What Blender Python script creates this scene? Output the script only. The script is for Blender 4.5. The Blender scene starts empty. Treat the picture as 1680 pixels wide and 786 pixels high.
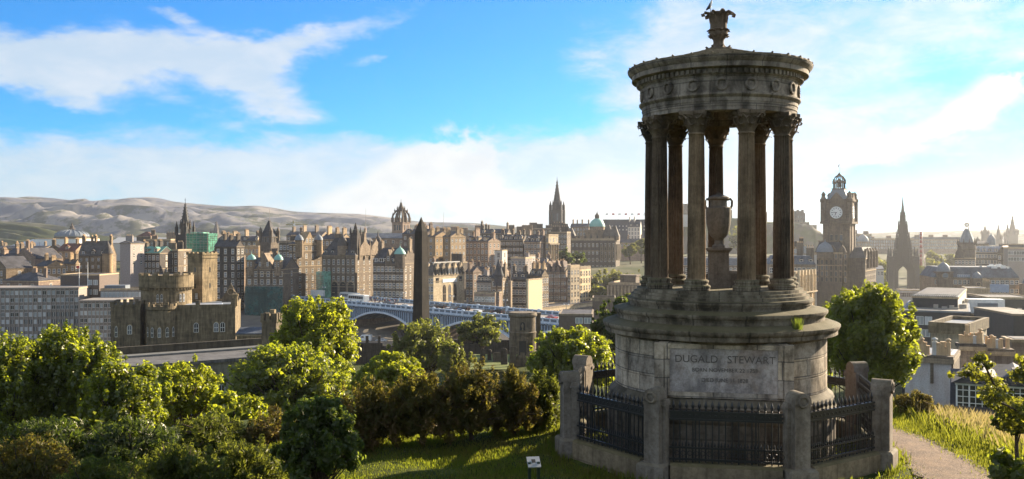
import bpy, math, random
import numpy as np
from math import sin, cos, pi, radians, atan, atan2, sqrt

random.seed(7)
C = bpy.context.scene
col = C.collection
F = 1500.0                       # focal length of the photograph in its own pixels

# ------------------------------------------------------------------ camera, light, sky
cd = bpy.data.cameras.new("camera"); cam = bpy.data.objects.new("camera", cd); col.objects.link(cam)
cam.location = (0, 0, 0); cam.rotation_euler = (radians(90), 0, 0)
cd.sensor_width = 36; cd.lens = 36 * F / 1680; cd.shift_y = -5 / 1680
cd.clip_start = 0.1; cd.clip_end = 30000
C.camera = cam

SUN_AZ, SUN_EL = radians(50), radians(20.5)      # azimuth to the side of +Y towards +X
sd = bpy.data.lights.new("sun", 'SUN'); sun = bpy.data.objects.new("sun", sd); col.objects.link(sun)
sd.energy = 5.0; sd.angle = radians(0.5); sd.color = (1.0, 0.84, 0.61)
sun.rotation_euler = (radians(90) - SUN_EL, 0, pi - SUN_AZ)
C.view_settings.view_transform = 'Standard'; C.view_settings.look = 'None'
C.view_settings.exposure = 1.78; C.view_settings.gamma = 1; C.view_settings.use_curve_mapping = False
C.cycles.use_denoising = True
C.cycles.max_bounces = 6; C.cycles.diffuse_bounces = 3; C.cycles.glossy_bounces = 2
C.cycles.transmission_bounces = 4; C.cycles.transparent_max_bounces = 8; C.cycles.volume_bounces = 0
C.cycles.sample_clamp_indirect = 6
C.cycles.caustics_reflective = False; C.cycles.caustics_refractive = False

class NT:
    """small helper for node trees"""
    def __init__(s, t): s.t = t
    def n(s, ty, **kw):
        x = s.t.nodes.new(ty)
        for k, v in kw.items(): setattr(x, k, v)
        return x
    def put(s, sock, v):
        if isinstance(v, (int, float)): sock.default_value = v
        elif isinstance(v, (tuple, list)): sock.default_value = v if len(v) == len(sock.default_value) else tuple(v) + (1,)
        else: s.t.links.new(v, sock)
    def m(s, op, a, b=0.0, c=0.0, clamp=False):
        x = s.n('ShaderNodeMath', operation=op); x.use_clamp = clamp
        for i, v in enumerate((a, b, c)): s.put(x.inputs[i], v)
        return x.outputs[0]
    def ss(s, v, lo, hi):
        x = s.n('ShaderNodeMapRange', interpolation_type='SMOOTHSTEP')
        s.put(x.inputs[0], v); x.inputs[1].default_value = lo; x.inputs[2].default_value = hi
        return x.outputs[0]
    def mix(s, f, a, b, bt='MIX'):
        x = s.n('ShaderNodeMix', data_type='RGBA', blend_type=bt)
        s.put(x.inputs[0], f); s.put(x.inputs[6], a); s.put(x.inputs[7], b)
        return x.outputs[2]
    def xyz(s, x=0.0, y=0.0, z=0.0):
        c = s.n('ShaderNodeCombineXYZ')
        for i, v in enumerate((x, y, z)): s.put(c.inputs[i], v)
        return c.outputs[0]
    def noise(s, vec, scale, detail=4, rough=0.55, dist=0.0):
        x = s.n('ShaderNodeTexNoise'); s.put(x.inputs['Vector'], vec)
        x.inputs['Scale'].default_value = scale; x.inputs['Detail'].default_value = detail
        x.inputs['Roughness'].default_value = rough; x.inputs['Distortion'].default_value = dist
        return x.outputs[0]

def sky():
    w = bpy.data.worlds.new("World"); C.world = w; w.use_nodes = True
    t = NT(w.node_tree); bg = w.node_tree.nodes['Background']
    st = t.n('ShaderNodeTexSky', sky_type='NISHITA'); st.sun_disc = False
    st.sun_elevation = SUN_EL; st.sun_rotation = SUN_AZ; st.air_density = 1.0; st.dust_density = 0.0; st.ozone_density = 2.0
    tc = t.n('ShaderNodeTexCoord').outputs['Generated']
    nrm = t.n('ShaderNodeVectorMath', operation='NORMALIZE'); t.put(nrm.inputs[0], tc)
    sp = t.n('ShaderNodeSeparateXYZ'); t.put(sp.inputs[0], nrm.outputs[0])
    az = t.m('MULTIPLY', t.m('ARCTAN2', sp.outputs[0], sp.outputs[1]), 1000)     # milliradians
    el = t.m('MULTIPLY', t.m('ARCSINE', sp.outputs[2]), 1000)
    def tgt(px, py):
        a = atan((px - 840) / F); e = atan((388 - py) / F * cos(a)); return a * 1000, e * 1000
    # domain warp so that no outline is an ellipse
    base = t.xyz(t.m('MULTIPLY', az, 0.0035), t.m('MULTIPLY', el, 0.009), 0.0)
    wx = t.m('MULTIPLY', t.m('SUBTRACT', t.noise(base, 1.6, 5, 0.6), 0.5), 150)
    wy = t.m('MULTIPLY', t.m('SUBTRACT', t.noise(t.xyz(t.m('MULTIPLY', az, 0.004), t.m('MULTIPLY', el, 0.010), 7.3), 1.9, 5, 0.6), 0.5), 85)
    ua = t.m('ADD', az, wx); va = t.m('ADD', el, wy)
    def blob(px, py, a, b, ang, amp, u=ua, v=va):
        u0, v0 = tgt(px, py); a *= 0.64; b *= 0.64; c, s = cos(radians(ang)), sin(radians(ang))
        dx = t.m('SUBTRACT', u, u0); dy = t.m('SUBTRACT', v, v0)
        X = t.m('MULTIPLY_ADD', dx, c / a, t.m('MULTIPLY', dy, s / a))
        Y = t.m('MULTIPLY_ADD', dx, -s / b, t.m('MULTIPLY', dy, c / b))
        r = t.m('ADD', t.m('MULTIPLY', X, X), t.m('MULTIPLY', Y, Y))
        return t.m('MULTIPLY', t.m('EXPONENT', t.m('MULTIPLY', r, -1.0)), amp)
    acc = None
    for b in [(40, 95, 190, 50, -4, 1.0), (250, 92, 170, 34, 6, .95), (400, 95, 130, 50, -10, .95), (540, 62, 150, 24, 22, .85),
              (420, 150, 95, 30, -8, .8), (450, 185, 80, 16, 2, .75), (305, 14, 34, 16, -10, .7), (618, 98, 40, 16, 0, .6), (150, 150, 120, 18, -12, .5),
              (1080, 110, 150, 90, 30, .75), (1250, 60, 260, 120, 0, .60), (1500, 90, 330, 110, 0, .52), (1300, 230, 420, 110, 5, .55), (1640, 20, 160, 60, 0, .25)]:
        x = blob(*b); acc = x if acc is None else t.m('ADD', acc, x)
    # low veil: from the horizon up to a ragged top
    lowtop = t.m('SUBTRACT', 1.0, t.ss(va, 80, 132))
    acc = t.m('ADD', acc, t.m('MULTIPLY', lowtop, 1.15))
    for b in [(690, 205, 110, 30, -12, -.55), (1570, 275, 190, 55, 12, -1.25), (1430, 310, 110, 34, 5, -.7), (1560, 110, 140, 26, -8, -.5), (820, 170, 120, 40, 0, -.2)]:
        acc = t.m('ADD', acc, blob(*b))
    # unseen cloud behind the camera and overhead, thickened to fill-light the camera-facing fronts
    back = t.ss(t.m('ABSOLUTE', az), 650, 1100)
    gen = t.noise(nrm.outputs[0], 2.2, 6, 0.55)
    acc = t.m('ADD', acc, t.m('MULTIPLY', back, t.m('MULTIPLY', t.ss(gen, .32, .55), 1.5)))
    fine = t.noise(t.xyz(t.m('MULTIPLY', az, 0.0060), t.m('MULTIPLY', el, 0.014), 2.0), 2.6, 9, 0.62, 0.3)
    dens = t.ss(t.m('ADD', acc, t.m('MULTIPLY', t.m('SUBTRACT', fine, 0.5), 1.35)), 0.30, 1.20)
    # cumulus heaps
    puff = t.noise(t.xyz(t.m('MULTIPLY', az, 0.010), t.m('MULTIPLY', el, 0.013), 4.0), 2.4, 8, 0.6)
    cu = None
    pz = t.m('MULTIPLY', t.m('SUBTRACT', puff, 0.5), 120)
    uc = t.m('ADD', az, pz); vc = t.m('ADD', el, t.m('MULTIPLY', pz, 0.8))
    for b in [(730, 262, 75, 42, 10, 1.1), (660, 300, 90, 45, 25, 1.1), (580, 335, 110, 34, 10, 1.0), (790, 320, 110, 50, 0, .9), (990, 300, 90, 50, 20, .7),
              (1612, 170, 42, 34, 20, .95), (1550, 200, 60, 26, 25, .62), (1470, 226, 60, 16, 10, .40), (880, 350, 200, 30, 0, .6)]:
        x = blob(*b, u=uc, v=vc); cu = x if cu is None else t.m('ADD', cu, x)
    cud = t.ss(cu, 0.22, 0.95)
    tint = t.mix(1.0, st.outputs[0], SKY_TINT, 'MULTIPLY')
    veil = t.mix(t.m('MULTIPLY', t.ss(fine, .35, .75), 1.0), VEIL_A, VEIL_B)
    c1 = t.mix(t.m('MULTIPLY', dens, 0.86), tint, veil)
    cumc = t.mix(t.ss(puff, .3, .62), CUM_A, CUM_B)
    c2 = t.mix(t.m('MULTIPLY', cud, 0.8), c1, cumc)
    # white glow of the low sun's side of the sky, a wide forward-scattering lobe
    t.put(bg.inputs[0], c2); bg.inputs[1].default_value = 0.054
SKY_TINT = (0.17, 0.64, 1.12); VEIL_A = (3.5, 4.15, 4.7); VEIL_B = (4.4, 4.7, 4.95); CUM_A = (4.5, 4.65, 4.8); CUM_B = (5.2, 5.2, 5.1)
sky()

# ------------------------------------------------------------------ mesh and naming helpers
def X(px, Y): return (px - 840) / F * Y
def Z(py, Y): return (388 - py) / F * Y

class MB:
    """collects simple shapes and links them as one mesh object"""
    def __init__(s): s.v = []; s.f = []; s.m = []; s.k = 0; s.sm = []
    def add(s, vs, fs, smooth=False):
        o = len(s.v); s.v += [tuple(map(float, p)) for p in vs]
        for f in fs: s.f.append([o + i for i in f]); s.m.append(s.k); s.sm.append(smooth)
        return s
    def mat(s, k): s.k = k; return s
    def box(s, x0, x1, y0, y1, z0, z1):
        return s.add([(x0,y0,z0),(x1,y0,z0),(x1,y1,z0),(x0,y1,z0),(x0,y0,z1),(x1,y0,z1),(x1,y1,z1),(x0,y1,z1)],
                     [(3,2,1,0),(4,5,6,7),(0,1,5,4),(1,2,6,5),(2,3,7,6),(3,0,4,7)])
    def cbox(s, x, y, z0, w, d, h): return s.box(x-w/2, x+w/2, y-d/2, y+d/2, z0, z0+h)
    def frus(s, x, y, z0, w, d, h, tw, td):
        a = [(x-w/2,y-d/2,z0),(x+w/2,y-d/2,z0),(x+w/2,y+d/2,z0),(x-w/2,y+d/2,z0),
             (x-tw/2,y-td/2,z0+h),(x+tw/2,y-td/2,z0+h),(x+tw/2,y+td/2,z0+h),(x-tw/2,y+td/2,z0+h)]
        return s.add(a, [(3,2,1,0),(4,5,6,7),(0,1,5,4),(1,2,6,5),(2,3,7,6),(3,0,4,7)])
    def lathe(s, prof, n=16, x=0, y=0, z=0, smooth=True, a0=0.0, cap=True, rf=None):
        """turn a profile; sharp corners of the profile stay sharp, gentle ones are shaded smooth"""
        def ring(r, h):
            return [(x+q*cos(a), y+q*sin(a), z+h) for a in (a0+2*pi*i/n for i in range(n)) for q in ((r if rf is None else rf(r, a, h)),)]
        runs = [[prof[0]]]
        for j in range(1, len(prof)):
            if j > 1:
                d0 = atan2(prof[j-1][1]-prof[j-2][1], prof[j-1][0]-prof[j-2][0]); d1 = atan2(prof[j][1]-prof[j-1][1], prof[j][0]-prof[j-1][0])
                if abs((d1-d0+pi) % (2*pi)-pi) > .6: runs.append([prof[j-1]])
            runs[-1].append(prof[j])
        for run in runs:
            vs = [p for r, h in run for p in ring(r, h)]
            s.add(vs, [(j*n+i, j*n+(i+1) % n, (j+1)*n+(i+1) % n, (j+1)*n+i) for j in range(len(run)-1) for i in range(n)], smooth)
        if cap: s.add(ring(*prof[0])[::-1], [tuple(range(n))]); s.add(ring(*prof[-1]), [tuple(range(n))])
        return s
    def cyl(s, x, y, z0, r, h, n=12, r2=None, smooth=True): return s.lathe([(r, 0), (r if r2 is None else r2, h)], n, x, y, z0, smooth)
    def tube(s, pts, r0, r1=None, n=6):
        r1 = r0 if r1 is None else r1; vs = []; fs = []; m = len(pts)
        P = [np.array(p, float) for p in pts]
        for j in range(m):
            d = P[min(j+1, m-1)] - P[max(j-1, 0)]; d /= (np.linalg.norm(d) + 1e-9)
            a = np.cross(d, (0, 0, 1.0) if abs(d[2]) < .9 else (1.0, 0, 0)); a /= np.linalg.norm(a); b = np.cross(d, a)
            r = r0 + (r1-r0)*j/max(1, m-1)
            for i in range(n): vs.append(P[j] + r*(a*cos(2*pi*i/n) + b*sin(2*pi*i/n)))
        for j in range(m-1):
            for i in range(n): fs.append((j*n+i, j*n+(i+1)%n, (j+1)*n+(i+1)%n, (j+1)*n+i))
        s.add(vs, fs, True); s.add(vs[:n], [tuple(range(n))]); s.add(vs[-n:], [tuple(range(n))])
        return s
    def prism(s, poly, axis, a, b):
        """extrude a 2D polygon: axis 'x' (poly in y,z), 'y' (poly in x,z), 'z' (poly in x,y)"""
        n = len(poly)
        def P(p, t): return (t, p[0], p[1]) if axis == 'x' else (p[0], t, p[1]) if axis == 'y' else (p[0], p[1], t)
        vs = [P(p, a) for p in poly] + [P(p, b) for p in poly]
        return s.add(vs, [tuple(range(n))[::-1], tuple(range(n, 2*n))] + [(i, (i+1) % n, n+(i+1) % n, n+i) for i in range(n)])
    def torus(s, c, R, r, nx, u, v, n=16, m=6, bump=0.0):
        vs = []; fs = []; c = np.array(c, float); u = np.array(u, float); v = np.array(v, float); w = np.cross(u, v)
        for i in range(n):
            a = 2*pi*i/n; d = u*cos(a)+v*sin(a); rr = r*(1+bump*(i % 2))
            for j in range(m): b = 2*pi*j/m; vs.append(c + d*(R+rr*cos(b)) + w*rr*sin(b))
        for i in range(n):
            for j in range(m): fs.append((i*m+j, ((i+1)%n)*m+j, ((i+1)%n)*m+(j+1)%m, i*m+(j+1)%m))
        return s.add(vs, fs, True)
    def mesh(s, name, mats):
        me = bpy.data.meshes.new(name); me.from_pydata(s.v, [], s.f)
        for m in (mats if isinstance(mats, (list, tuple)) else [mats]): me.materials.append(m)
        me.polygons.foreach_set('material_index', s.m); me.polygons.foreach_set('use_smooth', s.sm); me.update()
        return me
    def build(s, name, mats, parent=None, loc=(0,0,0), rz=0): return obj(name, s.mesh(name, mats), parent, loc, rz)

def obj(name, me, parent=None, loc=(0,0,0), rz=0, sc=None):
    o = bpy.data.objects.new(name, me); col.objects.link(o)
    o.location = loc; o.rotation_euler = (0, 0, rz)
    if sc: o.scale = sc
    if parent: o.parent = parent
    return o
def tag(o, label, cat, group=None, kind=None):
    o['label'] = label; o['category'] = cat
    if group: o['group'] = group
    if kind: o['kind'] = kind
    return o
def thing(name, label, cat, loc=(0,0,0), rz=0, group=None):
    o = bpy.data.objects.new(name, None); col.objects.link(o); o.location = loc; o.rotation_euler = (0, 0, rz); o.empty_display_size = .5
    return tag(o, label, cat, group)
def struct(o, kind='structure'): o['kind'] = kind; return o
def copy_tree(o, parent=None):
    c = o.copy(); col.objects.link(c); c.parent = parent
    for ch in list(o.children): copy_tree(ch, c)
    return c
def text_mesh(body, size, extrude, name):
    cu = bpy.data.curves.new(name, 'FONT'); cu.body = body; cu.size = size; cu.extrude = extrude; cu.align_x = 'CENTER'; cu.align_y = 'CENTER'
    ob = bpy.data.objects.new(name, cu); col.objects.link(ob)
    dg = bpy.context.evaluated_depsgraph_get(); me = bpy.data.meshes.new_from_object(ob.evaluated_get(dg)); me.name = name
    bpy.data.objects.remove(ob); return me

# ------------------------------------------------------------------ materials
MATS = {}
def newmat(name):
    m = bpy.data.materials.new(name); m.use_nodes = True; t = NT(m.node_tree); return m, t, m.node_tree.nodes['Principled BSDF']
def plain(name, c, rough=.7, metal=0.0, spec=.3):
    if name in MATS: return MATS[name]
    m, t, p = newmat(name); 
    co = t.n('ShaderNodeTexCoord').outputs['Object']
    n = t.noise(co, 1.7, 5, .6)
    t.put(p.inputs['Base Color'], t.mix(t.ss(n, .25, .75), tuple(x*.82 for x in c), tuple(min(1, x*1.12) for x in c)))
    p.inputs['Roughness'].default_value = rough; p.inputs['Metallic'].default_value = metal; p.inputs['Specular IOR Level'].default_value = spec
    MATS[name] = m; return m
def stone(name, c, soot=.5, course=.42, scale=.5, rough=.88, bw=1.1, moss=0.0, mortar=.82, dark=None, hi=None, bump=.35, radial=False, stain=None, vary=True, run=.28, tones=None):
    """weathered ashlar: blocks of varied tone, soot streaks that run down, optional moss on upward faces"""
    if name in MATS: return MATS[name]
    m, t, p = newmat(name); dark = dark or tuple(x*.38 for x in c); hi = hi or tuple(min(.75, x*1.35) for x in c)
    tc = t.n('ShaderNodeTexCoord'); co = tc.outputs['Object']
    sp = t.n('ShaderNodeSeparateXYZ'); t.put(sp.inputs[0], co)
    if radial: h = t.m('MULTIPLY', t.m('ARCTAN2', sp.outputs[1], sp.outputs[0]), radial)
    else: h = t.m('ADD', sp.outputs[0], sp.outputs[1])
    uv = t.xyz(h, sp.outputs[2], 0.0)
    br = t.n('ShaderNodeTexBrick'); t.put(br.inputs['Vector'], uv)
    br.inputs['Color1'].default_value = (.62,.62,.62,1); br.inputs['Color2'].default_value = (1,1,1,1); br.inputs['Mortar'].default_value = (mortar*.6,)*3+(1,)
    if tones: br.inputs['Color1'].default_value, br.inputs['Color2'].default_value = tones
    br.inputs['Scale'].default_value = 1.0; br.inputs['Row Height'].default_value = course; br.inputs['Brick Width'].default_value = bw
    br.inputs['Mortar Size'].default_value = .012 if course < .6 else .02; br.inputs['Bias'].default_value = .1
    big = t.noise(co, scale, 7, .65, .4)
    stre = t.noise(t.xyz(t.m('MULTIPLY', h, 2.2), t.m('MULTIPLY', sp.outputs[2], run), sp.outputs[0]), 1.1, 6, .62)
    f = t.ss(t.m('ADD', t.m('MULTIPLY', big, .55), t.m('MULTIPLY', stre, .45)), .36, .66)
    c1 = t.mix(f, hi, c)
    sf = t.m('MULTIPLY', t.ss(t.m('ADD', t.m('MULTIPLY', stre, .6), t.m('MULTIPLY', t.noise(co, scale*1.9, 6, .7), .4)), .44, .62), soot)
    c2 = t.mix(sf, c1, dark)
    c3 = t.mix(.75, c2, br.outputs[0], 'MULTIPLY')
    fine = t.noise(co, 11.0, 8, .8)
    c4 = t.mix(t.ss(fine, .38, .72), c3, t.mix(1.0, c3, (.58,.55,.52), 'MULTIPLY'))
    if not radial and vary:
        oi = t.n('ShaderNodeObjectInfo').outputs['Random']; c4 = t.mix(1.0, c4, t.mix(oi, (.62,.63,.67), (1.50,1.42,1.28)), 'MULTIPLY')
    if stain:
        c4 = t.mix(t.m('MULTIPLY', t.ss(t.noise(co, 1.3, 5, .6), .52, .66), stain[0]), c4, stain[1])
    if moss:
        g = t.n('ShaderNodeNewGeometry'); gs = t.n('ShaderNodeSeparateXYZ'); t.put(gs.inputs[0], g.outputs['Normal'])
        mf = t.m('MULTIPLY', t.ss(t.m('ADD', gs.outputs[2], t.m('MULTIPLY', t.noise(co, 3.5, 5, .65), .8)), .55, 1.15), moss)
        c4 = t.mix(mf, c4, (.085,.072,.030))
    t.put(p.inputs['Base Color'], c4); p.inputs['Roughness'].default_value = rough; p.inputs['Specular IOR Level'].default_value = .25
    b = t.n('ShaderNodeBump'); b.inputs['Strength'].default_value = bump; b.inputs['Distance'].default_value = .02
    t.put(b.inputs['Height'], t.m('ADD', t.m('MULTIPLY', br.outputs[1], -1.0), t.m('MULTIPLY', fine, .8))); t.put(p.inputs['Normal'], b.outputs[0])
    MATS[name] = m; return m
def slate(name, c, course=.28):
    if name in MATS: return MATS[name]
    m, t, p = newmat(name); co = t.n('ShaderNodeTexCoord').outputs['Object']
    sp = t.n('ShaderNodeSeparateXYZ'); t.put(sp.inputs[0], co)
    br = t.n('ShaderNodeTexBrick'); t.put(br.inputs['Vector'], t.xyz(t.m('ADD', sp.outputs[0], t.m('MULTIPLY', sp.outputs[1], .35)), t.m('ADD', sp.outputs[2], t.m('MULTIPLY', sp.outputs[1], .3)), 0.0))
    br.inputs['Color1'].default_value = (.6,.6,.6,1); br.inputs['Color2'].default_value = (1,1,1,1); br.inputs['Mortar'].default_value = (.4,.4,.4,1)
    br.inputs['Scale'].default_value = 1; br.inputs['Row Height'].default_value = course; br.inputs['Brick Width'].default_value = course*1.2; br.inputs['Mortar Size'].default_value = .012
    n = t.noise(co, .35, 6, .65)
    t.put(p.inputs['Base Color'], t.mix(.8, t.mix(t.ss(n, .3, .7), tuple(x*.7 for x in c), tuple(x*1.4 for x in c)), br.outputs[0], 'MULTIPLY'))
    p.inputs['Roughness'].default_value = .78; p.inputs['Specular IOR Level'].default_value = .22
    MATS[name] = m; return m
def leafmat(name, a, b, trans, tf=.45, gloss=.05, brown=None):
    """leaves: thin, let light through; tone varies from leaf to leaf and from spray to spray"""
    m, t, p = newmat(name); t.t.nodes.remove(p); out = t.t.nodes['Material Output']
    g = t.n('ShaderNodeNewGeometry'); r = g.outputs['Random Per Island']
    co = t.n('ShaderNodeTexCoord').outputs['Object']; n = t.noise(co, .9, 3, .6)
    f = t.ss(t.m('ADD', t.m('MULTIPLY', r, .6), t.m('MULTIPLY', n, .6)), .2, .95)
    c = t.mix(f, a, b)
    if brown: c = t.mix(t.ss(t.m('ADD', t.m('MULTIPLY', r, .35), n), .62, .80), c, brown)
    d = t.n('ShaderNodeBsdfDiffuse'); t.put(d.inputs[0], c)
    tr = t.n('ShaderNodeBsdfTranslucent'); t.put(tr.inputs[0], t.mix(t.m('MULTIPLY', r, .7), trans, c))
    m1 = t.n('ShaderNodeMixShader'); m1.inputs[0].default_value = tf; t.put(m1.inputs[1], d.outputs[0]); t.put(m1.inputs[2], tr.outputs[0])
    gl = t.n('ShaderNodeBsdfGlossy'); gl.inputs['Roughness'].default_value = .42; gl.inputs[0].default_value = (.95,.92,.78,1)
    m2 = t.n('ShaderNodeMixShader'); m2.inputs[0].default_value = gloss; t.put(m2.inputs[1], m1.outputs[0]); t.put(m2.inputs[2], gl.outputs[0])
    t.put(out.inputs['Surface'], m2.outputs[0]); MATS[name] = m; return m

SAND = stone('sandstone', (.215,.17,.128), .55, .38, .12)
SAND_L = stone('pale_sandstone', (.36,.29,.205), .3, .38, .12)
SAND_B = stone('buff_sandstone', (.30,.225,.145), .4, .38, .12)
SAND_D = stone('sooty_sandstone', (.125,.105,.088), .7, .38, .12)
SAND_P = stone('pinkish_sandstone', (.25,.19,.155), .45, .38, .12)
GREY_ST = stone('grey_stone', (.19,.17,.15), .5, .38, .12)
HARL = plain('pale_render', (.58,.53,.47), .9)
HARL_P = plain('pink_grey_render', (.31,.27,.25), .9)
WHITE = plain('white_paint', (.74,.73,.70), .5)
CONC = plain('concrete', (.25,.22,.195), .85)
FELT = stone('roof_felt', (.17,.165,.16), .6, 9, .25, bw=1.0, dark=(.07,.068,.068), hi=(.27,.26,.245), bump=.1)
CREAM = stone('cream_stone', (.52,.43,.30), .2, .6, .12)
CONC_L = plain('pale_concrete', (.46,.44,.41), .85)
BROWN = plain('brown_cladding', (.13,.10,.085), .8)
DARKCLAD = plain('dark_cladding', (.045,.044,.048), .6)
LEAD = plain('lead_sheet', (.17,.19,.215), .62, 0, .2)
COPPER = plain('verdigris', (.22,.42,.36), .6)
GREENROOF = plain('green_copper_roof', (.12,.27,.22), .6)
SLATE = slate('slate', (.075,.072,.078))
SLATE_W = slate('warm_slate', (.11,.095,.085))
SLATE_B = slate('blue_slate', (.10,.115,.14))
TILE = slate('red_tile', (.17,.085,.06))
IRON = plain('black_iron', (.016,.017,.020), .38, 0, .5)
POTS = plain('clay_pots', (.52,.36,.21), .8)
BLACK = plain('black_stone', (.03,.028,.026), .7)
WOOD = plain('timber', (.14,.10,.07), .8)
def glassmat(name, c, rough=.08, spec=.6):
    m, t, p = newmat(name); 
    co = t.n('ShaderNodeTexCoord').outputs['Object']; oi = t.n('ShaderNodeObjectInfo').outputs['Random']
    t.put(p.inputs['Base Color'], t.mix(t.ss(oi, .45, .9), c, tuple(min(.6, x*4+.05) for x in c)))
    p.inputs['Roughness'].default_value = rough; p.inputs['Specular IOR Level'].default_value = spec
    MATS[name] = m; return m
GLASS = glassmat('window_glass', (.022,.024,.028), .12, .7)
BLINDS = glassmat('blind_glass', (.33,.35,.36), .25, .5)
# ------------------------------------------------------------------ terrain
PROF = [(-60, 6), (-5, -.9), (0, -1.75), (6, -2.9), (12, -4.3), (15, -4.85), (18, -5.05), (26, -5.15), (29, -5.6), (33, -7), (40, -10.5), (60, -17), (90, -25), (140, -30), (200, -27.5), (240, -32), (300, -41),
        (350, -38.5), (420, -31), (520, -27), (600, -22), (800, -19), (1000, -19), (1500, -27), (9000, -27)]
PY = np.array([p[0] for p in PROF], float); PZ = np.array([p[1] for p in PROF], float)
def ter(x, y):
    x = np.asarray(x, float); y = np.asarray(y, float)
    z = np.interp(y, PY, PZ)
    gv = np.clip((x-(20+np.clip(y-560, 0, 999)))/60, 0, 1); z = z - 16*gv*gv*(3-2*gv)*np.clip((y-400)/50, 0, 1)*np.clip((950-y)/130, 0, 1)
    # the knoll the monument stands on ends a few metres to each side and falls away
    near = np.clip((45 - y) / 25, 0, 1)
    l = np.clip(-x - 3 - .1*np.clip(y, 0, 60), 0, 60); z = z - near * np.minimum(l * .13, 6)
    r = np.clip(x - 11.0, 0, 60); 
    ry = np.clip((y - 19.5) / 4, 0, 1)
    z = z - near * ry * np.minimum(r * r * .02 + r * .16, 9)
    return z
def ground():
    ys = np.concatenate([np.arange(-60, 0, 10), np.arange(0, 45, .75), np.arange(45, 120, 5), np.arange(120, 1000, 25), [1000, 1300, 1700, 2500, 4000, 6200]])
    h = np.concatenate([np.arange(0, 26, .75), np.arange(26, 80, 5), np.arange(80, 400, 30), np.arange(400, 1200, 120), [1200, 2000, 3200, 5000]])
    xs = np.concatenate([-h[::-1], h[1:]])
    gx, gy = np.meshgrid(xs, ys); rng = np.random.default_rng(3)
    gz = ter(gx, gy) + rng.normal(0, .03, gx.shape) * (np.abs(gx) < 26) * (gy < 45)
    n, m = gx.shape; v = np.stack([gx, gy, gz], -1).reshape(-1, 3)
    i = np.arange(n-1)[:, None]*m + np.arange(m-1)[None]; f = np.stack([i, i+1, i+m+1, i+m], -1).reshape(-1, 4)
    mt, t, p = newmat('hillside'); co = t.n('ShaderNodeTexCoord').outputs['Object']; sp = t.n('ShaderNodeSeparateXYZ'); t.put(sp.inputs[0], co)
    turf = t.mix(t.ss(t.noise(co, 1.6, 6, .65), .35, .7), (.028,.04,.009), (.075,.085,.016))
    town = t.mix(t.ss(t.noise(co, .05, 6, .6), .35, .65), (.07,.065,.06), (.17,.15,.125))
    wood = t.mix(t.ss(t.noise(co, .02, 6, .6), .4, .6), (.03,.038,.014), (.09,.09,.035))
    c = t.mix(t.ss(sp.outputs[1], 225, 260), turf, t.mix(t.ss(sp.outputs[1], 470, 500), town, t.mix(t.ss(t.noise(co, .03, 4, .6), .35, .65), (.05,.06,.025), (.12,.11,.07)))); c = t.mix(t.ss(sp.outputs[1], 1100, 1500), c, wood)
    t.put(p.inputs['Base Color'], c); p.inputs['Roughness'].default_value = .95; p.inputs['Specular IOR Level'].default_value = .1
    b = t.n('ShaderNodeBump'); b.inputs['Strength'].default_value = .6; b.inputs['Distance'].default_value = .08
    t.put(b.inputs['Height'], t.noise(co, 7, 6, .7)); t.put(p.inputs['Normal'], b.outputs[0])
    me = npmesh('ground', v, f, mt, smooth=True); struct(obj('ground', me))
def npmesh(name, v, f, mat, smooth=False, mi=None):
    me = bpy.data.meshes.new(name); v = np.ascontiguousarray(v, np.float32); f = np.ascontiguousarray(f, np.int32); k = f.shape[1]
    me.vertices.add(len(v)); me.vertices.foreach_set('co', v.ravel()); me.loops.add(f.size); me.loops.foreach_set('vertex_index', f.ravel())
    me.polygons.add(len(f)); me.polygons.foreach_set('loop_start', np.arange(len(f), dtype=np.int32)*k)
    for x in (mat if isinstance(mat, (list, tuple)) else [mat]): me.materials.append(x)
    if smooth: me.polygons.foreach_set('use_smooth', np.ones(len(f), bool))
    if mi is not None: me.polygons.foreach_set('material_index', np.ascontiguousarray(mi, np.int32))
    me.update(calc_edges=True); return me
ground()

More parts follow.
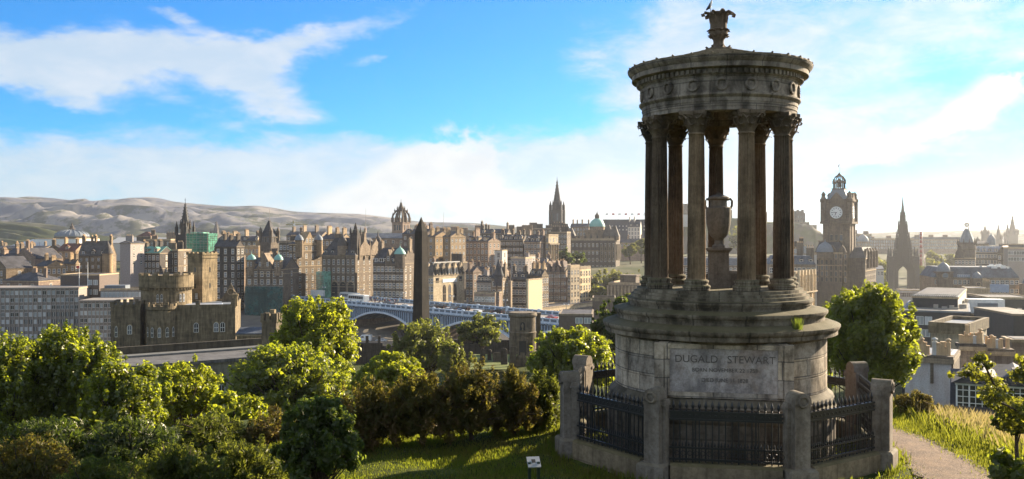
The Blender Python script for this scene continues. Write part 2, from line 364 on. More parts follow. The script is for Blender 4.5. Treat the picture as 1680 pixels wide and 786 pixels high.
def hills():
    def ridge(name, pts, Y, depth, c1, c2, seed, base=430):
        rng = np.random.default_rng(seed)
        px = np.arange(-260, 1900, 5.0); hp = np.interp(px, [p[0] for p in pts], [p[1] for p in pts])
        k = np.exp(-np.linspace(-2, 2, 9)**2); hp = np.convolve(np.pad(hp, 4, 'edge'), k/k.sum(), 'valid')
        rows = 80; V = np.zeros((rows, len(px), 3)); xx = X(px, Y)
        fold = np.zeros((rows, len(px)))
        for s, a in ((12, 1.0), (26, .75), (55, .45), (110, .28), (220, .16)):
            g = rng.normal(0, 1, (max(3, rows*s//60+2), s)); gi = np.linspace(0, g.shape[0]-1.001, rows); gj = np.linspace(0, s-1.001, len(px))
            i0 = gi.astype(int)[:, None]; j0 = gj.astype(int)[None]; fi = (gi-gi.astype(int))[:, None]; fj = (gj-gj.astype(int))[None]
            fi = fi*fi*(3-2*fi); fj = fj*fj*(3-2*fj)
            fold += a*(g[i0,j0]*(1-fi)*(1-fj)+g[i0+1,j0]*fi*(1-fj)+g[i0,j0+1]*(1-fi)*fj+g[i0+1,j0+1]*fi*fj)
        for r in range(rows):
            t = r/(rows-1)                       # 0 foot, 1 crest
            y = Y - depth*(1-t); prof = t**1.25
            V[r, :, 0] = xx; V[r, :, 1] = y
            top = Z(hp, Y); bot = -32
            V[r, :, 2] = bot + (top-bot)*prof + fold[r]*(top-bot)*.12*sin(pi*t)**.8
            if r < rows-1: V[r, :, 2] = np.minimum(V[r, :, 2], top*(y/Y)*(.90+.095*t))
        back = V[-1].copy(); back[:, 1] += depth*.8; back[:, 2] = -34
        V = np.concatenate([V, back[None]]); n, m = V.shape[:2]
        i = np.arange(n-1)[:, None]*m + np.arange(m-1)[None]; f = np.stack([i, i+1, i+m+1, i+m], -1).reshape(-1, 4)
        mt, t_, p = newmat(name); co = t_.n('ShaderNodeTexCoord').outputs['Object']
        n1 = t_.noise(co, .006, 8, .66, .8); n2 = t_.noise(co, .03, 6, .65); n3 = t_.noise(co, .011, 6, .7); hz = t_.n('ShaderNodeSeparateXYZ'); t_.put(hz.inputs[0], co); low = t_.m('SUBTRACT', 1.0, t_.ss(hz.outputs[2], 0, 70))
        t_.put(p.inputs['Base Color'], t_.mix(t_.m('MULTIPLY', t_.ss(t_.m('ADD', t_.m('MULTIPLY', low, .12), n3), .52, .60), .75), t_.mix(t_.ss(t_.m('ADD', t_.m('MULTIPLY', n1, .75), t_.m('MULTIPLY', n2, .25)), .42, .58), c1, c2), (.045,.055,.025))); p.inputs['Roughness'].default_value = 1; p.inputs['Specular IOR Level'].default_value = 0
        struct(obj(name, npmesh(name, V.reshape(-1, 3), f, mt, smooth=True)))
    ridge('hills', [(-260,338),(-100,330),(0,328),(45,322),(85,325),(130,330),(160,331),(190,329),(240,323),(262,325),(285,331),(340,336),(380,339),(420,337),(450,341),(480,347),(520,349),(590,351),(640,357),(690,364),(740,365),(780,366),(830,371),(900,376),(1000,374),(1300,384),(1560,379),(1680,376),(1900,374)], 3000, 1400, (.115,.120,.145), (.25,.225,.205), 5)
    ridge('near_hill', [(-260,352),(0,363),(30,364),(60,366),(80,368),(110,372),(135,379),(160,385),(200,392),(400,400),(1900,402)], 1700, 420, (.050,.055,.045), (.125,.12,.085), 11)
hills()

# ------------------------------------------------------------------ the round temple
MX, MY, MG, MRZ = 4.97, 22.0, -5.05, radians(-10.4)
M_STONE = stone('temple_stone', (.29,.24,.19), .75, .398, 1.5, bw=.92, radial=2.5, bump=.6, dark=(.055,.045,.036), hi=(.58,.51,.43), moss=.12, mortar=.30, run=.7, tones=((.52,.54,.58,1),(1.15,1.05,.88,1)))
M_STEP = stone('temple_steps', (.215,.168,.113), .85, .9, 1.6, bw=1.1, radial=2.4, moss=.8, dark=(.05,.040,.026), hi=(.33,.275,.205), mortar=.3, run=.9, bump=.7)
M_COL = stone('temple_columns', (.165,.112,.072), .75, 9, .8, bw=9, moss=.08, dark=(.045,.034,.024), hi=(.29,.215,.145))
M_ENT = stone('temple_frieze', (.225,.18,.14), .85, .5, 1.8, bw=.7, radial=1.84, moss=.15, dark=(.055,.045,.036), hi=(.42,.35,.285), mortar=.4, run=.7)
M_PANEL = stone('temple_panel', (.49,.425,.385), .7, 9, 1.1, bw=9, moss=0, run=.9, vary=False, dark=(.17,.155,.15), hi=(.62,.55,.50), stain=(.35, (.21,.125,.065)))
M_ROOF = stone('temple_roof', (.17,.135,.095), .7, .3, 1.5, bw=.3, moss=.5)
M_DARKST = stone('temple_plinth', (.13,.108,.082), .8, .7, 1.0, bw=1.3, radial=2.6, moss=.3, dark=(.045,.037,.028), hi=(.24,.20,.155), run=.6)
M_URN = stone('urn_stone', (.17,.148,.118), .6, 9, 1.2, bw=9, dark=(.06,.05,.04), hi=(.26,.23,.19), vary=False)
M_LET = plain('letter_cut', (.13,.11,.095), .9)
def temple():
    root = thing('round_temple', 'weathered round stone temple monument with nine fluted columns and an urn inside', 'monument', (MX, MY, MG), MRZ)
    n = 144; FLAT, HALF = 2.38, radians(32.0)
    def rf(r, a, h):                          # the drum is cut flat in front to carry the inscription
        d = (a + pi/2 + pi) % (2*pi) - pi
        return r if abs(d) > HALF else (r/2.47)*FLAT/cos(d)
    b = MB().lathe([(2.66,-.3),(2.66,1.02),(2.69,1.06),(2.70,1.12),(2.67,1.17)], n, rf=rf); b.build('plinth', M_DARKST, root)
    MB().lathe([(2.67,1.17),(2.64,1.22),(2.60,1.27),(2.60,1.31),(2.63,1.35),(2.61,1.41),(2.53,1.46),(2.50,1.50),(2.48,1.54)], n, rf=rf).build('base_moulding', M_DARKST, root)
    d = MB()
    for z0, z1 in ((1.54,1.93),(1.935,2.33),(2.335,2.74)):
        d.lathe([(2.455,z0),(2.47,z0+.012),(2.47,z1-.012),(2.455,z1)], n, rf=rf)
    d.lathe([(2.44,1.5),(2.44,2.76)], n, rf=rf)
    d.build('drum', M_STONE, root)
    p = MB(); y = -FLAT
    for s in (-1, 1):                          # outer and inner uprights of the framed tablet
        p.box(s*1.36-.10, s*1.36+.10, y-.075, y+.25, 1.55, 2.735); p.box(s*1.19-.055, s*1.19+.055, y-.05, y+.1, 1.60, 2.71)
    p.box(-1.26, 1.26, y-.052, y+.1, 2.63, 2.733); p.box(-1.13, 1.13, y-.046, y+.1, 1.57, 1.69)
    p.build('tablet_frame', M_STONE, root)
    t = MB().box(-1.134, 1.134, y-.02, y+.1, 1.692, 2.628).build('inscription_tablet', M_PANEL, root)
    for body, size, zz in (('DUGALD   STEWART', .225, 2.40), ('BORN NOVEMBER 22 1753', .118, 2.17), ('DIED JUNE 11 1828', .118, 1.955)):
        me = text_mesh(body, size, .006, 'inscription'); me.materials.append(M_LET)
        o = obj('inscription', me, t, (0.03, y-.024, zz)); o.rotation_euler = (radians(90), 0, 0)
        if zz > 2.3: o.scale = (1.0, 1, 1)
    MB().lathe([(2.48,2.72),(2.50,2.745),(2.53,2.755),(2.57,2.785),(2.66,2.805),(2.71,2.805),(2.71,2.90),(2.735,2.915),(2.755,2.95),(2.77,2.985),(2.77,3.02),(2.74,3.035),(2.50,3.12),(2.46,3.12)], n).build('cornice', M_STEP, root)
    MB().lathe([(2.42,3.11),(2.42,3.215),(2.445,3.22),(2.445,3.25),(2.48,3.265),(2.50,3.30),(2.50,3.345),(2.47,3.36),(2.2,3.41)], n).build('step', M_STEP, root)
    MB().lathe([(2.11,3.40),(2.11,3.48),(2.15,3.485),(2.15,3.51),(2.17,3.53),(2.18,3.57),(2.17,3.605),(2.14,3.62),(2.09,3.62),(2.09,3.69),(2.02,3.695),(2.02,3.755),(1.95,3.76),(1.95,3.83),(0.2,3.83)], n).build('step', M_STEP, root)
    # columns
    nfl = 18; seg = 126
    def fl(r, a, h):
        if h < .27 or h > 3.50: return r
        return r - .016*abs(sin(nfl*a/2))**.6 * 0 - .017*(1-abs(cos(nfl*a/2))**4)*1.9
    shaft = MB()
    prof = [(.215,.25),(.205,.27),(.203,.29)] + [(.203-.030*((k/12)**1.6), .29+3.2*k/12) for k in range(13)] + [(.175,3.505),(.188,3.515),(.188,3.54),(.17,3.55)]
    shaft.lathe(prof, seg, rf=fl); sm = shaft.mesh('shaft', M_COL)
    bm_ = MB().lathe([(.30,0),(.30,.055),(.315,.075),(.315,.10),(.295,.125),(.262,.135),(.255,.165),(.262,.18),(.275,.195),(.275,.225),(.255,.245),(.22,.255)], 40).mesh('column_base', M_STEP)
    c = MB().lathe([(.168,3.54),(.165,3.6),(.172,3.75),(.20,3.88),(.235,3.95)], 24)
    for row, (zb, hh, out, m0) in enumerate(((3.55,.17,.075,8),(3.62,.25,.095,8))):
        for i in range(m0):
            a = 2*pi*(i+.5*row)/m0; e = np.array((cos(a), sin(a), 0)); q = np.array((-sin(a), cos(a), 0)); L = []
            for k, (rr, zz, w) in enumerate(((.17,0,.05),(.178,.45,.062),(.195,.8,.062),(.225,1.0,.05),(.225+out*.5,1.02,.035),(.225+out*.62,.90,.016))):
                for sgn in (-1, 0, 1): L.append(e*(rr-(.012 if sgn else 0)) + q*w*sgn + np.array((0,0,zb+hh*zz)))
            f = []
            for k in range(5):
                for j in range(2): f.append((k*3+j, k*3+j+1, (k+1)*3+j+1, (k+1)*3+j))
            c.add(L, f, True)
    for i in range(4):                          # corner scrolls under the abacus
        a = pi/4+i*pi/2; e = np.array((cos(a), sin(a), 0)); q = np.array((-sin(a), cos(a), 0))
        for sgn in (-1, 1):
            pts = [e*.17+q*.10*sgn+np.array((0,0,3.72)), e*.215+q*.075*sgn+np.array((0,0,3.85)), e*.27+q*.03*sgn+np.array((0,0,3.93))]
            for k in range(9):
                th = pi*.6-k*.75; rr = .055*(1-k/11); pts.append(e*(.295+rr*cos(th))+q*.014*sgn+np.array((0,0,3.895+rr*sin(th))))
            c.tube(pts, .016, .010, 5)
        a2 = i*pi/2; e2 = np.array((cos(a2), sin(a2), 0)); q2 = np.array((-sin(a2), cos(a2), 0))
        for sgn in (-1, 1):
            pts = [e2*.18+q2*.08*sgn+np.array((0,0,3.74))]
            for k in range(8):
                th = -pi*.3+k*.8; rr = .038*(1-k/10); pts.append(e2*.215+q2*sgn*(.045+rr*cos(th))+np.array((0,0,3.865+rr*sin(th))))
            c.tube(pts, .013, .008, 5)
        c.cbox(e2[0]*.235, e2[1]*.235, 3.935, .07, .07, .075)
    ab = []
    for i in range(4):
        a = pi/4+i*pi/2; A = np.array((cos(a), sin(a)))*.345; B = np.array((cos(a+pi/2), sin(a+pi/2)))*.345
        for k in range(6):
            t_ = k/6; m_ = A*(1-t_)+B*t_; ab.append(tuple(m_*(1-.17*sin(pi*t_))))
    c.prism(ab, 'z', 3.955, 4.03); sw = lambda z: 1.0+.26*min(1, max(0, (z-3.56)/.15)); c.v = [(x*sw(z), y*sw(z), z) for x, y, z in c.v]
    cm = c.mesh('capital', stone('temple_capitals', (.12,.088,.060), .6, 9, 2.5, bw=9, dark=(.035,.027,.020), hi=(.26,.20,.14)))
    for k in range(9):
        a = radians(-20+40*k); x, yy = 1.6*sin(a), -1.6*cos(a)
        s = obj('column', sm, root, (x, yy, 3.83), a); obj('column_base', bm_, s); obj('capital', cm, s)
    # entablature
    e = MB().lathe([(1.36,7.86),(1.80,7.86),(1.80,7.95),(1.815,7.955),(1.815,8.05),(1.83,8.055),(1.83,8.14),(1.86,8.16),(1.895,8.20),(1.895,8.235),(1.84,8.245)], n, cap=False)
    e.lathe([(1.36,7.86),(1.36,8.5),(0,8.62)], n, cap=False); e.build('architrave', M_ENT, root)
    f = MB().lathe([(1.83,8.235),(1.83,8.60),(1.85,8.61),(1.85,8.64)], n, cap=False).build('frieze', M_ENT, root)
    for k in range(18):
        a = radians(20*k); er = (sin(a), -cos(a), 0)
        w = MB().torus((er[0]*1.845, er[1]*1.845, 8.425), .118, .029, 0, (cos(a), sin(a), 0), (0,0,1), 20, 6, .35)
        w.tube([(er[0]*1.85, er[1]*1.85, 8.33),(er[0]*1.87+.04*cos(a), er[1]*1.87+.04*sin(a), 8.29)], .022, .012)
        w.tube([(er[0]*1.85, er[1]*1.85, 8.33),(er[0]*1.87-.04*cos(a), er[1]*1.87-.04*sin(a), 8.29)], .022, .012)
        w.build('wreath', M_ENT, f)
    dn = MB().lathe([(1.85,8.63),(1.89,8.65),(1.89,8.76),(1.97,8.78)], n, cap=False)
    for k in range(96):
        a = 2*pi*k/96; u = np.array((cos(a), sin(a), 0)); v = np.array((-sin(a), cos(a), 0)); vs = []
        for zz in (8.665, 8.755):
            for rr in (1.88, 1.955):
                for s in (-.034, .034): vs.append(u*rr+v*s+np.array((0,0,zz)))
        dn.add(vs, [(0,1,3,2),(4,5,7,6),(0,1,5,4),(2,3,7,6),(0,2,6,4),(1,3,7,5)])
    dn.build('dentil_course', M_ENT, root)
    MB().lathe([(1.93,8.765),(2.00,8.785),(2.07,8.785),(2.07,8.90),(2.09,8.905),(2.11,8.93),(2.15,8.97),(2.165,9.0),(2.165,9.03),(2.0,9.06)], n, cap=False).build('eaves_cornice', M_ENT, root)
    r = MB(); rings = 11
    for k in range(rings):
        a0 = 2.13-1.93*k/rings; a1 = 2.13-1.93*(k+1)/rings; h0 = 9.03+.50*(k/rings)**1.15; h1 = 9.03+.50*((k+1)/rings)**1.15
        m_ = max(10, int(2*pi*a0/.24))
        r.lathe([(a0+.03,h0),(a0+.015,h0+.035),(a1,h1+.01)], m_*4, cap=False, rf=lambda q, a, h, m_=m_: q+.02*abs(sin(a*m_/2+k*1.57)), smooth=False)
    for k in range(30):                         # small acroteria along the rim
        a = 2*pi*k/30; u = np.array((cos(a), sin(a), 0)); v = np.array((-sin(a), cos(a), 0))
        r.tube([u*2.12+np.array((0,0,9.0)), u*2.13+np.array((0,0,9.075)), u*2.165+np.array((0,0,9.085))], .038, .02, 6)
    r.build('roof', M_ROOF, root)
    # finial
    fi = MB().lathe([(.36,9.50),(.30,9.56),(.20,9.62),(.145,9.68),(.12,9.76),(.125,9.86),(.17,9.93),(.205,10.0),(.215,10.08),(.20,10.14),(.235,10.17),(.235,10.20),(.185,10.22),(.185,10.50),(.20,10.62),(.25,10.70),(.2,10.74)], 40,
                    rf=lambda q, a, h: q*(1+.07*cos(a*10)) if h > 10.2 or h < 9.65 else q*(1+.03*cos(a*14)))
    for k in range(8):
        a = 2*pi*k/8+.25; u = np.array((cos(a), sin(a), 0)); w = np.array((0,0,1.0))
        big = k % 2 == 0; R = .33 if big else .27
        fi.tube([u*.17+w*10.4, u*.19+w*10.58, u*(R-.08)+w*10.71, u*R+w*10.725, u*(R+.055)+w*10.67, u*(R+.035)+w*10.61], .055, .05, 6)
        fi.tube([u*.20+w*10.12, u*.25+w*10.16, u*.28+w*10.13], .035, .02, 5)
        fi.tube([u*.2+w*9.95, u*.24+w*10.0, u*.265+w*9.985], .03, .015, 5)
        fi.tube([u*.30+w*9.52, u*.27+w*9.60, u*.31+w*9.64], .05, .03, 5)
    fi.v = [(x, y, 9.5+(z-9.5)*.755) for x, y, z in fi.v]
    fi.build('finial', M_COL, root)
    # urn on its pedestal
    pd = MB().cbox(0, 0, 3.83, .52, .52, .10).cbox(0, 0, 3.93, .47, .47, .74); pd.frus(0, 0, 4.67, .47, .47, .05, .58, .58); pd.cbox(0, 0, 4.72, .60, .60, .06); pd.cbox(.36, .02, 3.83, .26, .44, .34); pd.frus(.36, .02, 4.17, .26, .44, .06, .16, .34)
    pd.build('urn_pedestal', M_URN, root)
    u = MB().lathe([(.15,4.78),(.15,4.83),(.10,4.87),(.09,4.95),(.12,4.99),(.19,5.06),(.25,5.18),(.285,5.36),(.30,5.58),(.295,5.70),(.30,5.73),(.28,5.75),(.20,5.77),(.195,5.92),(.25,5.95),(.25,5.99),(.17,6.03),(.06,6.06),(.05,6.10),(.0,6.11)], 36).build('urn', M_URN, root)
    for s in (-1, 1):
        MB().tube([(s*.19,0,5.93),(s*.28,0,5.95),(s*.315,0,5.90),(s*.315,0,5.80),(s*.28,0,5.72)], .03, .028, 8).build('handle', M_URN, u)
    # moss tuft on the cornice
    g = MB(); rng = random.Random(4)
    for k in range(90):
        a = radians(37)+rng.gauss(0, .025); rr = 2.6+rng.gauss(0, .05); h = rng.uniform(.06, .26); a2 = rng.uniform(0, 6.28)
        x, yy = rr*sin(a), -rr*cos(a); g.add([(x-.012,yy,3.05),(x+.012,yy,3.05),(x+.08*cos(a2),yy+.08*sin(a2)-.02,3.08+h)], [(0,1,2)])
    g.build('grass_tuft', leafmat('tuft', (.06,.09,.01), (.12,.15,.02), (.25,.32,.03)), root)
temple()

def bird():
    r = thing('bird', 'dark headed bird with a white breast perched on the finial of the temple', 'bird', (MX-.22, MY-.1, MG+9.5+1.235*.755), MRZ)
    b = MB(); vs = []; 
    prof = [(-.20,.05,.012,.02),(-.12,.09,.045,.04),(-.02,.15,.075,.075),(.05,.20,.075,.08),(.09,.28,.05,.055),(.10,.36,.04,.045),(.12,.41,.042,.045),(.16,.425,.025,.022),(.22,.415,.008,.008)]
    n = 10; fs = []
    for x, z, w, h in prof:
        for i in range(n): a = 2*pi*i/n; vs.append((x*.5+.0, w*cos(a), z+h*sin(a)))
    for j in range(len(prof)-1):
        for i in range(n): fs.append((j*n+i, j*n+(i+1)%n, (j+1)*n+(i+1)%n, (j+1)*n+i))
    b.add(vs, fs, True); k = len(fs)
    for j in range(2, 4):
        for i in range(n): b.m[j*n+i] = 1
    for s in (-.03, .03): b.tube([(0,s,.10),(.0,s,-.02)], .008, .008, 5)
    b.build('body', [plain('bird_dark', (.05,.05,.055), .6), plain('bird_white', (.6,.58,.55), .7)], r)
bird()

# ------------------------------------------------------------------ railings round the temple
M_POST = stone('post_stone', (.27,.225,.18), .55, 3, 2.0, bw=3, dark=(.075,.066,.056), hi=(.34,.30,.26), moss=.4)
M_KERB = stone('kerb_stone', (.19,.155,.11), .6, .6, 1.6, bw=1.1, moss=.8)
def railings():
    root = thing('iron_railing', 'octagonal black iron railing with stone posts around the round temple', 'railing', (MX, MY, MG), MRZ)
    s = 2.84; Rv = s/(2*sin(pi/8))
    V = [np.array((Rv*sin(radians(-22.5+45*k)), -Rv*cos(radians(-22.5+45*k)))) for k in range(8)]
    p = MB(); p.cbox(0,0,-.3,.60,.56,.66); p.frus(0,0,.36,.60,.56,.05,.50,.46)
    p.cbox(0,0,.40,.33,.38,1.36)
    for sg in (-1, 1):
        p.cbox(sg*.205, .08, .40, .07, .20, 1.17); p.box(sg*.205-.05, sg*.205+.05, -.06, .21, 1.57, 1.63); p.frus(sg*.205, .08, 1.63, .09, .24, .07, .05, .2)
    arc = [(.175*cos(pi*k/14), 1.76+.175*sin(pi*k/14)) for k in range(15)]; p.prism([(.175,1.70)]+arc+[(-.175,1.70)], 'y', -.215, .20)
    pm = p.mesh('post', M_POST); 
    wm = MB().torus((0,-.218,1.76), .10, .026, 0, (1,0,0), (0,0,1), 18, 6, .4); wm = wm.mesh('wreath', M_POST)
    for k, v in enumerate(V):
        a = atan2(v[0], -v[1]); o = obj('stone_post', pm, root, (v[0], v[1], 0), a); obj('wreath', wm, o)
    for k in range(8):
        A, B = V[k], V[(k+1) % 8]; mid = (A+B)/2; a = atan2(mid[0], -mid[1]); L = s-.62
        kb = MB().box(-L/2, L/2, -.17, .17, -.4, .36).prism([(-.17,.36),(.17,.36),(.12,.41),(-.12,.41)], 'x', -L/2, L/2)
        kb.build('kerb', M_KERB, root, (mid[0], mid[1], 0), a)
        r = MB(); nb = 17
        for z0, z1, d in ((.46,.50,.05),(.70,.735,.05),(1.28,1.315,.05),(1.44,1.475,.06)): r.box(-L/2-.02, L/2+.02, -d/2, d/2, z0, z1)
        r.box(-L/2, L/2, -.010, .010, 1.315, 1.44)
        for i in range(nb):
            x = -L/2+L*(i+.5)/nb; r.cyl(x, 0, .41, .014, 1.10, 6)
            r.lathe([(.014,1.47),(.022,1.50),(.013,1.515),(.034,1.565),(.030,1.60),(.0,1.70)], 6, x, 0)
            for q in (0, 1):                     # short bars and cresting in the lower band
                x2 = x+(q-.25)*L/nb*.5
                if abs(x2) < L/2: r.lathe([(.008,.44),(.008,.73),(.018,.755),(.022,.78),(0,.85)], 5, x2, 0)
            r.torus((x+L/nb*.5, 0, .60), .048, .008, 0, (1,0,0), (0,0,1), 10, 4)
            r.lathe([(.03,1.36),(.03,1.40)], 6, x+L/nb*.5, 0)
        for sx in (-.27, .27): r.tube([(sx*L,0,.44),(sx*L,0,1.5)], .02, .02, 6)
        r.build('iron_panel', IRON, root, (mid[0], mid[1], 0), a)
railings()

def lectern():
    Y = 15.4; x = X(876, Y); g = float(ter(x, Y)); z = Z(757, Y)-g
    r = thing('information_sign', 'small sloping information sign on two dark green posts in the grass', 'sign', (x, Y, g), radians(8))
    for s in (-.075, .075): MB().box(s-.025, s+.025, -.03, .03, -.2, z-.01).build('post', plain('dark_green_paint', (.012,.026,.018), .4), r)
    p = MB().add([(-.11,-.09,z-.07),(.11,-.09,z-.07),(.11,.13,z+.05),(-.11,.13,z+.05),(-.11,-.08,z-.09),(.11,-.08,z-.09),(.11,.14,z+.03),(-.11,.14,z+.03)], [(0,1,2,3),(4,5,6,7),(0,1,5,4),(1,2,6,5),(2,3,7,6),(3,0,4,7)])
    pl = p.build('panel', plain('sign_face', (.34,.34,.33), .5), r)
    def P(u, v, h=.004): return (u, -.09+.22*v, z-.07+.12*v+h)
    MB().add([P(-.035,.38),P(.03,.38),P(.03,.72),P(-.035,.72)], [(0,1,2,3)]).build('picture', BLACK, pl)
    t = MB()
    for k in range(3): t.add([P(-.08,.10+.07*k),P(.08-.03*k,.10+.07*k),P(.08-.03*k,.13+.07*k),P(-.08,.13+.07*k)], [(0,1,2,3)])
    t.build('caption', plain('print_grey', (.3,.3,.3)), pl)
lectern()

# ------------------------------------------------------------------ worn path round the railing
def path():
    mt, t, p = newmat('worn_path'); co = t.n('ShaderNodeTexCoord').outputs['Object']
    c = t.mix(t.ss(t.noise(co, 2.2, 7, .7), .35, .68), (.10,.060,.034), (.20,.125,.072)); c = t.mix(t.ss(t.noise(co, 30, 3, .6), .52, .7), c, (.28,.20,.14))
    t.put(p.inputs['Base Color'], c); p.inputs['Roughness'].default_value = .95
    b = t.n('ShaderNodeBump'); b.inputs['Strength'].default_value = .9; b.inputs['Distance'].default_value = .03; t.put(b.inputs['Height'], t.noise(co, 14, 6, .75)); t.put(p.inputs['Normal'], b.outputs[0])
    def strip(pts, w):
        rng = np.random.default_rng(9); P = np.array(pts, float); n = 60; tt = np.linspace(0, len(P)-1, n); Q = np.stack([np.interp(tt, np.arange(len(P)), P[:, i]) for i in range(2)], -1)
        k = np.ones(7)/7; Q = np.stack([np.convolve(np.pad(Q[:, i], 3, 'edge'), k, 'valid') for i in range(2)], -1)
        d = np.gradient(Q, axis=0); d /= np.linalg.norm(d, axis=1)[:, None]; N = np.stack([-d[:, 1], d[:, 0]], -1); V = []
        for j in np.linspace(-1, 1, 9):
            ww = w*(1+ (rng.normal(0, .12, n) if abs(j) == 1 else 0)); q = Q+N*(j*ww)[:, None] if np.ndim(ww) else Q+N*j*ww
            V.append(np.stack([q[:, 0], q[:, 1], ter(q[:, 0], q[:, 1])+.05+.03*(1-j*j)], -1))
        V = np.array(V); m, k2 = V.shape[:2]; i = np.arange(m-1)[:, None]*k2+np.arange(k2-1)[None]
        return V.reshape(-1, 3), np.stack([i, i+1, i+k2+1, i+k2], -1).reshape(-1, 4)
    V, f = strip([(7.6,9.5),(7.9,12),(8.4,15),(9.05,18),(9.4,19.5),(9.6,21),(9.65,22.5),(9.4,24.5),(8.4,27),(6.5,28.6),(3,28.4)], .8)
    struct(obj('path', npmesh('path', V, f, mt, smooth=True)))
    rng = np.random.default_rng(12); n = 9000; y = rng.uniform(12, 26, n); x = np.interp(y, [9.5,12,15,18,19.5,21,22.5,24.5,27], [7.6,7.9,8.4,9.05,9.4,9.6,9.65,9.4,8.4])+rng.normal(0, .5, n)
    r = .008+.022*rng.random(n)**3; z = ter(x, y)+.06; o = np.array([(1,0,0),(0,1,0),(-1,0,0),(0,-1,0),(0,0,.8)]); V = np.stack([x, y, z], -1)[:, None]+o[None]*(r[:, None, None]*(.7+.6*rng.random((n, 5, 1))))
    f = (np.arange(n)[:, None, None]*5+np.array([(0,1,4),(1,2,4),(2,3,4),(3,0,4)])[None]).reshape(-1, 3)
    struct(obj('gravel', npmesh('gravel', V.reshape(-1, 3), f, plain('gravel_stone', (.30,.25,.20), .9))), 'stuff')
path()
# ------------------------------------------------------------------ vegetation
RNG = np.random.default_rng(21)
def leaf_mesh(name, clumps, n, size, mat, aspect=.62, up=.35, fill=.25, droop=0.0, rng=None, spiky=0.0):
    """leaf-sized faces scattered through foliage clumps; clumps: rows (x, y, z, rx, ry, rz)"""
    rng = rng or RNG; c = np.asarray(clumps, float)
    w = (c[:, 3]*c[:, 4]+c[:, 4]*c[:, 5]+c[:, 3]*c[:, 5]); k = rng.choice(len(c), n, p=w/w.sum())
    d = rng.normal(0, 1, (n, 3)); d /= np.linalg.norm(d, axis=1)[:, None]
    ph = rng.uniform(0, 6.28, (len(c), 6))[k]; lump = 1+.22*np.sin(4.1*d[:, 0]+ph[:, 0])*np.sin(3.7*d[:, 1]+ph[:, 1])+.20*np.sin(6.3*d[:, 2]+ph[:, 2])*np.sin(5.2*d[:, 0]+ph[:, 3])+.14*np.sin(9*d[:, 1]+ph[:, 4])*np.sin(8*d[:, 2]+ph[:, 5])
    rad = np.where(rng.random(n) < fill, rng.random(n)**.5*.85, .62+.42*rng.random(n)**.8+np.abs(rng.normal(0, .09, n)))*lump
    pos = c[k, :3] + d*c[k, 3:]*rad[:, None]
    nr = d*.9 + rng.normal(0, .55, (n, 3)); nr[:, 2] += up; nr /= np.linalg.norm(nr, axis=1)[:, None]
    t = rng.normal(0, 1, (n, 3)); 
    if spiky: t = t*(1-spiky) + (d+np.array((0,0,.8)))*spiky*1.6
    if droop: t[:, 2] -= droop
    t -= nr*(t*nr).sum(1)[:, None]; t /= (np.linalg.norm(t, axis=1)[:, None]+1e-9); b = np.cross(nr, t)
    s = size*(.45+1.25*rng.random(n)**1.6)[:, None]
    bend = nr*s*.16
    v = np.stack([pos-t*s*.5, pos+b*s*.5*aspect+bend*.6, pos+t*s*.5-bend, pos-b*s*.5*aspect+bend*.6], 1).reshape(-1, 3)
    return npmesh(name, v, np.arange(4*n).reshape(-1, 4), mat)
def crown_clumps(rx, ry, rz, k, rel=.34, rng=None, low=-.55, shell=(.55, .95), flat=.8, tall=1.0, rough=.22):
    rng = rng or RNG; out = []; ph = rng.uniform(0, 6.28, 6)
    for i in range(k):
        for _ in range(60):
            d = rng.normal(0, 1, 3); d /= np.linalg.norm(d)
            if d[2] > low: break
        q = rng.uniform(*shell) if i > k*.15 else rng.uniform(.1, .5)
        s = rel*rng.uniform(.5, 1.5)*(1.3 if i < k*.15 else 1); out.append((d[0]*rx*q, d[1]*ry*q, d[2]*rz*q, rx*s, ry*s, rz*s*flat))
    for i in range(int(k*.35)):                 # ragged tips that stand out of the outline
        d = rng.normal(0, 1, 3); d /= np.linalg.norm(d); d[2] = abs(d[2])*.9 if rng.random() < .7 else d[2]
        if d[2] < low: continue
        q = rng.uniform(.95, 1.16); s = rel*rng.uniform(.25, .6)
        out.append((d[0]*rx*q, d[1]*ry*q, d[2]*rz*q, rx*s*.8, ry*s*.8, rz*s*1.3))
    return np.array(out)
BARK = stone('bark', (.085,.065,.048), .6, .3, 2, bw=.1)
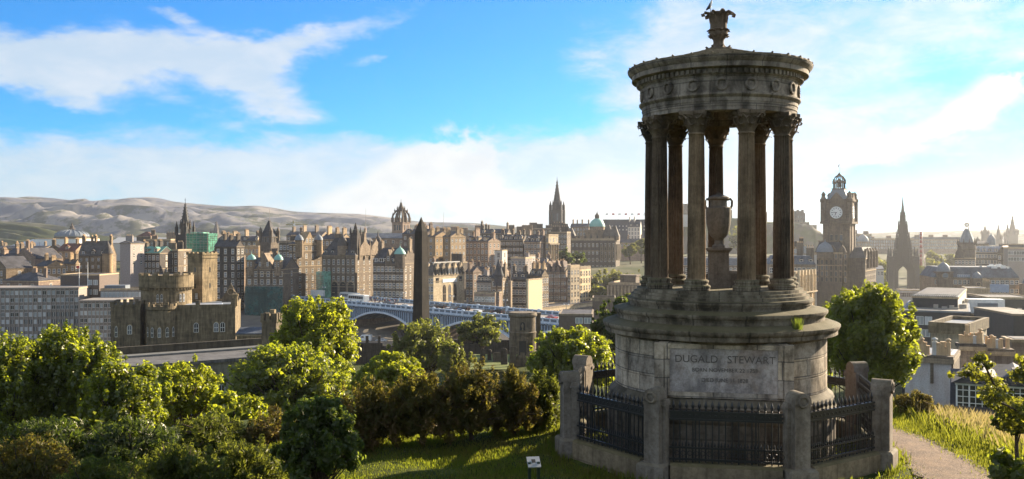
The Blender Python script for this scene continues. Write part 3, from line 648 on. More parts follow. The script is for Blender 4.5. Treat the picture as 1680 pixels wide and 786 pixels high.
def tree(name, label, px, top, bot, Y, hw, mat, n, leaf, k=34, group=None, cat='tree', rel=.23, seed=1, trunk=None, ratio=1.0, low=-.55, spiky=0, droop=0, aspect=.62, fill=.2, shell=(.45,.98), depth=None, base=None, tall=1.0, rough=.22):
    """px, top, bot, hw: where the crown stands in the photograph at distance Y (its real size follows from Y)"""
    rng = np.random.default_rng(seed*77+5)
    if cat == 'tree' and Y < 200: k, rel, n, leaf = int(k*1.9), rel*.70, int(n*1.35), leaf*.86
    x = X(px, Y); zt, zb = Z(top, Y), Z(bot, Y); rx = hw/F*Y; rz = (zt-zb)/2; cz = (zt+zb)/2
    g = float(ter(x, Y)) if base is None else base
    root = thing(name, label, cat, (x, Y, g), 0, group)
    cl = crown_clumps(rx*.9, (depth or rx)*.9, rz*.92, k, rel, rng, low, shell, tall=tall, rough=rough); cl[:, 2] += cz-g
    obj('crown', leaf_mesh('crown', cl, n, leaf, mat, rng=rng, spiky=spiky, droop=droop, aspect=aspect, fill=fill), root)
    tr = MB(); r0 = trunk or max(.05, rx*.07); h0 = max(.2, zb-g)
    tr.tube([(0,0,-.5),(.02*rx,0,h0*.5),(0,.02*rx,h0),(0,0,cz-g)], r0*1.25, r0*.55, 8)
    for i in range(0, len(cl), 2):
        c = cl[i]; tr.tube([(0,0,h0+(cz-g-h0)*rng.uniform(0,.9)), (c[0]*.45, c[1]*.45, (c[2]+h0)/2+.1*rz), (c[0],c[1],c[2])], r0*.4, r0*.1, 5)
    tr.build('trunk', BARK, root); return root
L_SYC = leafmat('sycamore_leaf', (.021,.039,.005), (.080,.102,.012), (.62,.68,.03), .5, .05)
L_LIME = leafmat('lime_leaf', (.042,.066,.008), (.12,.138,.014), (.74,.78,.035), .52, .03)
L_OLIVE = leafmat('olive_leaf', (.032,.042,.010), (.09,.095,.022), (.46,.50,.06), .46, .03)
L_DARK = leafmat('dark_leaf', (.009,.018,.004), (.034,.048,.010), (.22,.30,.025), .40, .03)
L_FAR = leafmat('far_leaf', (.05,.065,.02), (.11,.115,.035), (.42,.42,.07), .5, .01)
L_GORSE = leafmat('gorse_leaf', (.018,.024,.006), (.066,.066,.015), (.42,.36,.05), .42, .015, brown=(.115,.068,.026))
L_GORSEG = leafmat('gorse_green', (.012,.019,.005), (.064,.074,.016), (.44,.48,.05), .42, .015)
L_SHRUB = leafmat('shrub_leaf', (.014,.028,.007), (.056,.080,.020), (.40,.50,.05), .45, .03)
L_HAW = leafmat('hawthorn_leaf', (.020,.034,.006), (.075,.086,.014), (.50,.50,.035), .46, .03)

T = [  # name, label, px, top, bot, Y, halfwidth, mat, leaves, leaf size, options
 ('sycamore_tree', 'broad dark sycamore at the very edge, its crown touching the office block windows', 12, 540, 780, 44, 72, L_SYC, 26000, .17, dict(k=90, seed=1)),
 ('sycamore_tree', 'tall upright sycamore with bushy tips in front of the long office block', 95, 530, 790, 46, 74, L_SYC, 32000, .20, dict(k=90, seed=2)),
 ('sycamore_tree', 'shaggy sycamore with a pointed top below the office corner', 150, 540, 760, 45, 52, L_SYC, 26000, .19, dict(k=80, seed=61)),
 ('sycamore_tree', 'rounded sycamore standing below the small end wing of the office block', 205, 575, 790, 42, 72, L_SYC, 26000, .18, dict(k=80, seed=3)),
 ('lime_tree', 'bright yellow green tree below the long flat grey roof', 302, 590, 720, 52, 70, L_LIME, 26000, .19, dict(k=70, seed=4)),
 ('small_tree', 'little yellow green tree against the castellated house front', 288, 562, 612, 150, 38, L_LIME, 5000, .42, dict(k=26, seed=5)),
 ('sycamore_tree', 'tallest leafy tree with yellowing crown in front of the netted scaffolding', 516, 480, 670, 88, 72, L_LIME, 36000, .36, dict(k=100, seed=6)),
 ('sycamore_tree', 'wide low branched tree spreading beside the tallest leafy tree', 478, 556, 720, 74, 104, L_SYC, 40000, .31, dict(k=110, seed=7)),
 ('sycamore_tree', 'leafy tree filling the gap under the bright yellow green tree', 385, 640, 760, 40, 60, L_LIME, 18000, .17, dict(k=60, seed=80)),
 ('lime_tree', 'low yellow green tree behind the brown gorse', 640, 578, 680, 70, 62, L_LIME, 18000, .29, dict(k=50, seed=8)),
 ('ash_tree', 'round olive green tree just below the foot of the obelisk', 692, 522, 640, 150, 56, L_OLIVE, 16000, .45, dict(k=60, seed=9)),
 ('ash_tree', 'smaller olive tree beside the round olive tree under the obelisk', 745, 555, 640, 140, 34, L_OLIVE, 9000, .40, dict(k=36, seed=10)),
 ('ash_tree', 'loose pale tree in front of the middle arch of the blue bridge', 790, 513, 575, 178, 44, L_OLIVE, 9000, .50, dict(k=44, seed=11)),
 ('sycamore_tree', 'dense green tree between the round tomb and the temple', 940, 534, 660, 58, 76, L_SYC, 34000, .23, dict(k=90, seed=12)),
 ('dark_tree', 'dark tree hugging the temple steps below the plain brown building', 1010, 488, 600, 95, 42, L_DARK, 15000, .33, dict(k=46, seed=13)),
 ('sycamore_tree', 'big sunlit sycamore close behind the temple beside the slate roofs', 1424, 458, 690, 36, 82, L_SYC, 52000, .155, dict(k=120, seed=14)),
 ('small_tree', 'slim young tree against the pillared garden building under the temple', 1046, 478, 530, 120, 30, L_OLIVE, 4500, .4, dict(k=22, seed=15)),
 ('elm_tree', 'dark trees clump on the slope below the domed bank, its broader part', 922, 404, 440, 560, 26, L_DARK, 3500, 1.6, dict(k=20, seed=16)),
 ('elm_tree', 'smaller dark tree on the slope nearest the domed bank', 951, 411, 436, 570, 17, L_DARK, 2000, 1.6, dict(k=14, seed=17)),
 ('elm_tree', 'hazy light green tree below the domed bank', 1000, 437, 500, 520, 34, L_FAR, 8000, 1.2, dict(k=24, seed=18)),
 ('elm_tree', 'hazy light green tree beside the pillared garden building', 1036, 441, 490, 540, 24, L_FAR, 6000, 1.2, dict(k=18, seed=19)),
 ('elm_tree', 'dim green tree at the foot of the corner shop with pale bays', 975, 452, 505, 500, 18, L_FAR, 2200, 1.5, dict(k=14, seed=20)),
 ('elm_tree', 'faint round tree beside the corner of the domed bank', 1034, 396, 430, 680, 15, L_FAR, 2200, 1.8, dict(k=14, seed=21)),
 ('elm_tree', 'broad hazy garden tree under the domed gallery', 1422, 436, 480, 690, 30, L_FAR, 7000, 1.3, dict(k=40, seed=70)),
 ('elm_tree', 'hazy garden tree just left of the gothic spire base', 1448, 440, 486, 700, 20, L_FAR, 5000, 1.3, dict(k=30, seed=71)),
 ('elm_tree', 'sunlit garden tree between the domed bank and the pavilion', 1012, 462, 498, 470, 24, L_FAR, 6000, 1.2, dict(k=34, seed=72)),
 ('elm_tree', 'dark garden tree at the end of the market hall', 983, 470, 500, 440, 18, L_OLIVE, 5000, 1.0, dict(k=30, seed=73)),
 ('elm_tree', 'dim garden tree seen between the left temple columns', 1108, 424, 470, 600, 26, L_FAR, 5000, 1.4, dict(k=30, seed=74)),
 ('elm_tree', 'faint tree on the castle slope seen beside the urn', 1215, 372, 420, 900, 26, L_FAR, 5000, 1.9, dict(k=30, seed=75)),
 ('elm_tree', 'garden tree beside the white gabled houses', 1052, 390, 425, 700, 12, L_FAR, 4000, 1.5, dict(k=24, seed=76)),
 ('elm_tree', 'hazy tree beside the hotel tower base', 1432, 412, 470, 700, 24, L_FAR, 3000, 2.0, dict(k=20, seed=22)),
 ('elm_tree', 'tall hazy tree between the gothic spire and the domed register building', 1526, 424, 490, 690, 26, L_FAR, 4500, 1.7, dict(k=26, seed=23)),
 ('elm_tree', 'pale fading tree behind the ferris wheel', 1540, 408, 450, 800, 20, L_FAR, 2600, 2.1, dict(k=16, seed=24)),
 ('elm_tree', 'distant fading tree beside the globe topped tower', 1562, 416, 450, 760, 15, L_FAR, 2200, 2.0, dict(k=14, seed=25)),
 ('elm_tree', 'distant fading tree in the gap left of the gothic spire', 1453, 425, 470, 760, 16, L_FAR, 2200, 2.0, dict(k=14, seed=26)),
]
for a in T: tree(*a[:10], **a[10])

def bush(name, label, px, top, bot, Y, hw, mat, n, leaf, **kw):
    kw.setdefault('low', -.2); kw.setdefault('cat', 'bush'); kw.setdefault('shell', (.4, .95)); kw.setdefault('fill', .3)
    return tree(name, label, px, top, bot, Y, hw, mat, n, leaf, **kw)
G = 'gorse bushes on the hilltop'
for a in [
 ('gorse_bush', 'brown topped gorse bush behind the lawn, the one nearest the lime tree', 612, 616, 800, 22.2, 62, L_GORSE, 20000, .115, dict(k=60, seed=31)),
 ('gorse_bush', 'tall brown gorse bush behind the lawn below the obelisk', 692, 600, 795, 22.3, 64, L_GORSE, 22000, .115, dict(k=64, seed=32)),
 ('gorse_bush', 'tallest rusty brown gorse bush behind the lawn', 772, 586, 790, 22.8, 62, L_GORSE, 22000, .115, dict(k=64, seed=33)),
 ('gorse_bush', 'dark gorse bush behind the lawn below the round tomb', 842, 596, 778, 23.5, 52, L_GORSE, 18000, .115, dict(k=54, seed=34)),
 ('gorse_bush', 'green gorse bush pressed against the stone railing post', 892, 602, 765, 24.3, 36, L_GORSEG, 14000, .11, dict(k=40, seed=35)),
 ('gorse_bush', 'low gorse between the leafy shrub and the brown gorse', 555, 640, 810, 21.5, 56, L_GORSE, 18000, .115, dict(k=50, seed=36)),
 ('gorse_bush', 'sunlit green gorse beneath the bright yellow green tree', 345, 676, 800, 23, 82, L_GORSEG, 22000, .115, dict(k=66, seed=37)),
 ('gorse_bush', 'gorse with brown tips behind the big leafy shrub', 450, 664, 800, 23.5, 62, L_GORSE, 18000, .115, dict(k=54, seed=62)),
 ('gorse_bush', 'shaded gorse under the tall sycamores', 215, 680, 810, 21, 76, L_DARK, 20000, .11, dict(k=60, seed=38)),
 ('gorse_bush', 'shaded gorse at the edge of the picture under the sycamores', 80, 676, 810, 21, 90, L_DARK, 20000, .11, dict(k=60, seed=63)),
 ('gorse_bush', 'dark green gorse in the shade next to the leafy shrub', 400, 716, 850, 18, 76, L_GORSEG, 18000, .095, dict(k=56, seed=39)),
 ('gorse_bush', 'dark low gorse mound filling the lower edge', 290, 726, 870, 15.5, 90, L_GORSEG, 20000, .085, dict(k=60, seed=40)),
 ('gorse_bush', 'prickly gorse at the lower corner with sunlit tips', 45, 712, 880, 14, 90, L_GORSE, 22000, .075, dict(k=66, seed=41)),
 ('gorse_bush', 'prickly gorse mound under the sycamores along the lower edge', 165, 745, 890, 12.8, 85, L_GORSEG, 20000, .070, dict(k=60, seed=42)),
 ('gorse_bush', 'brown gorse beside the temple railing above the slate roofs', 1500, 640, 712, 26.5, 40, L_GORSE, 16000, .095, dict(k=46, seed=43)),
 ('gorse_bush', 'small brown gorse on the slope in front of the dormer windows', 1553, 660, 716, 27, 26, L_GORSE, 9000, .09, dict(k=30, seed=44)),
 ('gorse_bush', 'gorse bush behind the far railing post beside the sycamore', 1436, 640, 745, 28, 46, L_GORSEG, 13000, .10, dict(k=40, seed=45)),
]:
    a[10]['k'] = int(a[10]['k']*2.6); bush(*a[:10], spiky=.8, aspect=.24, group=G, rel=.15, tall=2.3, rough=.3, **a[10])
bush('leafy_shrub', 'big dark green leafy shrub standing at the near edge of the lawn', 520, 640, 860, 15.2, 72, L_SHRUB, 40000, .07, k=170, rel=.15, seed=51, aspect=.5, rough=.5, tall=1.4)
bush('leafy_shrub', 'low leafy shrub trailing over the turf bank at the lower corner', 1668, 735, 850, 14, 44, L_SYC, 5000, .10, k=20, seed=52)
bush('leafy_shrub', 'dark leafy shrub beneath the overhanging hawthorn', 1668, 655, 735, 19, 42, L_DARK, 7000, .12, k=22, seed=53)

def hawthorn():
    rng = np.random.default_rng(8); Y = 13.0; g = float(ter(X(1790, Y), Y))
    root = thing('hawthorn_tree', 'hawthorn branch reaching in over the slate roofs', 'tree', (X(1790, Y), Y, g))
    o = np.array((X(1790, Y), Y, g)); tr = MB(); cl = []
    P = lambda px, py, dy=0: np.array((X(px, Y+dy), Y+dy, Z(py, Y+dy)))-o
    tr.tube([(0,0,-.3),(.05,0,.5),P(1775,660)], .10, .07, 8)
    for br in ([P(1775,660),P(1720,655,.2),P(1670,668,.3),P(1625,630,.4),P(1600,612,.5),P(1568,612,.6)], [P(1670,668,.3),P(1640,650,-.2),P(1618,604,-.3),P(1598,575,-.4)],
               [P(1775,660),P(1715,640,-.3),P(1680,615,-.4),P(1672,590,-.4)], [P(1775,680),P(1720,690,-.5),P(1680,680,-.6),P(1632,655,-.7),P(1610,640,-.7)],
               [P(1775,660),P(1740,620,.3),P(1700,600,.3),P(1672,612,.5)], [P(1770,690),P(1700,705,.2),P(1660,698,.2),P(1640,690,.2)]):
        tr.tube(br, .030, .006, 6); m = len(br)
        for j in range(1, m):
            for q in np.linspace(0, 1, 6):
                c = br[j-1]*(1-q)+br[j]*q; r = .10*(1.25-.6*(j-1+q)/(m-1)); cl.append((*(c+rng.normal(0, .05, 3)), r*1.1, r*1.1, r*.85))
    obj('crown', leaf_mesh('crown', cl, 9000, .052, L_HAW, rng=rng, fill=.5), root); tr.build('trunk', BARK, root)
hawthorn()

# ------------------------------------------------------------------ grass
def grass(name, xr, yr, n, h, mat, seed, keep=None, lean=.35, w=.012, clump=0):
    rng = np.random.default_rng(seed); x = rng.uniform(*xr, n); y = rng.uniform(*yr, n)
    if keep is not None: k = keep(x, y, rng); x, y = x[k], y[k]
    n = len(x); z = ter(x, y); hh = h*(.4+.9*rng.random(n)); a = rng.uniform(0, 2*pi, n); l = lean*hh*rng.random(n); b = rng.uniform(0, 2*pi, n)
    dx, dy = np.cos(a)*w, np.sin(a)*w; lx, ly = np.cos(b)*l, np.sin(b)*l
    v = np.stack([np.stack([x-dx, y-dy, z-.03], -1), np.stack([x+dx, y+dy, z-.03], -1), np.stack([x+lx*.4+dx*.6, y+ly*.4+dy*.6, z+hh*.6], -1), np.stack([x+lx, y+ly, z+hh], -1)], 1)
    o = obj(name, npmesh(name, v.reshape(-1, 3), np.arange(4*n).reshape(-1, 4), mat)); return struct(o, 'stuff')
L_TURF = leafmat('turf_blade', (.045,.068,.009), (.12,.14,.018), (.44,.50,.035), .4, .02, brown=(.13,.10,.03))
L_BRIGHT = leafmat('bank_blade', (.060,.085,.010), (.16,.17,.025), (.42,.43,.04), .45, .02)
L_STRAW = leafmat('straw_blade', (.16,.13,.05), (.34,.28,.13), (.50,.40,.15), .4, .02)
def off_path(x, y, rng):
    d = np.hypot(x-MX, y-MY); j = rng.normal(0, .22, len(x))
    right = np.abs(x-np.interp(y, [9.5,12,15,18,19.5,21,22.5,24.5,27], [7.6,7.9,8.4,9.05,9.4,9.6,9.65,9.4,8.4])) < .74+j
    return (d > 3.95) & ~right & ~((y > 27.2) & (x > 2) & (x < 9))
grass('lawn_grass', (-6, 10.2), (13.5, 27), 190000, .075, L_TURF, 1, off_path)
grass('bank_grass', (8.5, 15), (11, 27), 120000, .13, L_BRIGHT, 2, lambda x, y, r: off_path(x, y, r) & (x > 8.5+.10*(y-10)))
grass('rank_grass', (10.6, 16), (17, 28), 26000, .34, L_BRIGHT, 7, lambda x, y, r: off_path(x, y, r) & (r.random(len(x)) < np.clip((x-10.7)/1.5, 0, 1)), lean=.6, w=.008)
grass('railing_tufts', (.5, 9.5), (17.5, 26.5), 60000, .20, L_TURF, 6, lambda x, y, r: (np.abs(np.hypot(x-MX, y-MY)-4.05) < .22*r.random(len(x))) & (np.sin(x*3.1)+np.sin(y*4.3) > -.4))
grass('tall_grass', (10, 16.5), (17, 28), 15000, .5, L_STRAW, 3, lambda x, y, r: off_path(x, y, r) & (r.random(len(x)) < np.clip((x-11.2)/1.8, 0, 1)) & (y > 18), lean=.5, w=.006)
grass('railing_grass', (1.6, 8.6), (18.4, 25.6), 14000, .16, L_TURF, 4, lambda x, y, r: (np.hypot(x-MX, y-MY) < 3.5) & (np.hypot(x-MX, y-MY) > 2.6))
def undergrowth():
    """low scrub that covers the slope under the trees"""
    rng = np.random.default_rng(31); n = 900; y = 33+150*rng.random(n)**1.5; x = rng.uniform(-.62, .62, n)*y*1.25
    k = ~((x > -62) & (x < -28) & (y > 112)) & ~((y > 150) & (x > -16) & (x < 6)); x, y = x[k], y[k]
    r = rng.uniform(.5, 1.3, len(x))*(1+y/120); h = rng.uniform(.3, .75, len(x))*(1+y/200)
    cl = np.stack([x, y, ter(x, y)+h*.35, r, r, h], -1)
    struct(obj('undergrowth', leaf_mesh('undergrowth', cl, 70000, .34, L_GORSEG, rng=rng, spiky=.3, up=.6)), 'stuff')
undergrowth()
# ------------------------------------------------------------------ buildings
def win_mesh(kind):
    b = MB()
    if kind == 'sash':                         # stone surround, white sash with glazing bar, glass
        b.mat(0).box(-.64,.64,-.05,.02,-.07,0).box(-.64,.64,-.07,.02,1,1.09).box(-.64,-.5,-.03,.02,0,1).box(.5,.64,-.03,.02,0,1)
        b.mat(1).box(-.5,.5,-.016,.02,0,.05).box(-.5,.5,-.016,.02,.95,1).box(-.5,-.41,-.016,.02,.05,.95).box(.41,.5,-.016,.02,.05,.95).box(-.41,.41,-.014,.02,.47,.53).box(-.04,.04,-.012,.02,.05,.95)
        b.mat(2).box(-.41,.41,-.006,.01,.05,.95)
    elif kind == 'modern':
        b.mat(1).box(-.5,.5,-.05,.02,0,.06).box(-.5,.5,-.05,.02,.94,1).box(-.5,-.44,-.05,.02,.06,.94).box(.44,.5,-.05,.02,.06,.94).box(-.03,.03,-.05,.02,.06,.94)
        b.mat(2).box(-.44,.44,-.012,.01,.06,.94)
    elif kind == 'dark':
        b.mat(0).box(-.6,.6,-.05,.02,-.06,0).box(-.6,.6,-.05,.02,1,1.07); b.mat(2).box(-.5,.5,-.008,.01,0,1); b.mat(1).box(-.03,.03,-.014,.02,0,1).box(-.5,.5,-.016,.02,.48,.52)
    elif kind == 'arch':
        pts = [(-.5,0),(.5,0),(.5,.75)]+[(.5*cos(pi*k/10), .75+.25*sin(pi*k/10)) for k in range(1, 10)]+[(-.5,.75)]
        out = [(-.66,0),(.66,0),(.66,.75)]+[(.66*cos(pi*k/10), .75+.36*sin(pi*k/10)) for k in range(1, 10)]+[(-.66,.75)]
        b.mat(0).prism(out, 'y', -.03, .02); b.mat(1).prism(pts, 'y', -.05, .0)
        inn = [(x*.82, .04+z*.93) for x, z in pts]; b.mat(2).prism(inn, 'y', -.058, 0); b.mat(1).box(-.04,.04,-.066,0,0,.96).box(-.45,.45,-.068,0,.42,.47)
    return b
def winset(kind, sur, sash, gl):
    k = ('w', kind, sur.name, sash.name, gl.name)
    if k not in MATS: MATS[k] = win_mesh(kind).mesh('window', [sur, sash, gl])
    return MATS[k]
def put_win(root, me, face, u, z, w, h, W=0, D=0):
    """face: 'f' front (y=0), 's' the side at x=0 (the corner), 'l' the side at x=-W, 'b' none"""
    if face == 'f': return obj('window', me, root, (u, 0, z), 0, (w, 1, h))
    if face == 's': return obj('window', me, root, (0, u, z), pi/2, (w, 1, h))
    if face == 'l': return obj('window', me, root, (-W, u, z), -pi/2, (w, 1, h))
def chimney_mesh(w, d, h, pots, mat):
    b = MB().mat(0).cbox(0,0,0,w,d,h).cbox(0,0,h-.35,w+.24,d+.24,.18).cbox(0,0,h,w+.1,d+.1,.12)
    b.mat(1); L = max(w, d)
    for i in range(pots):
        t = (i+.5)/pots*L-L/2; x, y = (t, 0) if w >= d else (0, t); b.cyl(x, y, h+.1, .17, .75, 6, .14, False)
    return b.mesh('chimney', [mat, POTS])
def dormer_mesh(w, h, d, wall, rf, gl):
    b = MB().mat(0).box(-w/2, w/2, 0, d, 0, h); 
    b.mat(1).prism([(-w/2-.12, h-.02),(w/2+.12, h-.02),(0, h+w*.5)], 'y', -.12, d)
    b.mat(2).box(-w*.33, w*.33, -.03, .02, h*.12, h*.92); b.mat(3).box(-w*.27, w*.27, -.04, .02, h*.18, h*.86); b.mat(2).box(-w*.27, w*.27, -.05, .0, h*.48, h*.53)
    return b.mesh('dormer', [wall, rf, WHITE, gl])

def corner(x0, xc, x1, Y, rz, D=None):
    """from a corner seen at pixel xc at distance Y: front length W (to pixel x0) and side length D (to pixel x1)"""
    cx = X(xc, Y); u = (cos(rz), sin(rz)); v = (-sin(rz), cos(rz))
    k = (x0-840)/F; W = (cx-k*Y)/(u[0]-k*u[1])
    if x1 is not None and x1 > xc+.4 and D is None:
        k = (x1-840)/F; D = (k*Y-cx)/(v[0]-k*v[1])
        if not 2 < D < 130: D = 12
    return cx, W, D or 12
def bld(name, label, x0, xc, x1, Y, top, rz=-25, roof='gable', rh=10, rows=4, cols=5, srows=None, scols=2, mat=None, rmat=None, chim=(), dorm=0, D=None, cat='building', group=None,
        kind='sash', wh=2.15, ww=1.3, pitch=None, base=None, sur=None, sash=None, gl=None, strings=(), crow=False, parapet=True, first=1.3, pots=4, ch=2.6, sdorm=0, drop=14, over=.25, cornice=True, ledge=None):
    hsh = random.Random(label); n_ch = len(chim)
    if roof == 'gable' and n_ch and not crow: chim = tuple(chim)+tuple((hsh.uniform(.05,.95), .5, hsh.uniform(1.3,2.6), ch*hsh.uniform(.6,1.1)) for _ in range(2 if cols > 3 else 1))
    if roof == 'gable' and dorm == 0 and cols >= 4 and rh >= 7 and rows > 1: dorm = max(2, cols//2)
    rz = radians(rz); cx, W, D = corner(x0, xc, x1, Y, rz, D); mat = mat or SAND; rmat = rmat or SLATE; sur = sur or SAND_L; sash = sash or WHITE; gl = gl or GLASS
    ze = Z(top, Y); rhw = rh/F*Y
    zb = (float(ter(cx, Y)) if base is None else Z(base, Y)) - (drop if base is None else 0); H = ze-zb
    root = thing(name, label, cat, (cx, Y, zb), rz, group)
    w = MB().box(-W, 0, 0, D, 0, H)
    if roof == 'gable':                        # ridge parallel to the front, gables at the sides
        w.prism([(.02,H-.01),(D-.02,H-.01),(D/2,H+rhw-.1)], 'x', -W+.01, -.01)
        if crow:
            for xe in (-W, -.5):
                for k in range(5):
                    t = k/5; w.box(xe, xe+.5, D/2*t, D-D/2*t, H+rhw*t, H+rhw*(t+.2)+.25)
    elif roof == 'gablef':                     # gable to the front
        w.prism([(-W+.02,H-.01),(-.02,H-.01),(-W/2,H+rhw-.1)], 'y', .01, D-.01)
        if crow:
            for k in range(5):
                t = k/5; w.box(-W+W/2*t, -W/2*t, -.03, .45, H+rhw*t, H+rhw*(t+.2)+.25)
    w.build('wall', mat, root)
    r = MB(); o = over
    if roof == 'gable':
        e = .12 if not crow else -.5
        for (ya, yb) in ((-o, D/2), (D+o, D/2)):
            s = rhw/(D/2); za = H-o*s
            r.add([(-W-e,ya,za),(e,ya,za),(e,yb,H+rhw),(-W-e,yb,H+rhw),(-W-e,ya,za+.22),(e,ya,za+.22),(e,yb,H+rhw+.22),(-W-e,yb,H+rhw+.22)], [(3,2,1,0),(4,5,6,7),(0,1,5,4),(1,2,6,5),(2,3,7,6),(3,0,4,7)])
    elif roof == 'gablef':
        e = .12 if not crow else -.5
        for (xa, xb) in ((-W-o, -W/2), (o, -W/2)):
            s = rhw/(W/2); za = H-o*s
            r.add([(xa,-e,za),(xb,-e,H+rhw),(xb,D+e,H+rhw),(xa,D+e,za),(xa,-e,za+.22),(xb,-e,H+rhw+.22),(xb,D+e,H+rhw+.22),(xa,D+e,za+.22)], [(3,2,1,0),(4,5,6,7),(0,1,5,4),(1,2,6,5),(2,3,7,6),(3,0,4,7)])
    elif roof == 'hip':
        q = min(W, D)/2*.98; a = [(-W-o,-o,H+.01),(o,-o,H+.01),(o,D+o,H+.01),(-W-o,D+o,H+.01)]
        if W >= D: rd = [(-W+q,D/2,H+rhw),(-q,D/2,H+rhw)]; r.add(a+rd, [(0,1,5,4),(1,2,5),(2,3,4,5),(3,0,4),(3,2,1,0)])
        else: rd = [(-W/2,q,H+rhw),(-W/2,D-q,H+rhw)]; r.add(a+rd, [(0,1,4),(1,2,5,4),(2,3,5),(3,0,4,5),(3,2,1,0)])
    elif roof == 'mansard':
        i = min(rhw*.55, W*.3, D*.3); r.frus(-W/2, D/2, H+.01, W+.3, D+.3, rhw, W-2*i, D-2*i)
    elif roof == 'flat':
        r.box(-W+.3, -.3, .3, D-.3, H-.3, H+.06)
    r.build('roof', rmat, root)
    pit = pitch or 3.4; tr = MB()
    if roof == 'flat' and parapet:
        p = rhw if rh else .8
        tr.box(-W-.06, .06, -.06, .28, H-.25, H+p).box(-.28, .062, .28, D+.06, H-.25, H+p).box(-W-.062, -W+.28, .28, D+.06, H-.25, H+p).box(-W+.28, -.28, D-.28, D+.058, H-.25, H+p-.01)
    elif cornice:
        tr.box(-W-.15, .15, -.18, -.002, H-.42, H-.06); tr.box(.002, .18, -.002, D, H-.42, H-.06)
    if len(strings) == 0 and rows >= 4 and cornice and kind == 'sash': strings = ((first+wh+pit*(rows//2-1)+.75)*F/Y,)
    for s in strings:
        zz = H-s/F*Y; tr.box(-W-.08, .08, -.10, -.003, zz-.13, zz+.13); tr.box(.003, .10, -.003, D, zz-.13, zz+.13)
    if tr.v: tr.build('cornice', ledge or sur, root)
    if rows >= 4 and kind == 'sash':
        dp = MB()
        for q in (.34, .70): dp.cyl(-W+W*round(q*cols)/max(cols, 1), -.16, .5, .09, H-.6, 5)
        dp.build('downpipe', BLACK, root)
    me = winset(kind, sur, sash, gl)
    wins = []
    for i in range(rows):
        for j in range(cols): wins.append(('f', -W+W*(j+.5)/cols, H-first-wh-i*pit))
    for i in range(rows if srows is None else srows):
        for j in range(scols): wins.append(('s', D*(j+.5)/scols, H-first-wh-i*pit))
    for fc, u, z in wins[:100]:
        if z > .2: put_win(root, me, fc, u, z, ww, wh, W, D)
    for c in chim:                              # (fraction along, fraction deep[, width, height])
        fu, fv = c[0], c[1]; cw = c[2] if len(c) > 2 else hsh.uniform(1.4, 2.2); hh = c[3] if len(c) > 3 else ch
        if roof == 'gable': hz = H+rhw*(1-abs(fv-.5)*2)
        elif roof == 'gablef': hz = H+rhw*(1-abs(fu-.5)*2)
        elif roof == 'flat': hz = H
        else: hz = H+rhw*.7
        k = ('c', round(cw, 1), round(hh, 1), mat.name, roof == 'gable')
        if k not in MATS: MATS[k] = chimney_mesh(*( (.9, cw) if roof == 'gable' else (cw, .9)), hh+1.6, pots, mat)
        obj('chimney', MATS[k], root, (-W+W*fu, D*fv, hz-1.6))
    for i in range(dorm):
        k = ('d', sur.name, rmat.name)
        if k not in MATS: MATS[k] = dormer_mesh(1.7, 1.9, 3.2, sur, rmat, GLASS)
        obj('dormer', MATS[k], root, (-W+W*(i+.5)/dorm, .55, H+.15))
    for i in range(sdorm):
        k = ('d', sur.name, rmat.name)
        if k not in MATS: MATS[k] = dormer_mesh(1.7, 1.9, 3.2, sur, rmat, GLASS)
        obj('dormer', MATS[k], root, (-.55, D*(i+.5)/sdorm, H+.15), pi/2)
    return root, W, D, H
def part(mb, name, mats, root): return mb.build(name, mats, root)
def zloc(root, py, Y): return Z(py, Y)-root.location[2]
def spire(mb, x, y, z0, r, h, n=8, crockets=True):
    mb.lathe([(r, 0), (r*.52, h*.48), (.05, h)], n, x, y, z0, False, a0=pi/n)
    if crockets:
        for k in range(1, 7):
            rr = r*(1-k/7.2)
            for i in range(4): a = pi/4+i*pi/2; mb.cbox(x+rr*cos(a)*.97, y+rr*sin(a)*.97, z0+h*k/7.2, r*.16, r*.16, r*.22)
def pinnacle(mb, x, y, z0, w, h):
    mb.cbox(x, y, z0, w, w, h*.5); mb.lathe([(w*.72,0),(w*.75,h*.04),(w*.5,h*.06),(.03,h*.5)], 4, x, y, z0+h*.5, False, a0=pi/4)
def crenel(mb, x0, x1, y0, y1, z, h, n, t=.5):
    """battlements along the rim of a box"""
    for i in range(n):
        a = x0+(x1-x0)*(i+.1)/n; b = a+(x1-x0)*.55/n; mb.box(a, b, y0, y0+t, z, z+h); mb.box(a, b, y1-t, y1, z, z+h)
    m = max(2, int(n*abs(y1-y0)/abs(x1-x0)))
    for i in range(m):
        a = y0+(y1-y0)*(i+.1)/m; b = a+(y1-y0)*.55/m; mb.box(x0, x0+t, a, b, z, z+h); mb.box(x1-t, x1, a, b, z, z+h)
def ring_crenel(mb, r, z, h, n, t=.5, x=0, y=0, a0=0, a1=2*pi):
    for i in range(n):
        p = a0+(a1-a0)*i/n; q = p+(a1-a0)*.58/n; vs = []
        for zz in (z, z+h):
            for rr in (r-t, r):
                for a in (p, q): vs.append((x+rr*cos(a), y+rr*sin(a), zz))
        mb.add(vs, [(0,1,3,2),(4,5,7,6),(0,1,5,4),(2,3,7,6),(0,2,6,4),(1,3,7,5)])
def scaffold(mb, W, D, H, nx, nz, r=.06, y=-.9):
    for i in range(nx+1): mb.tube([(-W+W*i/nx, y, 0), (-W+W*i/nx, y, H+.6)], r, r, 4)
    for k in range(nz+1):
        z = H*k/nz; mb.tube([(-W, y, z), (0, y, z)], r, r, 4); mb.box(-W, 0, y, -.2, z-.06, z)
        mb.tube([(-W, y, z+1), (0, y, z+1)], r*.8, r*.8, 4)
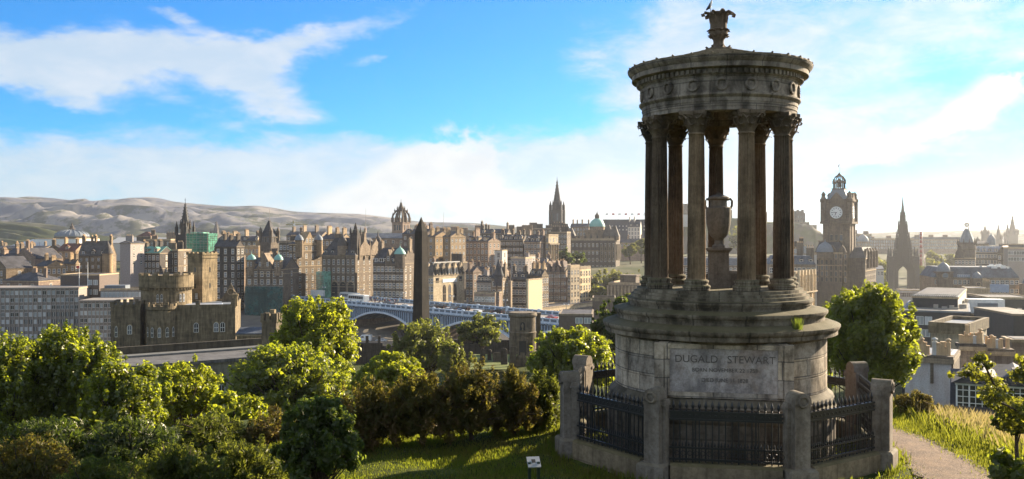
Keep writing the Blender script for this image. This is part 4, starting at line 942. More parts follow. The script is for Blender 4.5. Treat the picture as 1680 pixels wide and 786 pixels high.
def netmat(name, c, op):
    m, t, p = newmat(name); co = t.n('ShaderNodeTexCoord').outputs['Object']; n = t.noise(co, .35, 6, .65)
    out = t.t.nodes['Material Output']; t.put(p.inputs['Base Color'], t.mix(t.ss(n, .3, .7), tuple(x*.6 for x in c), tuple(x*1.25 for x in c))); p.inputs['Roughness'].default_value = .8
    tr = t.n('ShaderNodeBsdfTransparent'); mx = t.n('ShaderNodeMixShader'); t.put(mx.inputs[0], t.m('MULTIPLY_ADD', t.ss(n, .3, .7), .3, op-.15)); t.put(mx.inputs[1], tr.outputs[0]); t.put(mx.inputs[2], p.outputs[0]); t.put(out.inputs['Surface'], mx.outputs[0]); return m
NET_D = netmat('dark_netting', (.028,.085,.08), .72); NET_G = netmat('green_netting', (.05,.26,.17), .75); NET_L = netmat('pale_netting', (.22,.50,.38), .6)
STEEL = plain('scaffold_tube', (.34,.31,.27), .5, .3)
# ------------------------------------------------------------------ left of the picture: offices, old jail, first old town rows
# long office block with regular fins
def office(name, label, x0, xc, x1, Y, top, rz, rows, cols, pitch, D=12, base=None, fins=True, mat=CONC, bandmat=None):
    root, W, D, H = bld(name, label, x0, xc, x1, Y, top, rz, 'flat', 0, 0, 0, scols=0, mat=mat, rmat=CONC, D=D, cat='office block', parapet=False)
    me1 = winset('modern', CONC, WHITE, GLASS); me2 = winset('modern', CONC, WHITE, BLINDS); rng = random.Random(len(label))
    n = 0; rest = MB(); cw = W/cols
    for i in range(rows):
        for j in range(cols):
            u = -W+cw*(j+.5); z = H-.9-pitch*i-pitch*.58
            if n < 100: put_win(root, me2 if rng.random() < .62 else me1, 'f', u, z, cw*.8, pitch*.58); n += 1
            else:
                b = rest.mat(1 if rng.random() < .6 else 0); b.box(u-cw*.36, u+cw*.36, -.03, .01, z, z+pitch*.58); b.mat(2).box(u-.05, u+.05, -.06, .01, z, z+pitch*.58)
    if rest.v: struct(rest.build('windows', [GLASS, BLINDS, WHITE], root), 'stuff')
    f = MB()
    for j in range(cols+1): f.box(-W+cw*j-.11, -W+cw*j+.11, -.34, -.002, 2, H-.35)
    f.build('fins', plain('fin_concrete', (.36,.31,.27), .85), root)
    MB().box(-W-.2, .2, -.45, -.004, H-.34, H+.1).box(-W-.2, .2, 0, D, H+.062, H+.16).build('roof_edge', CONC, root)
    return root, W, D, H
office('office_block', 'long grey office block with rows of white framed windows between thin fins', -75, 129, 129, 295, 472, 6, 7, 27, 2.32)
office('office_block', 'shorter end wing of the office block, set lower beside the old jail', 131, 196, 196, 285, 493, 4, 6, 10, 2.3)
r, W, D, H = bld('rooftop_storey', 'glazed rooftop storey over the end wing with wide pale windows', 165, 234, 234, 300, 475, 4, 'flat', 2, 1, 11, srows=0, mat=CONC, D=9, kind='modern', gl=BLINDS, ww=1.0, wh=1.6, first=.8, drop=8)
MB().box(-W*.95, -W*.45, 1.5, 6, H, H+1.3).build('plant_room', LEAD, r)
r, W, D, H = bld('office_tower', 'plain grey brown office core with two white flagpoles rising behind the long office block', 99, 163, 165, 305, 451, -2, 'flat', 1, 0, 0, scols=0, mat=BROWN, D=14)
me = winset('modern', CONC, WHITE, BLINDS)
for i in range(3):
    for j in range(2): put_win(r, me, 'f', -2.3-j*1.9+1, H-3.4-i*2.6-i*.6, 1.5, 1.7)
for px, py in ((130, 432), (144, 430)):
    f = thing('flagpole', 'white flagpole with a small red flag before the office core' if px < 140 else 'bare white flagpole before the office core', 'flagpole', (X(px, 303), 303, Z(470, 303)))
    MB().cyl(0,0,0,.13, Z(py,303)-Z(470,303), 8, .07).build('pole', WHITE, f)
    if px < 140: MB().prism([(.1,0),(-.9,-.1),(-1.0,.8),(.1,.9)], 'y', -.02, .02).build('flag', plain('red_cloth', (.45,.06,.05)), f).location = (0,0,6)

# first old town rows on this side
bld('villa', 'small hip roofed stone house directly above the long office block', 4, 63, 66, 375, 461, -14, 'hip', 13, 1, 3, scols=1, mat=SAND_P, D=14, chim=((.55,.5),(.85,.5)))
bld('tenement', 'bright gabled tenement with tall windows above the flagpoles', 58, 76, 109, 405, 437, -28, 'gable', 9, 4, 1, scols=4, mat=SAND_B, chim=((.1,.5),), D=None)
bld('tenement', 'dark crow stepped gable with one big chimney left of the bright tenement', 25, 57, 62, 430, 424, -22, 'gablef', 16, 3, 2, scols=1, mat=SAND_P, crow=True, chim=((.5,.1,1.9,3.5),), D=16)
r, W, D, H = bld('turreted_house', 'big cream mansion with steep grey roof, three dormers and a round corner turret', 128, 176, 182, 440, 419, 8, 'gable', 23, 4, 5, scols=1, mat=SAND_B, rmat=SLATE_W, dorm=3, chim=((.02,.5,2.4),(.45,.5,2.4),(.98,.5,2.4)), D=15, wh=1.5, ww=.9, sur=SAND)
t = MB().lathe([(2.3,0),(2.3,H+.5),(2.5,H+.6),(2.5,H+.9)], 20, 0, .5); t.build('turret', SAND_B, r); MB().lathe([(2.6,0),(1.6,2.6),(.05,6.5)], 20, 0, .5, H+.9).build('turret_roof', SLATE_W, r)
bld('tenement', 'pinkish gable end wall with a broad chimney beside the green roofed tenement', 197, 214, 220, 425, 399, -12, 'gablef', 3, 0, 0, srows=3, scols=2, mat=HARL_P, D=11, chim=((.5,.3,3.5,2.5),))
bld('tenement', 'dark old tenement with green copper roof behind the round jail tower', 216, 262, 266, 435, 415, -10, 'gable', 10, 4, 7, scols=1, mat=SAND_D, rmat=GREENROOF, D=12, chim=((.2,.5),(.6,.5)))
bld('tenement', 'tall dark tenement topped by a square stone attic left of the netted steeple', 263, 292, 296, 445, 411, -12, 'flat', 2, 4, 4, scols=1, mat=SAND_D, D=12, chim=((.3,.5,4,3.5),(.75,.5,3,4)))
bld('tenement', 'lit yellow row with brown roofs right behind the dark crow stepped gable', 72, 105, 112, 470, 412, -24, 'gablef', 10, 2, 2, scols=2, mat=SAND_B, chim=((.5,.05,2.2,2.5),), rmat=SLATE)
bld('tenement', 'red roofed house with a little gable beside the cream mansion', 94, 124, 130, 465, 411, -10, 'gable', 11, 1, 3, scols=1, mat=SAND_B, rmat=TILE, D=11, chim=((.1,.5),), dorm=1)
bld('tenement', 'narrow stone house in front of the red roofed house with dark doorways', 104, 124, 131, 420, 432, -20, 'gable', 6, 3, 2, scols=2, mat=SAND_B, chim=((.9,.5),))
bld('tenement', 'low slate roofed terrace at the very edge above the small hip roofed house', -30, 22, 27, 440, 430, -14, 'gable', 13, 2, 5, scols=1, mat=SAND_P, D=13, dorm=4, chim=((.4,.5),(.8,.5)))
bld('tenement', 'stone gable cut by the edge of the picture beside the small hip roofed house', -20, 10, 14, 395, 440, -30, 'gablef', 18, 3, 2, scols=1, mat=SAND_B, D=12)
bld('tenement', 'long dark slate roof behind the crow stepped gable', 10, 50, 58, 480, 416, -12, 'gable', 8, 1, 6, scols=1, mat=SAND, D=12, chim=((.3,.5),(.7,.5)))
bld('hall', 'long low row of grey roofs in front of the white exhibition hall', -30, 70, 76, 600, 408, -8, 'gable', 4, 1, 12, scols=1, mat=SAND, D=16, chim=((.2,.5),(.45,.5),(.7,.5),(.92,.5)))
# museum roofs and dome
r, W, D, H = bld('exhibition_hall', 'large white flat roofed hall under the ribbed dome', 55, 124, 130, 720, 392, -6, 'flat', 1, 0, 0, scols=0, mat=WHITE, rmat=WHITE, D=34)
r, W, D, H = bld('glass_hall', 'pale glass roofed hall beside the white flat roofed hall', 14, 66, 74, 715, 404, -10, 'hip', 13, 0, 0, scols=0, mat=CONC_L, rmat=plain('glazed_roof', (.50,.50,.50), .35), D=30)
rb = MB()
for i in range(12): rb.tube([(-W+W*i/11, -.3, H+.1), (-W+max(D*.49, min(W-D*.49, W*i/11)), D/2, H+13/F*715)], .18, .18, 4)
rb.build('glazing_ribs', STEEL, r)
bld('exhibition_hall', 'long pale museum roof behind the pinkish gable wall', 178, 268, 274, 740, 399, -4, 'gable', 9, 0, 0, scols=0, mat=CONC_L, rmat=plain('pale_roof', (.40,.39,.37), .6), D=32)
def dome_hall():
    Y = 1000; r = thing('domed_hall', 'round hall with a ribbed lead dome and pointed lantern', 'hall', (X(118, Y), Y, -30)); z = lambda py: Z(py, Y)+30
    MB().lathe([(17.8,0),(17.8,z(389)),(18.2,z(389)+.3)], 40).build('drum', SAND, r)
    d = MB().lathe([(17.4*cos(a)+.3, z(388)+(z(377)-z(388))*sin(a)) for a in np.linspace(0, 1.42, 9)], 40)
    for i in range(20):
        a = 2*pi*i/20; d.tube([(17.6*cos(q)*cos(a), 17.6*cos(q)*sin(a), z(388)+.3+(z(377)-z(388))*sin(q)) for q in np.linspace(0, 1.4, 7)], .35, .3, 4)
    d.build('dome', LEAD, r)
    MB().lathe([(3.4,z(379)),(3.4,z(375)),(2.2,z(374.5)),(1.9,z(371)),(1.0,z(370)),(.15,z(365))], 12).build('lantern', SAND_D, r)
dome_hall()

# the steeple in netting
def steeple():
    Y = 520; r = thing('church_steeple', 'slender dark church spire rising from green scaffold netting', 'steeple', (X(304, Y), Y, Z(470, Y)), radians(-20)); z = lambda py: Z(py, Y)-Z(470, Y)
    b = MB().cbox(0,0,0,7.2,7.2,z(386)).cbox(0,0,z(386),7.6,7.6,.5); 
    for sx in (-1, 1):
        for sy in (-1, 1): pinnacle(b, sx*3.3, sy*3.3, z(385), 1.3, z(362)-z(385))
    b.build('tower', BLACK, r)
    b = MB().lathe([(2.6,z(386)),(2.5,z(368)),(2.9,z(367)),(2.9,z(366))], 8, smooth=False)
    for i in range(8): a = pi/8+i*pi/4; pinnacle(b, 2.8*cos(a), 2.8*sin(a), z(376), .6, z(360)-z(376))
    b.build('belfry', SAND_D, r)
    s = MB(); spire(s, 0, 0, z(366), 2.4, z(331)-z(366)); s.tube([(0,0,z(332)),(0,0,z(325))], .15, .1, 4); s.cbox(0,0,z(328.5),.9,.2,.2); s.build('spire', BLACK, r)
    Y = 500; r = thing('netted_scaffold', 'green netting hung over scaffolding around the church spire', 'scaffolding', (X(342, Y), Y, Z(480, Y)), radians(-14)); z = lambda py: Z(py, Y)-Z(480, Y)
    W = 13.5; MB().box(-W, 0, 0, 9, z(440), z(383)).box(-W, -5.6, -.4, 0, z(474), z(440)).build('netting', NET_G, r)
    MB().box(-W+2, -4, 1, 7, z(383), z(381)).build('top_netting', NET_L, r)
    s = MB(); scaffold(s, W, 9, z(383), 6, 12, .07, -1.0); s.build('scaffold_frame', STEEL, r)
    r = thing('bare_scaffold', 'bare brown scaffolding beside the green netting', 'scaffolding', (X(358, 495), 495, Z(470, 495)), radians(-10)); s = MB(); scaffold(s, 5.5, 6, Z(388,495)-Z(470,495), 4, 12, .09, -1); s.build('scaffold_frame', WOOD, r)
steeple()

# the castellated old jail in the near middle distance
JAIL = stone('jail_stone', (.165,.132,.085), .55, .45, .35, bw=1.2, dark=(.062,.052,.036), hi=(.33,.26,.165), moss=.12)
def jail():
    Y = 190; r, W, D, H = bld('castellated_house', 'dark castellated stone house with round and square towers', 239, 386, 388, Y, 503, 13, 'flat', 4, 0, 0, scols=0, mat=JAIL, rmat=LEAD, D=17, cat='house', sur=JAIL, drop=4)
    z = lambda py: Z(py, Y)-r.location[2]; xl = lambda px: X(px, Y)-r.location[0]
    cz = MB(); crenel(cz, -W-.1, -W+6, -.1, 5, H+.5, .6, 5); cz.box(-W*.45, -W*.40, 0, .6, H+.5, H+1.4).box(-.9, .05, 0, .9, H+.5, H+1.7); cz.build('battlement', JAIL, r)
    b = MB().lathe([(2.85,0),(2.85,z(507)),(3.1,z(505)),(3.1,z(500))], 28, xl(272), .6); ring_crenel(b, 3.1, z(500), .5, 14, .4, xl(272), .6)
    b.build('bow_front', JAIL, r)
    me = winset('arch', JAIL, WHITE, GLASS)
    for a in (-62,-32,-2,28,56):
        o = obj('window', me, r, (xl(272)+2.86*sin(radians(a)), .6-2.86*cos(radians(a)), z(549)), radians(a), (.62,1,2.0))
    for px in (325, 356, 366): put_win(r, me, 'f', xl(px), z(544), .95, 2.0)
    for px in (325,): put_win(r, me, 'f', xl(px), z(582), 1.2, 2.2)
    for px in (356.5, 366): put_win(r, winset('sash', JAIL, WHITE, BLINDS), 'f', xl(px), z(579), .85, 2.0)
    put_win(r, me, 'f', xl(309)-5.4, z(582), .8, 2.2)
    # low lead gable roofs in front of the round tower
    MB().prism([(xl(262), z(508)), (xl(276), z(499)), (xl(290), z(507))], 'y', 2.5, 9).prism([(3,z(504)),(9,z(504)),(6,z(500))], 'x', xl(290), xl(362)).build('lead_roof', plain('pale_lead', (.34,.37,.42), .4), r)
    t = MB().lathe([(5.1,0),(5.1,z(475)),(5.5,z(472)),(5.5,z(453)),(5.6,z(452.6)),(5.6,z(452)),(5.0,z(452))], 44, xl(271), 8); ring_crenel(t, 5.55, z(452), z(449)-z(452), 16, .5, xl(271), 8)
    for i in range(44): a = 2*pi*i/44; t.cbox(xl(271)+5.25*cos(a), 8+5.25*sin(a), z(477), .34, .34, z(473)-z(477))
    t.build('round_tower', JAIL, r)
    for a in (-12, -3, 40, 49): obj('window', me, r, (xl(271)+5.12*sin(radians(a)), 8-5.12*cos(radians(a)), z(496)), radians(a), (.5,1,1.7))
    tx = xl(325); s = MB()
    ww = 4.4; st = radians(-38); c, sn = cos(st), sin(st); cx, cy = X(336, 203)-r.location[0]+2.9, 13
    rot = lambda x, y: (cx+x*c-y*sn, cy+x*sn+y*c)
    def rbox(x0, x1, y0, y1, z0, z1):
        q = [rot(x0,y0), rot(x1,y0), rot(x1,y1), rot(x0,y1)]; s.prism(q, 'z', z0, z1)
    L1, L2 = 4.3, 4.6
    rbox(-L1, 0, 0, L2, 0, z(420)); rbox(-L1-.15, .15, -.15, L2+.15, z(426), z(424.5)); rbox(-L1-.2, .2, -.2, L2+.2, z(420), z(417.5))
    for i in range(4):
        rbox(-L1-.2+i*1.25, -L1+.5+i*1.25, -.2, .2, z(417.5), z(415)); rbox(-.2, .2, -.2+i*1.3, .5+i*1.3, z(417.5), z(415)); 
    s.build('square_tower', JAIL, r)
    px_, py_ = rot(-2.1, 0); obj('window', winset('sash', JAIL, WHITE, BLINDS), r, (px_+.3, py_-.3, z(497)), st, (.8,1,1.3))
    for zz in (478, 450):
        px_, py_ = rot(-2.1, 0); obj('window', winset('dark', JAIL, BLACK, GLASS), r, (px_, py_, z(zz)), st, (.4,1,1.0))
        px_, py_ = rot(0, 2.3); obj('window', winset('dark', JAIL, BLACK, GLASS), r, (px_, py_, z(zz)), st+pi/2, (.4,1,1.0))
    l = MB().cbox(xl(217), 4, 0, 5.6, 7, z(500)).cbox(xl(217), 4, z(501), 5.9, 7.3, .5); crenel(l, xl(217)-2.95, xl(217)+2.95, .35, 7.6, z(500)+.3, .7, 5); l.build('end_tower', JAIL, r)
    obj('window', me, r, (xl(223), .5, z(545)), 0, (.9,1,1.9)); obj('window', me, r, (xl(203), .5, z(549)), 0, (.5,1,2.2))
    obj('window', winset('arch', JAIL, BLACK, GLASS), r, (xl(222), .5, z(584)), 0, (.9,1,1.8))
    g = MB().prism([(xl(356), 0), (xl(385), 0), (xl(385), z(497)), (xl(371), z(470)), (xl(356), z(497))], 'y', 14, 14.6); g.build('gable', JAIL, r)
    MB().torus((xl(371), 13.95, z(485)), .7, .12, 0, (1,0,0), (0,0,1), 14, 5).build('rose_window', SAND_L, r)
    for px in (385,): MB().cbox(xl(px), 1, z(503), 1.0, 1.0, z(485)-z(503)).cbox(xl(px), 1, z(486), 1.3, 1.3, .4).build('chimney', JAIL, r)
jail()
bld('low_wing', 'low stone outbuilding with a pale slate roof beside the castellated house', 388, 432, 434, 186, 548, 2, 'gable', 7, 1, 0, scols=0, mat=JAIL, rmat=SLATE_B, D=7, cat='outbuilding', drop=5)
r = bpy.data.objects['low_wing']
for px in (402, 414): obj('window', winset('modern', JAIL, WHITE, BLINDS), r, (X(px,186)-r.location[0], -.02, Z(571,186)-r.location[2]), 0, (.9,1,1.5))
def gatehouse_turret():
    Y = 184; r = thing('gate_turret', 'square dark turret with broken battlements beside the tallest leafy tree', 'turret', (X(446, Y), Y, Z(590, Y)), radians(-8)); z = lambda py: Z(py, Y)-Z(590, Y)
    b = MB().cbox(0,0,0,3.0,3.0,z(528)).cbox(0,0,z(528),3.4,3.4,z(524)-z(528)); crenel(b, -1.7, 1.7, -1.7, 1.7, z(524), 1.3, 3, .7); b.build('wall', JAIL, r); MB().cbox(.2,0,z(524),1.0,.9,2.0).build('chimney', JAIL, r)
gatehouse_turret()
# flat roofed government building close below the hill
def flat_roof():
    A = np.array((X(170, 126), 126)); B = np.array((X(470, 141), 141)); d = B-A; L = np.linalg.norm(d); rz = atan2(d[1], d[0]); zt = -18.6
    r = thing('government_building', 'long flat roofed grey stone building half hidden by the trees', 'building', (A[0], A[1], zt), rz)
    wall = stone('pale_ashlar', (.22,.21,.17), .5, .5, .4, bw=1.2, dark=(.07,.075,.06))
    MB().box(0, L, 0, 12, -14, 0).build('wall', wall, r); MB().box(-.3, L+.3, -.4, 12.3, .01, .5).build('roof_slab', FELT, r)
    MB().box(0, L, 8.6, 11.0, .51, .8).build('lead_roof', plain('lead_flat', (.15,.15,.145), .7, 0, .2), r); MB().box(0, L, 11, 11.6, .5, 1.9).build('parapet', stone('dark_parapet', (.10,.085,.06), .6, .5, .4), r)
    me = winset('sash', wall, plain('blue_grey_paint', (.35,.40,.45)), GLASS)
    for k in range(14): obj('window', me, r, (L-1.2-2.2*k, 0, -5.6), 0, (1.1,1,2.3)); obj('window', me, r, (L-1.2-2.2*k, 0, -9.4), 0, (1.1,1,2.3))
flat_roof()

# ------------------------------------------------------------------ old town ridge, west to east, front row then rows behind
bld('tenement', 'tall narrow dark tenement left of the gabled tenement with two green domes', 352, 388, 401, 400, 404, -22, 'gable', 10, 8, 3, scols=2, mat=SAND_D, chim=((.3,.5),(.9,.5)), rmat=SLATE)
r, W, D, H = bld('gabled_tenement', 'gabled stone tenement with two small green domes above dark netting', 404, 466, 474, 395, 441, -10, 'gable', 17, 7, 6, scols=1, mat=SAND, D=16, chim=((.62,.5,2.4,2.2),), strings=(8,))
b = MB().prism([(-W*.72,H),(-W*.3,H),(-W*.51,H+26/F*395)], 'y', -.5, 7).build('gable', SAND, r)
for fx in (-W*.88, -W*.16):
    MB().lathe([(1.9,H-3),(1.9,H+3.6),(2.1,H+3.8)], 8, fx, .6, smooth=False).build('turret', SAND, r); MB().lathe([(2.0,0),(1.85,.9),(1.2,1.9),(.3,2.4),(.1,2.7),(.06,4)], 14, fx, .6, H+3.8).build('dome', COPPER, r)
    for q in (-.7, .7): obj('window', winset('sash', SAND_L, WHITE, GLASS), r, (fx+q, -1.18, H+1), 0, (.6,1,1.8))
for q in (-.62, -.42): obj('window', winset('sash', SAND_L, WHITE, GLASS), r, (W*q, -.5, H+1.1), 0, (.9,1,1.7))
r = thing('netted_scaffold', 'dark blue green netting on scaffolding under the two green domes', 'scaffolding', (X(466, 392), 392, Z(540, 392)), radians(-10)); zz = lambda py: Z(py, 392)-Z(540, 392)
MB().box(-17.2, 0, -1.6, -1.3, 0, zz(470)).build('netting', NET_D, r); s = MB(); scaffold(s, 17.2, 2, zz(470), 9, 8, .07, -1.2); s.build('scaffold_frame', STEEL, r)
# dark square tower with steep roof
def dark_tower():
    Y = 470; r = thing('roof_tower', 'dark square tower with steep pointed roof and flagpole behind the gabled tenement', 'tower', (X(442, Y), Y, Z(470, Y)), radians(-22)); z = lambda py: Z(py, Y)-Z(470, Y)
    b = MB().cbox(0,0,0,6.6,6.6,z(390)).cbox(0,0,z(390),7,7,.5)
    for sx in (-1,1):
        for sy in (-1,1): b.lathe([(.8,z(398)),(.9,z(380)),(1,z(379)),(.05,z(372))], 8, sx*3.1, sy*3.1)
    b.build('wall', SAND_D, r); MB().frus(0,0,z(388),6.2,6.2,z(363)-z(388),1.0,1.0).cbox(0,0,z(363),1.2,1.2,.3).build('roof', SLATE, r); MB().cyl(0,0,z(363),.16,z(342)-z(363),6,.06).build('flagpole', STEEL, r)
    me = winset('dark', SAND_D, BLACK, GLASS)
    for k in range(3): obj('window', me, r, (-1.5+1.5*k, -3.3, z(397)), 0, (.7,1,2.2)); obj('window', me, r, (3.3, -1.5+1.5*k, z(397)), pi/2, (.7,1,2.2))
dark_tower()
bld('tenement', 'plain dark tenement between the pointed tower and the twin domed corner building', 458, 482, 488, 440, 398, -16, 'flat', 3, 6, 4, scols=1, mat=SAND_D, D=14, chim=((.5,.5,3,3),))
r, W, D, H = bld('domed_corner_building', 'sunlit corner building with two grey domes above pale scaffold netting', 474, 487, 528, 415, 400, -30, 'gable', 7, 7, 2, srows=7, scols=4, mat=SAND_B, strings=(12,37), chim=((.1,.5),))
for v in (D*.10, D*.88):
    MB().lathe([(1.9,H-6),(1.9,H+1.4),(2.15,H+1.6)], 10, -.2, v, smooth=False).build('turret', SAND_B, r); MB().lathe([(2.1,0),(1.9,1.0),(1.1,2.1),(.3,2.6),(.1,3.0),(.05,4.6)], 14, -.2, v, H+1.6).build('dome', LEAD, r)
MB().prism([(D*.25,H),(D*.72,H),(D*.5,H+5.5)], 'x', -5, .25).build('gable', SAND_B, r)
for q in (.38,.5,.62): obj('window', winset('arch', SAND_L, WHITE, GLASS), r, (.25, D*q, H+.5), pi/2, (1.0,1,2.0))
r = thing('netted_scaffold', 'bright pale green netting on scaffolding below the twin grey domes', 'scaffolding', (X(533, 405), 405, Z(492, 405)), radians(-30)); zz = lambda py: Z(py, 405)-Z(492, 405)
MB().box(-4.5, 0, -.6, 4, 0, zz(446)).build('netting', NET_L, r); s = MB(); scaffold(s, 10, 2, zz(452), 6, 6, .08, -1.2); s.build('scaffold_frame', STEEL, r)
MB().box(-7, 1.2, -1.5, -1.35, zz(486), zz(476)).build('site_banner', WHITE, r)

# big ornate newspaper block
def ornate():
    Y = 405; r, W, D, H = bld('ornate_corner_block', 'huge ornate sooty stone block with gabled corner at the end of the blue bridge', 528, 583, 613, Y, 419, -20, 'mansard', 29, 6, 7, srows=6, scols=5, mat=SAND, D=26, strings=(3,52,28), pitch=3.7, wh=2.2, ww=1.0, dorm=5, chim=((.25,.3,4,4),(.5,.5,3,3),(.75,.4,4.5,4)), first=2.0)
    z = lambda py: Z(py, Y)-r.location[2]
    me = winset('arch', SAND_L, BLACK, GLASS)
    for k in range(4): put_win(r, me, 'f', -W+2.5+W*.24*k, z(487), 3.0, 6.5)
    g = MB()
    for (a, b_, top) in ((D*.12, D*.5, 380), (D*.52, D*.9, 392)):       # shaped gables over the sunny side
        m_ = (a+b_)/2; g.prism([(a,H-.2),(b_,H-.2),(b_-.8,H+4),(m_+1.2,H+6),(m_+.7,z(top)-1),(m_,z(top)),(m_-.7,z(top)-1),(m_-1.2,H+6),(a+.8,H+4)], 'x', -.9, .5)
        for q in (a, b_, m_): pinnacle(g, .2, q, H-2, .7, (z(top)-H)*(.75 if q != m_ else 1.25)+2)
    g.build('gable', SAND, r)
    t = MB().cbox(-1.6, 3, H, 3.4, 3.4, z(382)-H)
    for sx in (-1,1):
        for sy in (-1,1): pinnacle(t, -1.6+sx*1.6, 3+sy*1.6, z(386), .7, z(372)-z(386))
    t.lathe([(1.5,z(382)),(1.2,z(377)),(.7,z(376)),(.6,z(371)),(.1,z(365))], 8, -1.6, 3); t.build('corner_tower', SAND_D, r)
    for px_, v in ((-W*.42, 1.2), (-.8, D*.86)):
        MB().lathe([(2.3,H),(2.3,H+4),(2.5,H+4.2)], 12, px_, v).build('turret', SAND, r); MB().lathe([(2.4,0),(2.2,1.6),(1.3,3.4),(.4,4.4),(.1,6.5)], 14, px_, v, H+4.2).build('turret_roof', SLATE_W, r)
    MB().cyl(-W*.12, D*.5, z(392), .16, z(341)-z(392), 6, .05).build('flagpole', STEEL, r)
ornate()
bld('attic_row', 'row of sunlit stacks on roofs behind the ornate corner block', 527, 560, 566, 480, 392, -16, 'gable', 8, 1, 5, scols=1, mat=SAND_B, D=12, chim=((.15,.5,4,4),(.55,.5,3,3),(.9,.5,4,3)))
r, W, D, H = bld('hotel', 'long stone hotel with steep dark roof and a single bright green dome', 612, 662, 672, 398, 432, -17, 'gable', 24, 6, 8, srows=6, scols=3, mat=SAND, D=15, strings=(8,38), chim=((.06,.5,2.5,3),(.5,.3,1.6,2.2),(.99,.5,2.6,4)), crow=True, pitch=3.6, first=1.6)
MB().lathe([(2.3,H-2),(2.3,H+3.8),(2.5,H+4)], 10, -W*.12, .2, smooth=False).build('turret', SAND, r); MB().lathe([(2.6,0),(2.4,.7),(1.5,2.0),(.4,2.9),(.1,3.6),(.05,5)], 16, -W*.12, .2, H+4).build('dome', COPPER, r)
MB().prism([(-W*.6,H),(-W*.38,H),(-W*.49,H+6)], 'y', -.3, 5).build('gable', SAND, r); obj('window', winset('sash', SAND_L, WHITE, GLASS), r, (-W*.49, -.32, H+1), 0, (1.0,1,1.9))
for k in range(3): obj('window', winset('modern', SAND_L, WHITE, GLASS), r, (-W*.93+k*3, .2, H+.5), 0, (2.0,1,1.6))
# crown steeple church
def crown_church():
    Y = 690; r = thing('crown_church', 'old church tower with an open stone crown steeple', 'church', (X(658, Y), Y, Z(420, Y)), radians(-28)); z = lambda py: Z(py, Y)-Z(420, Y)
    w = 9.6; b = MB().cbox(0,0,0,w,w,z(365)).cbox(0,0,z(366),w+.6,w+.6,.7); b.build('tower', SAND_P, r)
    me = winset('dark', SAND_L, BLACK, GLASS)
    for k in (-2.2, 0, 2.2): obj('window', me, r, (k, -w/2, z(378)), 0, (1.2,1,3.9)); obj('window', me, r, (w/2, k, z(378)), pi/2, (1.2,1,3.9))
    c = MB(); zt = z(365); zc = z(343)
    for i in range(8):
        a = i*pi/4+pi/4; R0 = (w/2)*(1.38 if i % 2 == 0 else 1.0); u = np.array((cos(a), sin(a), 0))
        pts = [u*R0*q+np.array((0,0,zt+(zc-zt)*h)) for q, h in ((.98,.0),(.96,.35),(.82,.62),(.55,.86),(.20,1.0))]
        c.tube(pts, .75, .6, 6); pinnacle(c, *(u*R0*.98)[:2], zt, 1.5, z(351)-zt)
        for q, h in ((.93,.45),(.72,.74),(.42,.93)): pinnacle(c, *(u*R0*q)[:2], zt+(zc-zt)*h, .7, 3.2)
    c.lathe([(1.5,zc-.8),(1.7,zc+.4),(1.2,zc+2),(1.3,zc+2.4),(.7,zc+4.4),(.8,zc+4.8),(.2,z(332)),(.08,z(327))], 8); c.build('crown_steeple', SAND_D, r)
    MB().box(-22, 30, 4, 18, 0, z(397)).build('nave', SAND_P, r); MB().prism([(3.5,z(397)),(18.5,z(397)),(11,z(386))], 'x', -22.5, 30.5).build('roof', SLATE_B, r)
crown_church()
bld('church_hall', 'grey hall with long lead roof below the crown steeple', 588, 690, 700, 560, 391, -6, 'gable', 8, 1, 8, scols=1, mat=SAND_P, rmat=SLATE_B, D=18, strings=(9,), chim=((.05,.5,3,3),))
# row right of the obelisk
bld('tenement', 'pale tall tenement slab with ribbed sunny side, first of the three behind the obelisk', 660, 699, 716, 480, 384, -30, 'gable', 8, 7, 4, scols=3, mat=SAND_P, chim=((.7,.5,2.4,3),(.98,.5,2.4,3)), wh=1.6)
bld('tenement', 'tall tenement with a strip of sunny wall, second of the three behind the obelisk', 700, 714, 739, 470, 388, -32, 'gable', 8, 7, 1, srows=7, scols=4, mat=SAND_B, rmat=SLATE_W, chim=((.5,.1,2.4,3.5),(.5,.9,2.4,3.5)), wh=1.6)
bld('tenement', 'tall tenement with a strip of sunny wall, third of the three behind the obelisk', 727, 739, 764, 465, 388, -32, 'gable', 8, 7, 1, srows=7, scols=4, mat=SAND_B, rmat=SLATE_W, chim=((.5,.1,2.4,3.5),(.5,.95,2.4,3.5)), wh=1.6)
def arches_hall():
    Y = 385; r, W, D, H = bld('arched_hall', 'sunlit pale stone hall with three tall arched windows right of the obelisk', 701, 711, 762, Y, 452, -30, 'mansard', 20, 3, 2, srows=0, scols=0, mat=CREAM, rmat=SLATE_W, D=None, strings=(10,), cornice=True, drop=10)
    z = lambda py: Z(py, Y)-r.location[2]; me = winset('arch', CREAM, SAND, GLASS)
    for q in (.34,.51,.68): obj('window', me, r, (0, D*q, z(497)), pi/2, (D*.105,1,z(468)-z(497)))
    for q in (.12,.87): obj('window', winset('dark', SAND_L, BLACK, GLASS), r, (0, D*q, z(464)), pi/2, (D*.10,1,1.9))
    MB().box(.02, .2, D*.28, D*.74, z(465), z(459)).build('name_band', WHITE, r)
    for k in range(5):
        q = D*(.12+.19*k); dm = MB().mat(0).box(-2, .15, q-1.0, q+1.0, H, H+3.0).prism([(q-1.3,H+3.0),(q+1.3,H+3.0),(q,H+5.2)], 'x', -2, .3).mat(1).box(.1, .19, q-.55, q+.55, H+.5, H+2.6); pinnacle(dm, .2, q-1.1, H, .35, 4); pinnacle(dm, .2, q+1.1, H, .35, 4); dm.build('dormer', [SAND_L, GLASS], r)
    MB().box(-W+1, -1, 2, D-2, H+20/F*Y, H+20/F*Y+.4).build('roof_deck', CONC_L, r)
arches_hall()
